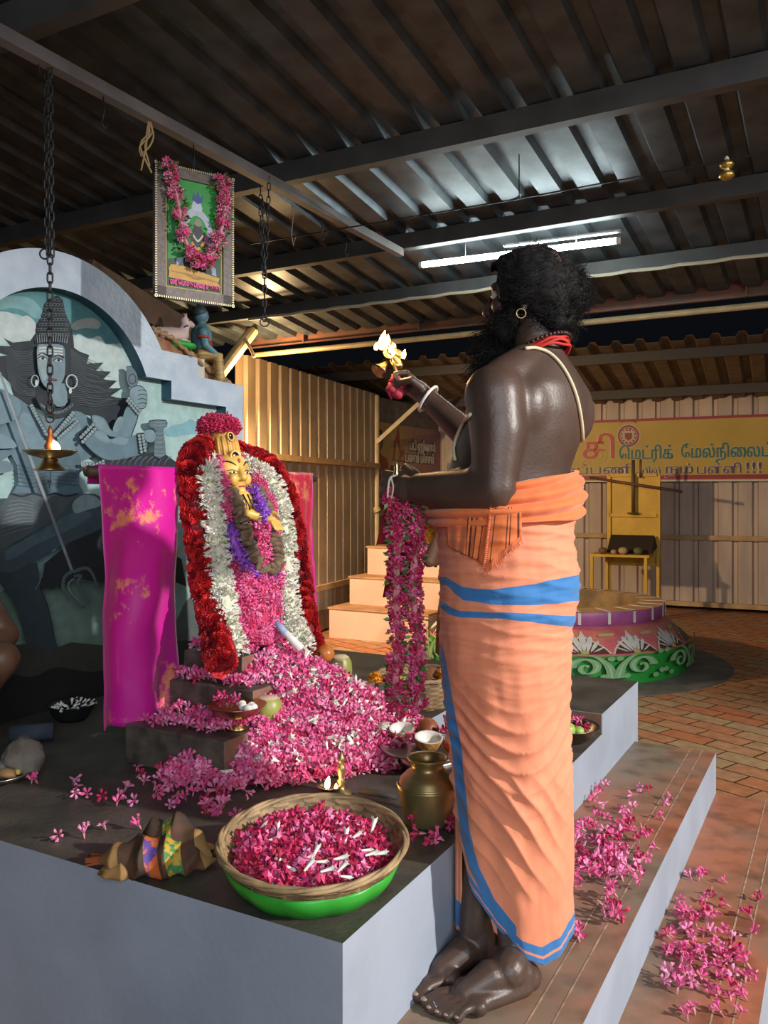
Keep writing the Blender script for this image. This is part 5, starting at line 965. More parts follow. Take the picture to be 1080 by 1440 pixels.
build('lotus_painting', LP.mb, LP.mats, well, False)
GP = Paint(band(.01, 1.15, .228, 1.15)); LG = (.20, .42, .18); LG2 = (.33, .52, .30)
for i in range(16):
    c = 2 * PI * i / 16; w = PI / 16; sg = 1 if i % 2 else -1
    sp = [(c + sg * w * (.55 - .5 * u) * math.cos(u * 9) * .95, .45 + (.36 - .30 * u) * math.sin(u * 9)) for u in np.linspace(0, 1, 22)]
    GP.line(LG, sp, (.075, .02), 2); GP.line(LG2, sp, (.022, .006), 2)
    GP.line(LG, [(c - sg * w * .9, .05), (c - sg * w * .75, .5), (c - sg * w * .3, .85), (c + sg * w * .3, .95)], (.08, .02)); GP.line(LG2, [(c - sg * w * .9, .05), (c - sg * w * .75, .5), (c - sg * w * .3, .85)], (.02, .006))
    for a, b in ((.85, .9), (-.85, .75), (.9, .2), (.6, .06), (-.6, .12)): GP.disc(LG, (c + sg * w * a, b), .028, .085)
build('scroll_painting', GP.mb, GP.mats, well, False)
q = MB()
for i in range(24):
    a = 2 * PI * i / 24; dr = V(math.cos(a), math.sin(a), 0); tn = V(-dr.y, dr.x, 0); q.box(WC + dr * .74 - tn * .012 + UP * .5525, tn * .024, dr * .222, UP * .003); q.box(WC + dr * .9575 - tn * .012 + UP * .45, tn * .024, dr * .006, UP * .095)
build('rim_stripe', q, mat('stripe_white', (.66, .6, .55), .6), well, False)
# pink stepped plinth against the left wall ---------------------------------------------------------------
m_pstep = mat('peach_wash', (.64, .43, .33), .75, var=.07, scale=3); m_ptop = mat('peach_top', (.42, .22, .10), .75, var=.2)
c0 = V(-.574, 8.80, 0); sets = thing('stepped_plinth', c0, 'peach painted stepped plinth of three high steps against the ribbed wall', 'steps')
for k, (o_, z0, z1) in enumerate(((c0, 0, .32), (c0 + D * .30 - L * .07, .32, .62), (c0 + D * .58 - L * .13, .62, .93))):
    q = MB(); q.box(o_ + UP * (z0 + .0005), -L * (1.15 - .06 * k), D * (.95 - .3 * k), UP * (z1 - z0 - .02)); q.box(o_ - D * .012 + L * .012 + UP * (z1 - .02), -L * (1.17 - .06 * k), D * (.96 - .3 * k), UP * .02, 1); build('step', q, [m_pstep, m_ptop], sets, False)
# yellow stand with panel, table and iron rods --------------------------------------------------------------
m_yel = mat('yellow_paint', (.62, .36, .025), .5, var=.1, scale=6); pc0 = at(891, 780, 10.35); pc0.z = 0; hw = .295
ys = thing('yellow_stand', pc0, 'yellow metal stand with tall back panel and small table before the ribbed wall', 'stand')
def yp(u, d, z): return pc0 + bd * u + bn * d + UP * z
q = MB(); q.box(yp(-hw, 0, .62), bd * 2 * hw, -bn * .01, UP * 1.12); build('back_panel', q, m_yel, ys, False)
q = MB()
for u in (-hw, hw): q.bar(yp(u, .015, 0), yp(u, .015, 1.75), .045, .03, bn)
for z in (1.735, 1.24, .64): q.bar(yp(-hw, .015, z), yp(hw, .015, z), .03, .04, UP)
build('panel_frame', q, m_yel, ys, False)
for u, d in ((-hw - .13, .42), (hw - .09, .42), (-hw - .02, .05), (hw + .0, .05)):
    q = MB(); q.bar(yp(u, d, 0.0), yp(u, d, .75), .035, .035, bn); build('leg', q, m_yel, ys, False)
q = MB(); q.box(yp(-hw - .15, .44, .75), bd * (2 * hw + .1), -bn * .42, UP * .03); build('table_top', q, m_yel, ys, False)
q = MB(); q.slab([yp(-hw + .02, .30, .79), yp(hw - .04, .30, .79), yp(hw - .0, .12, .86), yp(hw - .04, .10, 1.0), yp(-hw + .04, .10, 1.0)], -bn, .03); tag(build('black_tray', q, mat('sooty_tray', (.03, .02, .014), .6), None, False), 'sooty dark tray leaning on the table of the yellow stand', 'tray')
for u, d, r, c_, l in ((-.30, .38, .045, (.16, .09, .04), 'brown coconut at the left end of the yellow table'), (-.06, .40, .05, (.50, .33, .17), 'pale cut log end in the middle of the yellow table'), (.11, .38, .05, (.12, .13, .05), 'dark green gourd right of the pale log on the yellow table'), (-.17, .40, .032, (.45, .28, .13), 'small tan fruit left of the pale log on the yellow table')):
    q = MB(); q.ell(yp(u, d, .78 + r * .9), (r * 1.15, r, r * .9), 16); tag(build('offering_fruit', q, mat('fruit_%d' % int(u * 100 + 50), c_, .6, var=.2), None), l, 'fruit')
q = MB(); q.tube([yp(.005, .06, 1.26), yp(.005, .06, 1.92)], .02, 10); q.tube([yp(.005, .06, 1.26), yp(.005, .06, 1.275)], .07, 12); q.tube([yp(.09, .05, 1.70), yp(.09, .05, 1.93)], .014, 8); q.tube([yp(-.52, .09, 1.71), yp(.58, .10, 1.53)], .018, 10); tag(build('iron_rods', q, mat('rusty_iron', (.16, .085, .04), .6, .4), None), 'rusty iron rods crossed in front of the yellow panel', 'rod')
# yellow banner with Tamil lettering on the back wall --------------------------------------------------------
def rayp(px, py, p0, n):
    d = V((px - HX) / F, 1, -(py - HY) / F); cam = V(0, 0, CAMH); return cam + d * ((p0 - cam).dot(n) / d.dot(n))
bp0 = B0 + bn * .10; RB = lambda x, y, k=0: rayp(x, y, bp0, bn) + bn * (.0006 * k)
ban = thing('school_banner', RB(950, 677), 'long yellow banner with Tamil school lettering on the far ribbed wall', 'banner')
zt_, zb_ = RB(1000, 585).z, RB(1000, 677).z; l_, r_ = RB(690, 640), RB(1180, 640); l_.z = r_.z = 0
q = MB(); q.slab([l_ + UP * zb_, r_ + UP * zb_, r_ + UP * zt_, l_ + UP * zt_], -bn, .012); build('sheet', q, mat('banner_yellow', (.46, .30, .03), .5, var=.05, scale=2), ban, False)
q = MB(); q.box(l_ + UP * (zt_ - .035) + bn * .002, r_ - l_, bn * .003, UP * .035); q.box(l_ + UP * (zb_ + .03) + bn * .002, r_ - l_, bn * .003, UP * .055); q.box(l_ + UP * (zb_ - .0) + bn * .002, r_ - l_, bn * .003, UP * .02, 1); build('border', q, [mat('banner_red', (.30, .012, .02), .5), mat('banner_white', (.6, .56, .5), .5)], ban, False)
def btext(body, x0, x1, y, size, col, name, bold=.006, halo=(.6, .6, .55)):
    a, b = RB(x0, y), RB(x1, y); b.z = a.z; w = (b - a).length
    t = MB(); put_text(t, body, size, a + bn * .012, bd, UP, 0, bold, w); build('lettering', t, mat(name, col, .5), ban, False)
    t = MB(); put_text(t, body, size, a + bn * .004, bd, UP, 0, bold + .004, w * 1.01); build('lettering_edge', t, mat('letter_halo', halo, .5), ban, False)
btext('தி', 818, 862, 645, .40, (.50, .035, .02), 'letter_red', .004); btext('ெமட்ரிக்', 870, 945, 646, .22, (.01, .13, .10), 'letter_teal', .0025); btext('ேமல்நிைலப்', 957, 1083, 644, .22, (.01, .13, .10), 'letter_teal', .0025)
btext('சிறப்பணி', 768, 890, 667, .16, (.09, .02, .12), 'letter_purple', .0); btext('-யில்', 894, 928, 667, .12, (.09, .02, .12), 'letter_purple', .0); btext('நம்', 934, 973, 666, .16, (.09, .02, .12), 'letter_purple', .0); btext('பள்ளி', 978, 1040, 666, .16, (.09, .02, .12), 'letter_purple', .0); btext('!!!', 1047, 1068, 665, .19, (.09, .02, .12), 'letter_purple', .0)
EP = Paint(lambda x, y, k: RB(x, y, k + 4)); EP.disc((.6, .5, .35), (884, 613), 17, 17, 28); EP.disc((.35, .02, .03), (884, 613), 15, 15, 28); EP.disc((.6, .5, .35), (884, 613), 12.5, 12.5, 24); EP.disc((.38, .03, .03), (884, 613), 11.5, 11.5, 24)
for i in range(12): EP.disc((.6, .5, .3), (884 + 9.3 * math.cos(i * PI / 6), 613 + 9.3 * math.sin(i * PI / 6)), 1.5, 1.8, 8)
EP.poly((.6, .5, .35), [(876, 606), (892, 606), (892, 617), (884, 623), (876, 617)]); EP.poly((.38, .05, .04), [(879, 609), (889, 609), (889, 616), (884, 620), (879, 616)]); EP.line((.38, .05, .04), [(873, 594), (884, 591), (895, 594)], 2.0)
build('emblem', EP.mb, EP.mats, ban, False)
# poster on the side wall --------------------------------------------------------------------------------------
RP = lambda x, y, k=0: rayp(x, y, P0 - L * .02, -L) - L * (.0008 * k)
pos = thing('poster', RP(580, 690), 'faded yellow and mauve poster with Tamil lettering and a woman in a sari', 'poster')
z1_, z0_ = 2.43, 1.22
q = MB(); pa, pb = RP(529, 690), RP(640, 690); pa.z = pb.z = 0
def pos_mat():
    m = bpy.data.materials.new('poster_print'); m.use_nodes = True; nt = m.node_tree; N = nt.nodes; b = N['Principled BSDF']; tc = N.new('ShaderNodeTexCoord'); sp = N.new('ShaderNodeSeparateXYZ'); r = N.new('ShaderNodeValToRGB')
    mp = N.new('ShaderNodeMapRange'); mp.inputs[1].default_value = -1.2; mp.inputs[2].default_value = 1.2; nt.links.new(tc.outputs['Object'], sp.inputs[0]); nt.links.new(sp.outputs[1], mp.inputs[0]); nt.links.new(mp.outputs[0], r.inputs[0]); nt.links.new(r.outputs[0], b.inputs['Base Color'])
    e = r.color_ramp.elements; e[0].position = .2; e[1].position = .75; e[0].color = (.42, .29, .10, 1); e[1].color = (.28, .13, .15, 1); b.inputs['Roughness'].default_value = .5; return m
q.slab([pa + UP * z0_, pb + UP * z0_, pb + UP * z1_, pa + UP * z1_], L, .008); build('sheet', q, pos_mat(), pos, False)
QP = Paint(lambda x, y, k: RP(x, y, k + 1)); X = lambda pts: [(520 + x / 7.58, 570 + y / 7.58) for x, y in pts]
QP.poly((.035, .02, .02), X([(60, 290), (95, 250), (130, 270), (145, 340), (135, 420), (120, 470), (70, 480), (60, 400)]), 2); QP.poly((.30, .15, .08), X([(68, 330), (95, 305), (122, 340), (120, 420), (98, 470), (72, 430)]), 3)
QP.poly((.30, .15, .08), X([(85, 460), (112, 460), (125, 540), (75, 540)])); QP.poly((.25, .055, .025), X([(62, 540), (130, 540), (185, 580), (190, 690), (150, 750), (160, 900), (140, 1100), (62, 1100)]), 2); QP.line((.42, .25, .05), X([(75, 560), (120, 700), (130, 900)]), 1.2)
RD = (.25, .06, .03); QP.poly(RD, X([(298, 225), (285, 300), (262, 380), (240, 580), (255, 580), (278, 400), (310, 400)])); QP.poly(RD, X([(300, 230), (305, 430), (320, 560), (330, 560), (318, 420)])); QP.poly(RD, X([(300, 560), (330, 500), (360, 450), (350, 520), (320, 570)])); QP.poly(RD, X([(230, 570), (360, 590), (360, 605), (230, 592)]))
QP.poly((.04, .04, .06), X([(222, 640), (270, 645), (268, 720), (218, 715)])); build('printed_figure', QP.mb, QP.mats, pos, False)
def ptext(body, x0, x1, y, size, bold, col):
    a, b = RP(x0, y), RP(x1, y); b.z = a.z; dp = (b - a).normalized()
    t = MB(); put_text(t, body, size, a - L * .012, dp, UP, 0, bold, (b - a).length); build('lettering', t, mat('poster_letter', (.55, .50, .42), .5), pos, False)
    t = MB(); put_text(t, body, size, a - L * .010, dp, UP, 0, bold * 2.5, (b - a).length); build('lettering_edge', t, mat('poster_letter_edge', (.03, .05, .05), .5), pos, False)
ptext('படி ஏறினால்', 575, 611, 632, .17, .006, 0); ptext('பணம் மிச்சம்', 569, 609, 649, .17, .006, 0)
t = MB(); a, b_ = RP(571, 609), RP(602, 609); b_.z = a.z; put_text(t, 'தைலபேசி வாங்க', .08, a - L * .01, (b_ - a).normalized(), UP, 0, 0, (b_ - a).length); build('small_lettering', t, mat('poster_small', (.32, .20, .12), .5), pos, False)
# ================================ people =====================================================================
m_skin = mat('dark_skin', (.070, .041, .030), .42, spec=.5, var=.12, scale=14, bump=.08, bscale=140)
m_skin2 = mat('brown_skin', (.15, .075, .042), .5, var=.12, scale=14)
m_hair = mat('black_hair', (.011, .010, .010), .75, spec=.15); m_nail = mat('nail', (.30, .19, .14), .3)
def torso(mb, rings, f, l, n=28):
    vs = [c + f * (b * math.cos(2 * PI * j / n)) + l * (a * math.sin(2 * PI * j / n)) for c, a, b in rings for j in range(n)]; k = len(rings)
    mb.add(vs, [(i * n + j, i * n + (j + 1) % n, (i + 1) * n + (j + 1) % n, (i + 1) * n + j) for i in range(k - 1) for j in range(n)] + [tuple(range(n - 1, -1, -1)), tuple(range((k - 1) * n, k * n))])
def hand(mb, wrist, x, z, side, curl=(60, 80, 60), sc=1.0, thumb=(.03, .05), spread=0.0):
    x = Vector(x).normalized(); z = Vector(z); z = (z - x * z.dot(x)).normalized(); y = z.cross(x) * side; w = Vector(wrist); T = lambda a, b, c: w + (x * a + y * b + z * c) * sc
    mb.capsule([T(0, 0, 0), T(.03, 0, .002)], [.026 * sc, .030 * sc]); mb.ell(T(.052, 0, 0), (.046 * sc, .041 * sc, .017 * sc), 16, 0, Matrix((x, y, z)).transposed()); tips = []
    for i, (yy, ln) in enumerate(((.031, .074), (.0105, .082), (-.0105, .076), (-.030, .060))):
        p = T(.088 - abs(yy) * .18, yy, .004); a = 0; pts = [T(.05, yy * .8, .002), p]
        for fr, c in zip((.45, .31, .24), curl):
            a += math.radians(c + i * 3); p = p + (x * math.cos(a) - z * math.sin(a) + y * (spread * (1.5 - i) * .1)) * ln * fr * sc; pts.append(p)
        mb.capsule(pts, [.0105 * sc, .0105 * sc, .0098 * sc, .009 * sc, .0078 * sc], 10); tips.append((pts[-1], (pts[-1] - pts[-2]).normalized()))
    t = [T(.018, .026, -.004), T(.045, .044, -.014), T(.045 + thumb[0], .040 - thumb[1] * .3, -.036), T(.05 + thumb[0], .012 - thumb[1] * .3, -.050)]; mb.capsule(t, [.015 * sc, .0125 * sc, .011 * sc, .0085 * sc], 10)
    return tips
def foot(mb, heel, ankle, d, side, ln=.255, lift=0):
    d = Vector(d); d.z = 0; d.normalize(); y = V(-d.y, d.x, 0) * side; h = Vector(heel)     # y points to the big toe side
    mb.ell(h + UP * .034, (.036, .034, .034), 14); mb.capsule([h + d * .02 + UP * .045, h + d * .10 + UP * .052 + y * .006, h + d * (ln * .62) + UP * .030 + y * .006], [.038, .038, .027], 14); mb.capsule([h + d * .02 - y * .014 + UP * .026, h + d * (ln * .60) - y * .026 + UP * .020], [.026, .021], 12); mb.capsule([h + d * (ln * .58) + y * .034 + UP * .024, h + d * (ln * .58) - y * .034 + UP * .019], [.025, .02], 12)
    mb.capsule([Vector(ankle), h + d * .05 + UP * .06], [.040, .044], 14); mb.ell(Vector(ankle) - y * .034 - UP * .012, .016, 10); nails = []
    for k, (yy, l2, r) in enumerate(((.036, 1.0, .0150), (.015, .99, .0112), (-.003, .95, .0105), (-.020, .90, .0100), (-.036, .83, .0098))):
        b0 = h + d * (ln * .66) + y * yy * .9 + UP * .022; tp = h + d * (ln * l2 - r) + y * yy * 1.05 + UP * (r * .95); md = b0.lerp(tp, .55) + UP * .007; mb.capsule([b0, md, tp], [r * 1.05, r * .98, r], 10); nails.append((tp, d, r))
    return nails
def head(mb, c, f, up=UP, sc=1.0):
    f = Vector(f).normalized(); l = UP.cross(f); R = Matrix((f, l, UP)).transposed(); T = lambda a, b, z: c + (f * a + l * b + UP * z) * sc
    mb.ell(T(-.012, 0, .022), (.095 * sc, .077 * sc, .095 * sc), 24, 0, R); mb.ell(T(.022, 0, -.035), (.068 * sc, .062 * sc, .078 * sc), 22, 0, R); mb.ell(T(.058, 0, -.092), (.026 * sc, .028 * sc, .020 * sc), 14, 0, R)
    mb.capsule([T(.084, 0, .018), T(.098, 0, -.012), T(.108, 0, -.030)], [.010 * sc, .012 * sc, .015 * sc], 10); mb.ell(T(.094, .014, -.034), .010 * sc, 10); mb.ell(T(.094, -.014, -.034), .010 * sc, 10)
    mb.capsule([T(.078, .034, .024), T(.088, .0, .022), T(.078, -.034, .024)], .010 * sc, 10); mb.ell(T(.086, 0, -.062), (.012 * sc, .024 * sc, .008 * sc), 12, 0, R); mb.ell(T(.083, 0, -.074), (.012 * sc, .020 * sc, .008 * sc), 12, 0, R)
    for s in (-1, 1):
        mb.ell(T(.060, s * .040, -.025), (.024 * sc, .022 * sc, .024 * sc), 12, 0, R); mb.ell(T(-.012, s * .074, -.012), (.022 * sc, .009 * sc, .032 * sc), 14, 0, R @ Matrix.Rotation(s * .3, 3, 'Z')); mb.ell(T(-.008, s * .073, -.046), .009 * sc, 10)
    return T
def eyes(parent, T, sc=1.0):
    q = MB()
    for s in (-1, 1): q.ell(T(.074, s * .033, .002), .0125 * sc, 12, 0); q.ell(T(.084, s * .033, .002), .006 * sc, 10, 1)
    build('eyes', q, [mat('eyeball', (.6, .56, .5), .3), m_ink], parent)
def strands(mb, surf, n, ln, r=.0007, curl=.4, grav=.0, m=0):
    """surf() gives root point and outward normal"""
    for i in range(n):
        p, nn = surf(); d = (nn + V(*RNG.normal(size=3)) * curl).normalized(); L_ = ln * RNG.uniform(.5, 1.3); pts = [p - nn * .004]
        for k in range(4): d = (d + V(*RNG.normal(size=3)) * curl * .8 - UP * grav).normalized(); pts.append(pts[-1] + d * L_ / 4)
        mb.tube(pts, [r, r, r * .9, r * .7, r * .3], 3, m, False)
def ellsurf(cs):     # list of (centre, radii); random points on the outside
    def g_():
        while True:
            c, r, w = cs[RNG.integers(len(cs))]; n_ = V(*RNG.normal(size=3)).normalized(); p = c + V(n_.x * r[0], n_.y * r[1], n_.z * r[2])
            if w is None or w(p): return p, n_
    return g_
# ---- the priest ---------------------------------------------------------------------------------------------
B = V(.30, 2.03, 0); f = V(-.75, .66, 0).normalized(); l = V(-f.y, f.x, 0)
def pt(a, b, z): return B + f * a + l * b + UP * z
priest = thing('person', V(.27, 1.98, .351), 'bare-backed bearded person in saffron dhoti standing on the step, holding up a flaming lamp', 'person')
q = MB()
torso(q, [(pt(0, 0, 1.12), .135, .11), (pt(0, 0, 1.25), .14, .12), (pt(.0, 0, 1.38), .145, .128), (pt(.014, -.005, 1.47), .155, .140), (pt(.008, -.015, 1.56), .164, .142), (pt(-.015, -.03, 1.64), .176, .138), (pt(-.035, -.042, 1.70), .186, .126), (pt(-.05, -.048, 1.755), .176, .105), (pt(-.055, -.05, 1.80), .125, .080), (pt(-.055, -.05, 1.83), .075, .066)], f, l, 48)
q.ell(pt(.035, .03, 1.655), (.07, .07, .06), 14); q.ell(pt(.03, -.11, 1.655), (.07, .07, .06), 14)         # chest
q.capsule([pt(-.058, -.05, 1.78), pt(-.045, -.052, 1.90)], [.066, .056]); q.capsule([pt(-.06, -.05, 1.83), pt(-.05, .10, 1.765)], [.055, .05]); q.capsule([pt(-.06, -.05, 1.83), pt(-.05, -.19, 1.765)], [.055, .05])
for s_ in (.055, -.15): q.ell(pt(-.104, s_, 1.70), (.04, .06, .075), 14, 0, Matrix((f, l, UP)).transposed())
hc = pt(-.028, -.052, 1.985); hf = (f + l * .25).normalized()
sl = pt(-.05, .135, 1.735); el = V(.245, 1.865, 1.512); wr = V(.085, 1.985, 1.512)
q.capsule([sl - UP * .01, sl.lerp(el, .45) + V(.008, -.006, 0), el + UP * .012], [.070, .064, .050]); q.capsule([el, el.lerp(wr, .35) - UP * .004, wr], [.052, .052, .040])
sr = pt(-.045, -.20, 1.735); er = V(.33, 2.41, 1.585); wrr = V(.125, 2.53, 1.795)
q.capsule([sr, sr.lerp(er, .45), er], [.068, .056, .044]); q.capsule([er, er.lerp(wrr, .35), wrr], [.045, .047, .032])
rx = (wrr - er).normalized()
for hip, kn, an in ((pt(0, .07, 1.18), V(.285, 2.03, .82), V(.305, 1.962, .435)), (pt(0, -.08, 1.18), V(.25, 2.10, .83), V(.218, 2.03, .445))):
    q.capsule([hip, kn], [.075, .052]); q.capsule([kn, kn.lerp(an, .35) - f * .01, an], [.052, .052, .038])
v, fc_ = voxmesh(q, .006, 26, .5); q = MB(); q.add(v, fc_); HT = head(q, hc, hf)
hand(q, wr, V(-.74, .55, -.02), V(-.66, -.75, .12), -1, (70, 85, 60), 1.22); hand(q, wrr, rx + V(-.1, 0, -.05), V(.35, .55, .75), 1, (55, 85, 60), 1.05)
nl = foot(q, V(.330, 1.94, .351), V(.304, 1.952, .425), V(-.88, -.40, 0), -1, .255)
nl += foot(q, V(.268, 2.062, .351), V(.226, 2.035, .445), V(-.84, -.53, 0), 1, .265)
v, fc_ = voxmesh(q, .004, 4, .5); q = MB(); q.add(v, fc_); q.m = [0] * len(fc_); build('body', q, m_skin, priest); bvh = BVHTree.FromPolygons([Vector(p) for p in v], fc_)
def surf(px, py, off=.003, tree=None):
    d = V((px - HX) / F, 1, -(py - HY) / F).normalized(); h = (tree or bvh).ray_cast(V(0, 0, CAMH), d)
    return (h[0] + h[1] * off) if h[0] else None
def surfpath(pts, off=.003, n=40, tree=None):
    P_ = spline([(*p, 0) for p in pts], n); r = [surf(p.x, p.y, off, tree) for p in P_]; return [p for p in r if p is not None]
q = MB()
for tp, d, r in nl: q.ell(tp + d * r * .45 + UP * r * .62, (r * .62, r * .62, r * .25), 10)
build('toenails', q, m_nail, priest); eyes(priest, HT)
q = MB(); tp, d, r = nl[1]; q.tube([tp - d * .008 + UP * (r * 1.15 * math.sin(a)) + d.cross(UP) * (r * 1.15 * math.cos(a)) for a in np.linspace(0, 2 * PI, 17)], .0022, 6, 0, False); build('toe_ring', q, mat('silver', (.6, .6, .6), .25, 1), priest)
# hair with bun, beard
hcap = hc + V(.012, .0, .022); cs = [(hcap, (.108, .100, .098), lambda p: (p - hc).dot(hf) < .045 or p.z > hc.z + .07), (HT(-.016, .066, .004), (.042, .028, .046), None), (at(799, 413, 2.07), (.056, .056, .06), None), (at(776, 452, 2.03), (.062, .062, .055), None)]
q = MB()
for c, r, w in cs: q.ell(c, [x * .98 for x in r], 26, 0, None, .06)
q.ell(hc + hf * .02 + UP * .05, (.085, .085, .06), 18); v2, f2_ = voxmesh(q, .007, 2); v2 = v2.copy(); keep = []
for i, p in enumerate(v2):
    pv = Vector(p); n_ = noise.noise(pv * 38) * .006 + noise.noise(pv * 90) * .003; v2[i] = pv + (pv - hcap).normalized() * n_
q = MB(); fk = [t for t in f2_ if not ((Vector(v2[t[0]]) - hc).dot(hf) > .062 and v2[t[0]][2] < hc.z + .075)]; q.add(v2, fk); strands(q, ellsurf(cs), 3800, .028, .0006, .55); strands(q, ellsurf(cs[2:]), 1500, .035, .0007, .8); build('hair', q, m_hair, priest)
q = MB(); bc0 = HT(.075, 0, -.105); bcs = [(HT(.048, .04, -.078), (.038, .032, .045), None), (HT(.05, -.035, -.075), (.035, .035, .045), None), (bc0, (.05, .052, .05), None), (bc0 + V(-.012, .0, -.055), (.052, .05, .056), None), (bc0 + V(-.02, .0, -.11), (.042, .04, .05), None), (HT(.02, .06, -.05), (.02, .016, .04), None), (HT(.02, -.06, -.05), (.02, .016, .04), None)]
for c, r, w in bcs: q.ell(c, r, 16, 0, None, .1)
v2, f2_ = voxmesh(q, .006, 2); q = MB(); q.add(v2, f2_); strands(q, ellsurf(bcs[2:5]), 2600, .045, .0006, .35, .3); strands(q, ellsurf(bcs), 2200, .03, .0006, .5, .2); build('beard', q, m_hair, priest)
q = MB(); ep = HT(-.006, .084, -.052); q.tube([ep + V(.011 * math.cos(a), .0, .011 * math.sin(a) - .008) for a in np.linspace(0, 2 * PI, 17)], .0016, 6, 0, False); build('earring', q, m_brass, priest)
# threads and beads
q = MB(); pth = surfpath([(738, 492), (752, 491), (770, 497), (786, 512), (800, 535), (810, 562), (816, 595), (817, 625), (812, 650), (806, 668)], .004, 50); q.tube(pth, .0042, 8); build('sacred_thread', q, mat('thread_cream', (.66, .56, .36), .7), priest); q = MB()
p2 = surfpath([(664, 582), (652, 598), (643, 618), (640, 634), (642, 648)], .004, 20)
if len(p2) > 3: q.tube(p2, .004, 8)
build('sacred_thread', q, mat('thread_cream', (.66, .56, .36), .7), priest)
nk = pt(-.056, -.05, 1.835); q = MB()
for k, (dz, rr_) in enumerate(((.0, .068), (.006, .067), (-.007, .070), (.011, .066))): q.tube([nk + f * rr_ * 1.05 * math.cos(a) + l * rr_ * 1.05 * math.sin(a) + UP * (dz - .028 * math.cos(a) + .003 * math.sin(a * 5 + k)) for a in np.linspace(0, 2 * PI, 41)], .0036, 6, 0, False)
build('red_neck_threads', q, mat('red_thread', (.50, .02, .015), .7), priest)
q = MB()
for k in range(46): a = 2 * PI * k / 46; q.ell(nk + f * .074 * math.cos(a) + l * .074 * math.sin(a) + UP * (.012 - .034 * math.cos(a)), .0052, 8)
build('bead_necklace', q, mat('dark_beads', (.05, .02, .015), .35), priest)
q = MB(); cw = wrr + rx * .008 - rx * .02; x_ = rx.orthogonal().normalized(); y_ = rx.cross(x_); q.tube([cw + (x_ * math.cos(a) + y_ * math.sin(a)) * .043 + rx * .010 * math.cos(a) for a in np.linspace(0, 2 * PI, 33)], .0046, 8, 0, False); build('bangle', q, mat('white_bangle', (.75, .74, .7), .35), priest)
# dhoti --------------------------------------------------------------------------------------------------
m_saf = mat('saffron_cotton', (.80, .27, .14), .75, var=.05, scale=30, sheen=.2, bump=.08, bscale=260); m_blue = mat('blue_border', (.025, .16, .42), .6, var=.12, scale=30, sheen=.2); m_or = mat('orange_towel', (.74, .17, .04), .75, var=.08, scale=30, sheen=.3); m_ordk = mat('towel_stripe', (.10, .025, .015), .8)
m_dhoti = m_saf.copy(); m_dhoti.name = 'saffron_cotton_blue_border'; nt_ = m_dhoti.node_tree; b_ = nt_.nodes['Principled BSDF']; src_ = b_.inputs['Base Color'].links[0].from_socket
an = nt_.nodes.new('ShaderNodeAttribute'); an.attribute_name = 'border'; mr = nt_.nodes.new('ShaderNodeMapRange'); mr.inputs[1].default_value = -.5; mr.inputs[2].default_value = .5; mr.inputs[3].default_value = 1; mr.inputs[4].default_value = 0; mx_ = nt_.nodes.new('ShaderNodeMix'); mx_.data_type = 'RGBA'
nt_.links.new(an.outputs['Fac'], mr.inputs[0]); nt_.links.new(mr.outputs[0], mx_.inputs['Factor']); nt_.links.new(src_, mx_.inputs[6]); mx_.inputs[7].default_value = (.03, .18, .46, 1); nt_.links.new(mx_.outputs[2], b_.inputs['Base Color'])
YS = [690, 700, 730, 760, 800, 830, 860, 880, 920, 960, 1000, 1050, 1100, 1150, 1200, 1250, 1290, 1330]
LX = [620, 614, 615, 618, 620, 620, 619, 621, 621, 625, 632, 639, 643, 647, 655, 665, 676, 690]
RX = [805, 806, 804, 803, 810, 811, 806, 801, 797, 796, 795, 797, 801, 803, 804, 802, 803, 802]
YC = 2.03; sc_ = YC / F
HEMX = [640, 665, 690, 720, 745, 775, 805]; HEMY = [1190, 1232, 1282, 1314, 1326, 1316, 1299]
def dh(th, v, top=690, off=0.0, rear=1296):
    """th: 0 = image right, -90deg = towards the camera"""
    c, s = math.cos(th), math.sin(th)
    x0 = lerp(668, 802, (c + 1) / 2); hem = float(np.interp(x0, HEMX, HEMY)) if s < .15 else lerp(float(np.interp(x0, HEMX, HEMY)), rear, min(1, (s - .15) * 2))
    y = top + v * (hem - top); a0, a1 = np.interp(y, YS, LX), np.interp(y, YS, RX); cx = (a0 + a1) / 2; a = (a1 - a0) / 2; z = CAMH - (y - HY) * sc_
    X = (cx - HX) * sc_ + 0; A = a * sc_; Bd = A * 1.0
    ph = th + PI / 2; fold = 0.0; lo = min(1, max(0, (y - 880) / 120))
    u = (c + 1) / 2; sh = lambda g: 1 - abs(math.sin(PI * g)) ** .7
    fold += lo * (.003 * math.sin(4 * ph + 1.3) + .0022 * math.sin(7 * ph + y * .012))
    w1 = math.exp(-((y - 1040) / 62) ** 2) * (1 if s < .3 else .3); fold += .010 * w1 * sh((y - (985 + 75 * (1 - ((u - .52) / .52) ** 2))) / 27 + .25 * noise.noise(V(u * 3, y * .01, 0)))
    w2 = min(1, max(0, (y - 1050) / 50)) * min(1, max(0, (1245 - y) / 90)) * min(1, max(0, (1.02 - u) * 3)); fold += .009 * w2 * sh((y - (1000 + 260 * u)) / 46 + .3 * noise.noise(V(u * 4, y * .012, 3)))
    w3 = max(0, min(1, (y - 900) / 40)) * max(0, min(1, (1010 - y) / 50)); fold += .004 * w3 * max(0, u - .4) * sh((y - 900 + 70 * u) / 21)
    up = 1 - lo; fold += up * (.0045 * sh((y - 700) * .045 + .5 * math.sin(ph * 1.3 + .5) + .5 * noise.noise(V(u * 3, y * .02, 7))) + .0018 * sh((y - 700) * .09 + .8 * ph + .6 * noise.noise(V(u * 5, y * .02, 2))))
    fold += .006 * noise.noise(V(c * 2.4, s * 2.4, y * .012)) + .0018 * noise.noise(V(c * 6, s * 6, y * .03))
    r = 1 + (fold + off) / A
    return V(X + A * c * r, YC + Bd * s * r, z), y
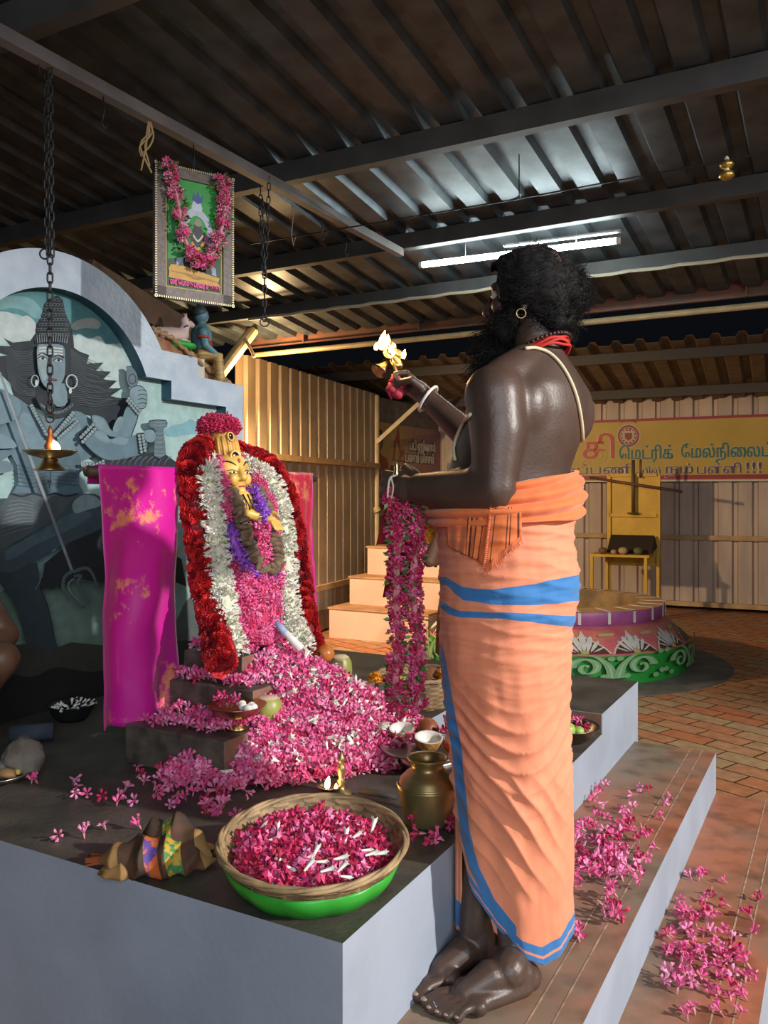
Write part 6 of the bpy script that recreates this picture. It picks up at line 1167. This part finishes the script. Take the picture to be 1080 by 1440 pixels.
NT, NV = 440, 330; q = MB(); vs = []; yy = np.zeros((NV + 1, NT))
for j in range(NV + 1):
    for i in range(NT):
        p, y = dh(2 * PI * i / NT, j / NV); vs.append(p); yy[j, i] = y
TB_ = ([629, 652, 693, 754, 811], [811, 826, 829, 820, 808], [823, 844, 850, 851, 845]); LB_ = ([612, 632, 649, 710, 802], [838, 852, 859, 861, 866], [846, 864, 869, 870, 881])
BX = [615, 622, 632, 643, 648, 655, 668, 690, 720]; BY = [900, 930, 990, 1050, 1100, 1170, 1220, 1265, 1302]
fs = []
for j in range(NV):
    for i in range(NT):
        fs.append((j * NT + i, j * NT + (i + 1) % NT, (j + 1) * NT + (i + 1) % NT, (j + 1) * NT + i))
def border_dist(i, j):      # signed distance (in thousandths of the drawing) to the woven blue borders
    px, py = pxof(vs[j * NT + i]); v_ = j / NV; s = math.sin(2 * PI * i / NT)
    if s > .35: px, py = 711 - (px - 711) * .2, yy[j, i]
    d = 99
    for T_ in (TB_, LB_): y0, y1 = np.interp(px, T_[0], T_[1]), np.interp(px, T_[0], T_[2]); d = min(d, max(y0 - py, py - y1))
    h = (1 - v_) * 610; d = min(d, h - 9, max(13 - h, h - 26))
    if s < .35 and px < 730: d = min(d, max(abs(px - np.interp(py, BY, BX)) - 7, 905 - py))
    return d
q.add(vs, fs, 0); dhoti = build('dhoti', q, [m_dhoti], priest); at_ = dhoti.data.attributes.new('border', 'FLOAT', 'POINT'); at_.data.foreach_set('value', np.array([border_dist(i, j) for j in range(NV + 1) for i in range(NT)], dtype=np.float32)); so = dhoti.modifiers.new('s', 'SOLIDIFY'); so.thickness = .003; dtree = BVHTree.FromPolygons(vs, fs)
# rear inner panel of the dhoti, seen at the left under the border
q = MB(); vs = []; n1, n2 = 40, 50
for j in range(n2 + 1):
    for i in range(n1 + 1):
        a = lerp(1.15 * PI, .35 * PI, i / n1); y = lerp(1000, 1287, j / n2); cx, A = 700, 58; vs.append(V((cx - HX) * sc_ + A * sc_ * math.cos(a) * 1.0, 2.07 + .085 * math.sin(a) + .006 * math.sin(i * .9), CAMH - (y - HY) / F * 2.12))
q.add(vs, [(j * (n1 + 1) + i, j * (n1 + 1) + i + 1, (j + 1) * (n1 + 1) + i + 1, (j + 1) * (n1 + 1) + i) for j in range(n2) for i in range(n1)], [1 if n2 - 8 < j < n2 - 1 else 0 for j in range(n2) for i in range(n1)]); o = build('dhoti_inner_layer', q, [m_saf, m_blue], priest); so = o.modifiers.new('s', 'SOLIDIFY'); so.thickness = .003
# knotted orange towel round the waist
q = MB(); vs = []; n1, n2 = 160, 44
for j in range(n2 + 1):
    for i in range(n1):
        th = 2 * PI * i / n1; c, s = math.cos(th), math.sin(th); u = j / n2; yt = lerp(700, 662, (c + 1) / 2); yb = lerp(738, 727, (c + 1) / 2); y = lerp(yt, yb, u); A = 97 * sc_ * (1 - .04 * (1 - u)); cx = 710; X = (cx - HX) * sc_
        off = .008 + .012 * math.sin(u * PI) + .007 * math.sin(u * 19 + 1.6 * math.sin(th * 2 + 1) + .5 * th) + .003 * noise.noise(V(c * 5, s * 5, u * 5)); vs.append(V(X + (A + off) * c, YC + (A * 1.02 + off) * s, CAMH - (y - HY) * sc_))
q.add(vs, [(j * n1 + i, j * n1 + (i + 1) % n1, (j + 1) * n1 + (i + 1) % n1, (j + 1) * n1 + i) for j in range(n2) for i in range(n1)]); tw = build('waist_towel', q, m_or, priest); so = tw.modifiers.new('s', 'SOLIDIFY'); so.thickness = .004
def patch(name, tl, tr, br, bl, pleat, n, stripes, parent, off0=.014):
    q = MB(); vs = []; ms = []; lastY = None
    for j in range(n + 1):
        for i in range(n + 1):
            u, v = i / n, j / n; x = lerp(lerp(tl[0], tr[0], u), lerp(bl[0], br[0], u), v); y = lerp(lerp(tl[1], tr[1], u), lerp(bl[1], br[1], u), v); p = surf(x, y, 0, dtree) or at(x, y, 1.9)
            o_ = off0 + .006 * math.sin(v * PI) + pleat * math.sin(u * 30 + v * 3) * (.4 + v * .6); vs.append(p + V(-p.x, -p.y, CAMH - p.z).normalized() * o_)
    q.add(vs, [(j * (n + 1) + i, (j + 1) * (n + 1) + i, (j + 1) * (n + 1) + i + 1, j * (n + 1) + i + 1) for j in range(n) for i in range(n)], [1 if any(abs((i + .5) / n - s) < w for s, w in stripes) else 0 for j in range(n) for i in range(n)])
    o = build(name, q, [m_or, m_ordk], parent); so = o.modifiers.new('s', 'SOLIDIFY'); so.thickness = .003; return vs, n
patch('towel_pleats', (626, 706), (705, 712), (688, 796), (630, 768), .004, 48, ((.42, .012), (.50, .012), (.60, .012), (.72, .012)), priest)
vs, n = patch('towel_flap', (693, 711), (733, 714), (734, 752), (683, 796), .0, 30, ((.12, .02), (.55, .03), (.64, .02), (.9, .025)), priest, .026)
q = MB()
for i in range(0, n + 1):
    for j in (0,):
        p = vs[n * (n + 1) + i]; q.tube([p, p + V(-.002, 0, -.012), p + V(RNG.uniform(-.006, .006), 0, -.020)], .0011, 4)
for j in range(0, n + 1): p = vs[j * (n + 1)]; q.tube([p, p + V(-.008, -.003, -.004)], .0012, 4)
build('towel_fringe', q, m_or, priest)
# ---- things in his hands ------------------------------------------------------------------------------
hcen = wrr + rx * .065; lc = at(549, 498, 2.60)
al = thing('aarti_lamp', lc, 'small brass ritual lamp with several burning wicks raised in the right hand', 'lamp')
hd = (lc - at(566, 548, 2.57)).normalized(); q = MB(); q.tube([at(566, 548, 2.57), lc.lerp(at(566, 548, 2.57), .3), lc - hd * .01], [.006, .0055, .005], 10); build('handle', q, m_brass, al)
q = MB(); tv = at(536, 480, 2.61) - at(562, 512, 2.60); tvn = tv.normalized(); tn = V(-.45, -.25, .85).normalized(); tn = (tn - tvn * tn.dot(tvn)).normalized(); ts = tn.cross(tvn)
for k in range(5):
    c = at(541 + k * 4.6, 484 + k * 5.6, 2.60); q.lathe(c + ts * (.012 * (-1) ** k), [(0, -.012), (.012, -.008), (.018, .004), (.016, .002), (0, -.004)], 14, 0, tn)
q.capsule([at(539, 482, 2.605), at(562, 514, 2.605)], [.010, .012], 10); build('wick_tray', q, m_brass, al)
q = MB(); cn = at(545, 508, 2.60); q.lathe(cn, [(.002, 0), (.008, .012), (.014, .03), (.024, .05), (.026, .052), (.0, .046)], 20, 0, at(531, 524, 2.57) - cn); build('bell_cone', q, m_brass, al)
for x_, y_, h_, r_, ln_ in ((537, 489, .054, .014, V(.01, 0, 0)), (546, 484, .030, .008, V(0, 0, 0)), (529, 492, .022, .009, V(0, 0, 0)), (553, 499, .022, .007, V(0, 0, 0)), (567, 504, .028, .009, V(.006, 0, 0)), (549, 496, .022, .007, V(0, 0, 0))):
    q = MB(); flame(q, at(x_, y_, 2.595), h_, r_, ln_); build('flame', q, [m_flame, m_flamec], al)
q = MB(); rc = at(557, 541, 2.54)
for k in range(4): q.ell(rc + V(.012 * math.cos(k * 1.7), -.006, .016 * math.sin(k * 1.7) - .004 * k), (.02, .014, .018), 12, 0, None, .5)
q.tube([rc + V(-.008, 0, 0), rc + V(-.022, -.004, -.02), rc + V(-.014, 0, -.045)], [.006, .008, .003], 8); tag(build('red_rag', q, mat('red_rag', (.42, .03, .06), .7, var=.2), None), 'red rag wrapped round the handle of the raised ritual lamp', 'cloth')
fist = wr + V(-.74, .55, -.02).normalized() * .07
hg = thing('held_garland', fist - UP * .1, 'long pink garland of two strands with green leaves hanging from the left fist', 'garland')
for pts in ([(549, 700), (556, 716), (558, 760), (557, 830), (560, 900), (556, 960), (559, 1000)], [(566, 712), (580, 722), (585, 765), (580, 830), (588, 900), (583, 950), (590, 990)]):
    pth = spline([at(x, y, 2.03 if y > 715 else 2.0) for x, y in pts], 70); q = MB(); q.tube(pth, .009, 6, 4); kk = 0
    for c in range(2, 70, 3):
        for i in range(15):
            n_ = V(*RNG.normal(size=3)).normalized(); v, f_, m = OLE[RNG.integers(5)]; zz = (n_ + V(*RNG.normal(size=3)) * .3).normalized(); xx = zz.orthogonal().normalized(); mi = int(RNG.choice([0, 1, 1, 1])); q.inst(v, f_, [np4(Matrix((xx, zz.cross(xx), zz)).transposed(), pth[c] + n_ * .011, RNG.uniform(.6, .85))], [0], [mi if a == 0 else 4 for a in m])
    st_ = build('strand', q, PK + [m_cream], hg, False)
    q = MB()
    for M in sleeve(pth, .016, 210, None, None, (.7, 1.2), .8, 1.0):
        v, f_, m = petalquad(.018, .010, .3); M2 = M.copy(); M2[:3, :3] = M[:3, :3] @ np.array(frame(V(0, 0, 1))); q.inst(v, f_, [M2], [int(RNG.random() < .3)], m)
    build('leaves', q, [m_leaf, mat('leaf_pale', (.25, .36, .16), .5)], st_, False)
q = MB(); q.tube(spline([at(558, 668, 1.99), at(549, 672, 1.985), at(546, 685, 1.985), at(545, 700, 1.99)], 12), .0028, 6); q.tube(spline([at(550, 672, 1.985), at(553, 686, 1.98), at(550, 702, 1.99)], 12), .0022, 6); build('cotton_string', q, mat('cotton', (.72, .62, .45), .8), hg)
q = MB(); q.lathe(at(558, 672, 2.02), [(.008, 0), (.009, .01), (.006, .018), (.0075, .024), (.004, .036), (0, .046)], 14); tag(build('brass_finial', q, mat('pale_brass', (.62, .50, .28), .3, 1), None), 'pale pointed brass finial sticking up out of the left fist', 'finial')
rc2 = thing('red_cloth', at(560, 700, 2.08), 'dark red cloth hanging from the left fist behind the pink garland', 'cloth'); mrc = mat('dark_red_cloth', (.33, .012, .02), .8, var=.2)
for pts in ([(545, 700), (592, 704), (588, 742), (577, 748), (560, 756), (529, 766)], [(552, 760), (590, 760), (592, 838), (575, 843), (560, 838), (538, 840)]):
    q = MB(); n = 20; vs = []
    for j in range(n + 1):
        for i in range(n + 1):
            u, v_ = i / n, j / n; tx, ty = lerp(pts[0][0], pts[1][0], u), lerp(pts[0][1], pts[1][1], u); bx_ = np.interp(u, [0, .33, .66, 1], [pts[5][0], pts[4][0], pts[3][0], pts[2][0]]); by_ = np.interp(u, [0, .33, .66, 1], [pts[5][1], pts[4][1], pts[3][1], pts[2][1]]); vs.append(at(lerp(tx, bx_, v_), lerp(ty, by_, v_), 2.075 + .010 * math.sin(u * 14 + v_ * 2)))
    q.add(vs, [(j * (n + 1) + i, (j + 1) * (n + 1) + i, (j + 1) * (n + 1) + i + 1, j * (n + 1) + i + 1) for j in range(n) for i in range(n)]); o = build('panel', q, mrc, rc2); so = o.modifiers.new('s', 'SOLIDIFY'); so.thickness = .003
marigold(at(600, 752, 2.06), .022, 'orange marigold hanging beside the held garland at the waist of the priest')
# ---- second person standing beyond -----------------------------------------------------------------------
p0 = V(.52, 5.55, 0); f = V(-.8, .6, 0).normalized(); l = V(-f.y, f.x, 0); pt2 = lambda a, b, z: p0 + f * a + l * b + UP * z
per2 = thing('person', p0, 'bare-chested dark-haired person standing beyond the platform, hidden behind the priest', 'person'); q = MB()
torso(q, [(pt2(0, 0, .88), .15, .11), (pt2(0, 0, 1.0), .15, .115), (pt2(0, 0, 1.15), .145, .11), (pt2(0, 0, 1.3), .165, .11), (pt2(0, 0, 1.4), .165, .09), (pt2(0, 0, 1.45), .08, .06)], f, l); q.capsule([pt2(0, 0, 1.42), pt2(0, 0, 1.55)], [.058, .052]); T2 = head(q, pt2(.02, 0, 1.63), f)
for sg in (-1, 1):
    s_ = pt2(0, sg * .17, 1.39); e_ = pt2(.10, sg * .25, 1.07); w_ = pt2(.14, sg * .03, 1.06); q.ell(s_, .055, 14); q.capsule([s_, e_], [.05, .04]); q.capsule([e_, w_], [.042, .03]); hand(q, w_, (f - l * sg * .5), UP, sg, (20, 30, 20))
    q.capsule([pt2(0, sg * .09, .9), pt2(.03, sg * .10, .48)], [.085, .055]); q.capsule([pt2(.03, sg * .10, .48), pt2(-.02, sg * .10, .28), pt2(-.02, sg * .10, .08)], [.052, .056, .036]); foot(q, pt2(-.06, sg * .10, .002), pt2(-.02, sg * .10, .085), f, -sg)
v, f_ = voxmesh(q, .007, 3); q = MB(); q.add(v, f_); build('body', q, m_skin2, per2); eyes(per2, T2)
q = MB(); hs_ = [(pt2(.0, 0, 1.665), (.10, .095, .09), lambda p: p.z > 1.6)]; q.ell(*hs_[0][:2], 20, 0, None, .06); strands(q, ellsurf(hs_), 600, .02, .001, .4); build('hair', q, m_hair, per2)
q = MB(); torso(q, [(pt2(.01, 0, .46), .20, .16), (pt2(.01, 0, .7), .185, .15), (pt2(0, 0, .9), .165, .13), (pt2(0, 0, 1.0), .155, .122)], f, l, 40); build('waist_cloth', q, mat('tan_cloth', (.35, .20, .11), .8, var=.2), per2)
# ---- person squatting at the left edge ---------------------------------------------------------------------
p0 = V(-1.40, 2.50, ZP); per3 = thing('person', p0, 'bare-armed person squatting at the left edge of the platform, almost out of view', 'person'); f = V(.55, -.1, 0).normalized(); l = V(-f.y, f.x, 0); pt3 = lambda a, b, z: p0 + f * a + l * b + UP * z; q = MB()
torso(q, [(pt3(-.12, 0, .16), .15, .13), (pt3(-.12, 0, .30), .16, .13), (pt3(-.06, 0, .50), .165, .12), (pt3(0, 0, .66), .17, .10), (pt3(.02, 0, .73), .08, .06)], f, l); q.capsule([pt3(.02, 0, .70), pt3(.05, 0, .84)], [.056, .05]); T3 = head(q, pt3(.09, 0, .91), f)
for sg in (-1, 1):
    s_ = pt3(.01, sg * .17, .66); e_ = pt3(.215, sg * .19, .44) if sg < 0 else pt3(.15, .22, .42); w_ = pt3(.20, -.13, .18) if sg < 0 else pt3(.17, .05, .34); q.ell(s_, .055, 14); q.capsule([s_, e_], [.05, .042]); q.capsule([e_, w_], [.043, .03]); hand(q, w_, (f * .05 - UP * .8 - l * .2 * sg) if sg < 0 else (f - l), f if sg < 0 else UP, 1 if sg < 0 else -1, (25, 35, 25))
    q.capsule([pt3(-.08, sg * .09, .17), pt3(.20, sg * .13, .36)], [.085, .055]); q.capsule([pt3(.20, sg * .13, .36), pt3(.06, sg * .13, .2), pt3(.0, sg * .13, .07)], [.054, .056, .036]); foot(q, pt3(-.04, sg * .13, .002), pt3(.0, sg * .13, .08), f, -sg)
v, f_ = voxmesh(q, .007, 3); q = MB(); q.add(v, f_); build('body', q, m_skin2, per3); eyes(per3, T3)
q = MB(); hs_ = [(pt3(.07, 0, .945), (.10, .095, .09), lambda p: p.z > ZP + .9)]; q.ell(*hs_[0][:2], 20, 0, None, .06); strands(q, ellsurf(hs_), 600, .02, .001, .4); build('hair', q, m_hair, per3)
q = MB(); torso(q, [(pt3(-.12, 0, .03), .16, .15), (pt3(-.12, 0, .16), .18, .155), (pt3(-.12, 0, .30), .172, .142)], f, l, 40); build('waist_cloth', q, mat('dark_cloth', (.08, .05, .04), .8, var=.2), per3)
# ================================ light and camera ===========================================================
def lamp_(name, kind, loc, energy, col, size=.1, target=None, angle=None, blend=.3, shape=None):
    d = bpy.data.lights.new(name, kind); d.energy = energy; d.color = col
    if kind == 'AREA': d.size = size
    elif kind != 'SUN': d.shadow_soft_size = size
    if kind == 'SPOT': d.spot_size = angle; d.spot_blend = blend
    o = bpy.data.objects.new(name, d); C.objects.link(o); o.location = loc
    if target is not None: o.rotation_euler = (Vector(target) - Vector(loc)).to_track_quat('-Z', 'Y').to_euler()
    return o
# white floodlight standing right of the steps, warm floodlight behind the mural's far end
lamp_('flood_white', 'SPOT', (5.7, -.75, 3.7), 2500, (1, .95, .90), .10, (1.2, 2.6, 0), math.radians(60), .55)
lamp_('flood_warm', 'SPOT', (-1.32, 6.95, 2.30), 560, (1, .72, .42), .06, (1.6, 9.5, .4), math.radians(96), .7)
lamp_('flood_spill', 'POINT', (-1.02, 7.02, 2.55), 45, (1, .66, .32), .05)
lamp_('lamp_flame_light', 'POINT', d0 + V(.03, -.03, .03), 1.2, (1, .55, .2), .015)
lamp_('aarti_light', 'POINT', at(540, 476, 2.57), 3.0, (1, .6, .25), .02)
lamp_('wick_light', 'POINT', dc + V(0, -.02, .03), .8, (1, .5, .18), .012)
w = bpy.data.worlds.new('night'); w.use_nodes = True; bpy.context.scene.world = w; w.node_tree.nodes['Background'].inputs[0].default_value = (.10, .12, .16, 1); w.node_tree.nodes['Background'].inputs[1].default_value = .03
lamp_('added_front_fill', 'AREA', (1.2, -4.6, 3.3), 300, (.82, .91, 1), 4.0, (-.2, 2.4, .9))  # added soft fill from behind the camera, lifts the shaded sides
cd = bpy.data.cameras.new('camera'); cam = bpy.data.objects.new('camera', cd); C.objects.link(cam); cam.location = (0, 0, CAMH); cam.rotation_euler = (PI / 2, 0, 0)
cd.sensor_fit = 'VERTICAL'; cd.sensor_height = 36; cd.lens = 36 * F / 1440; cd.shift_y = -25 / 1440; cd.clip_start = .05
sc = bpy.context.scene; sc.camera = cam
vs_ = sc.view_settings; vs_.view_transform = 'Standard'; vs_.look = 'None'; vs_.exposure = 0; vs_.gamma = 1; vs_.use_curve_mapping = False
sc.cycles.max_bounces = 6
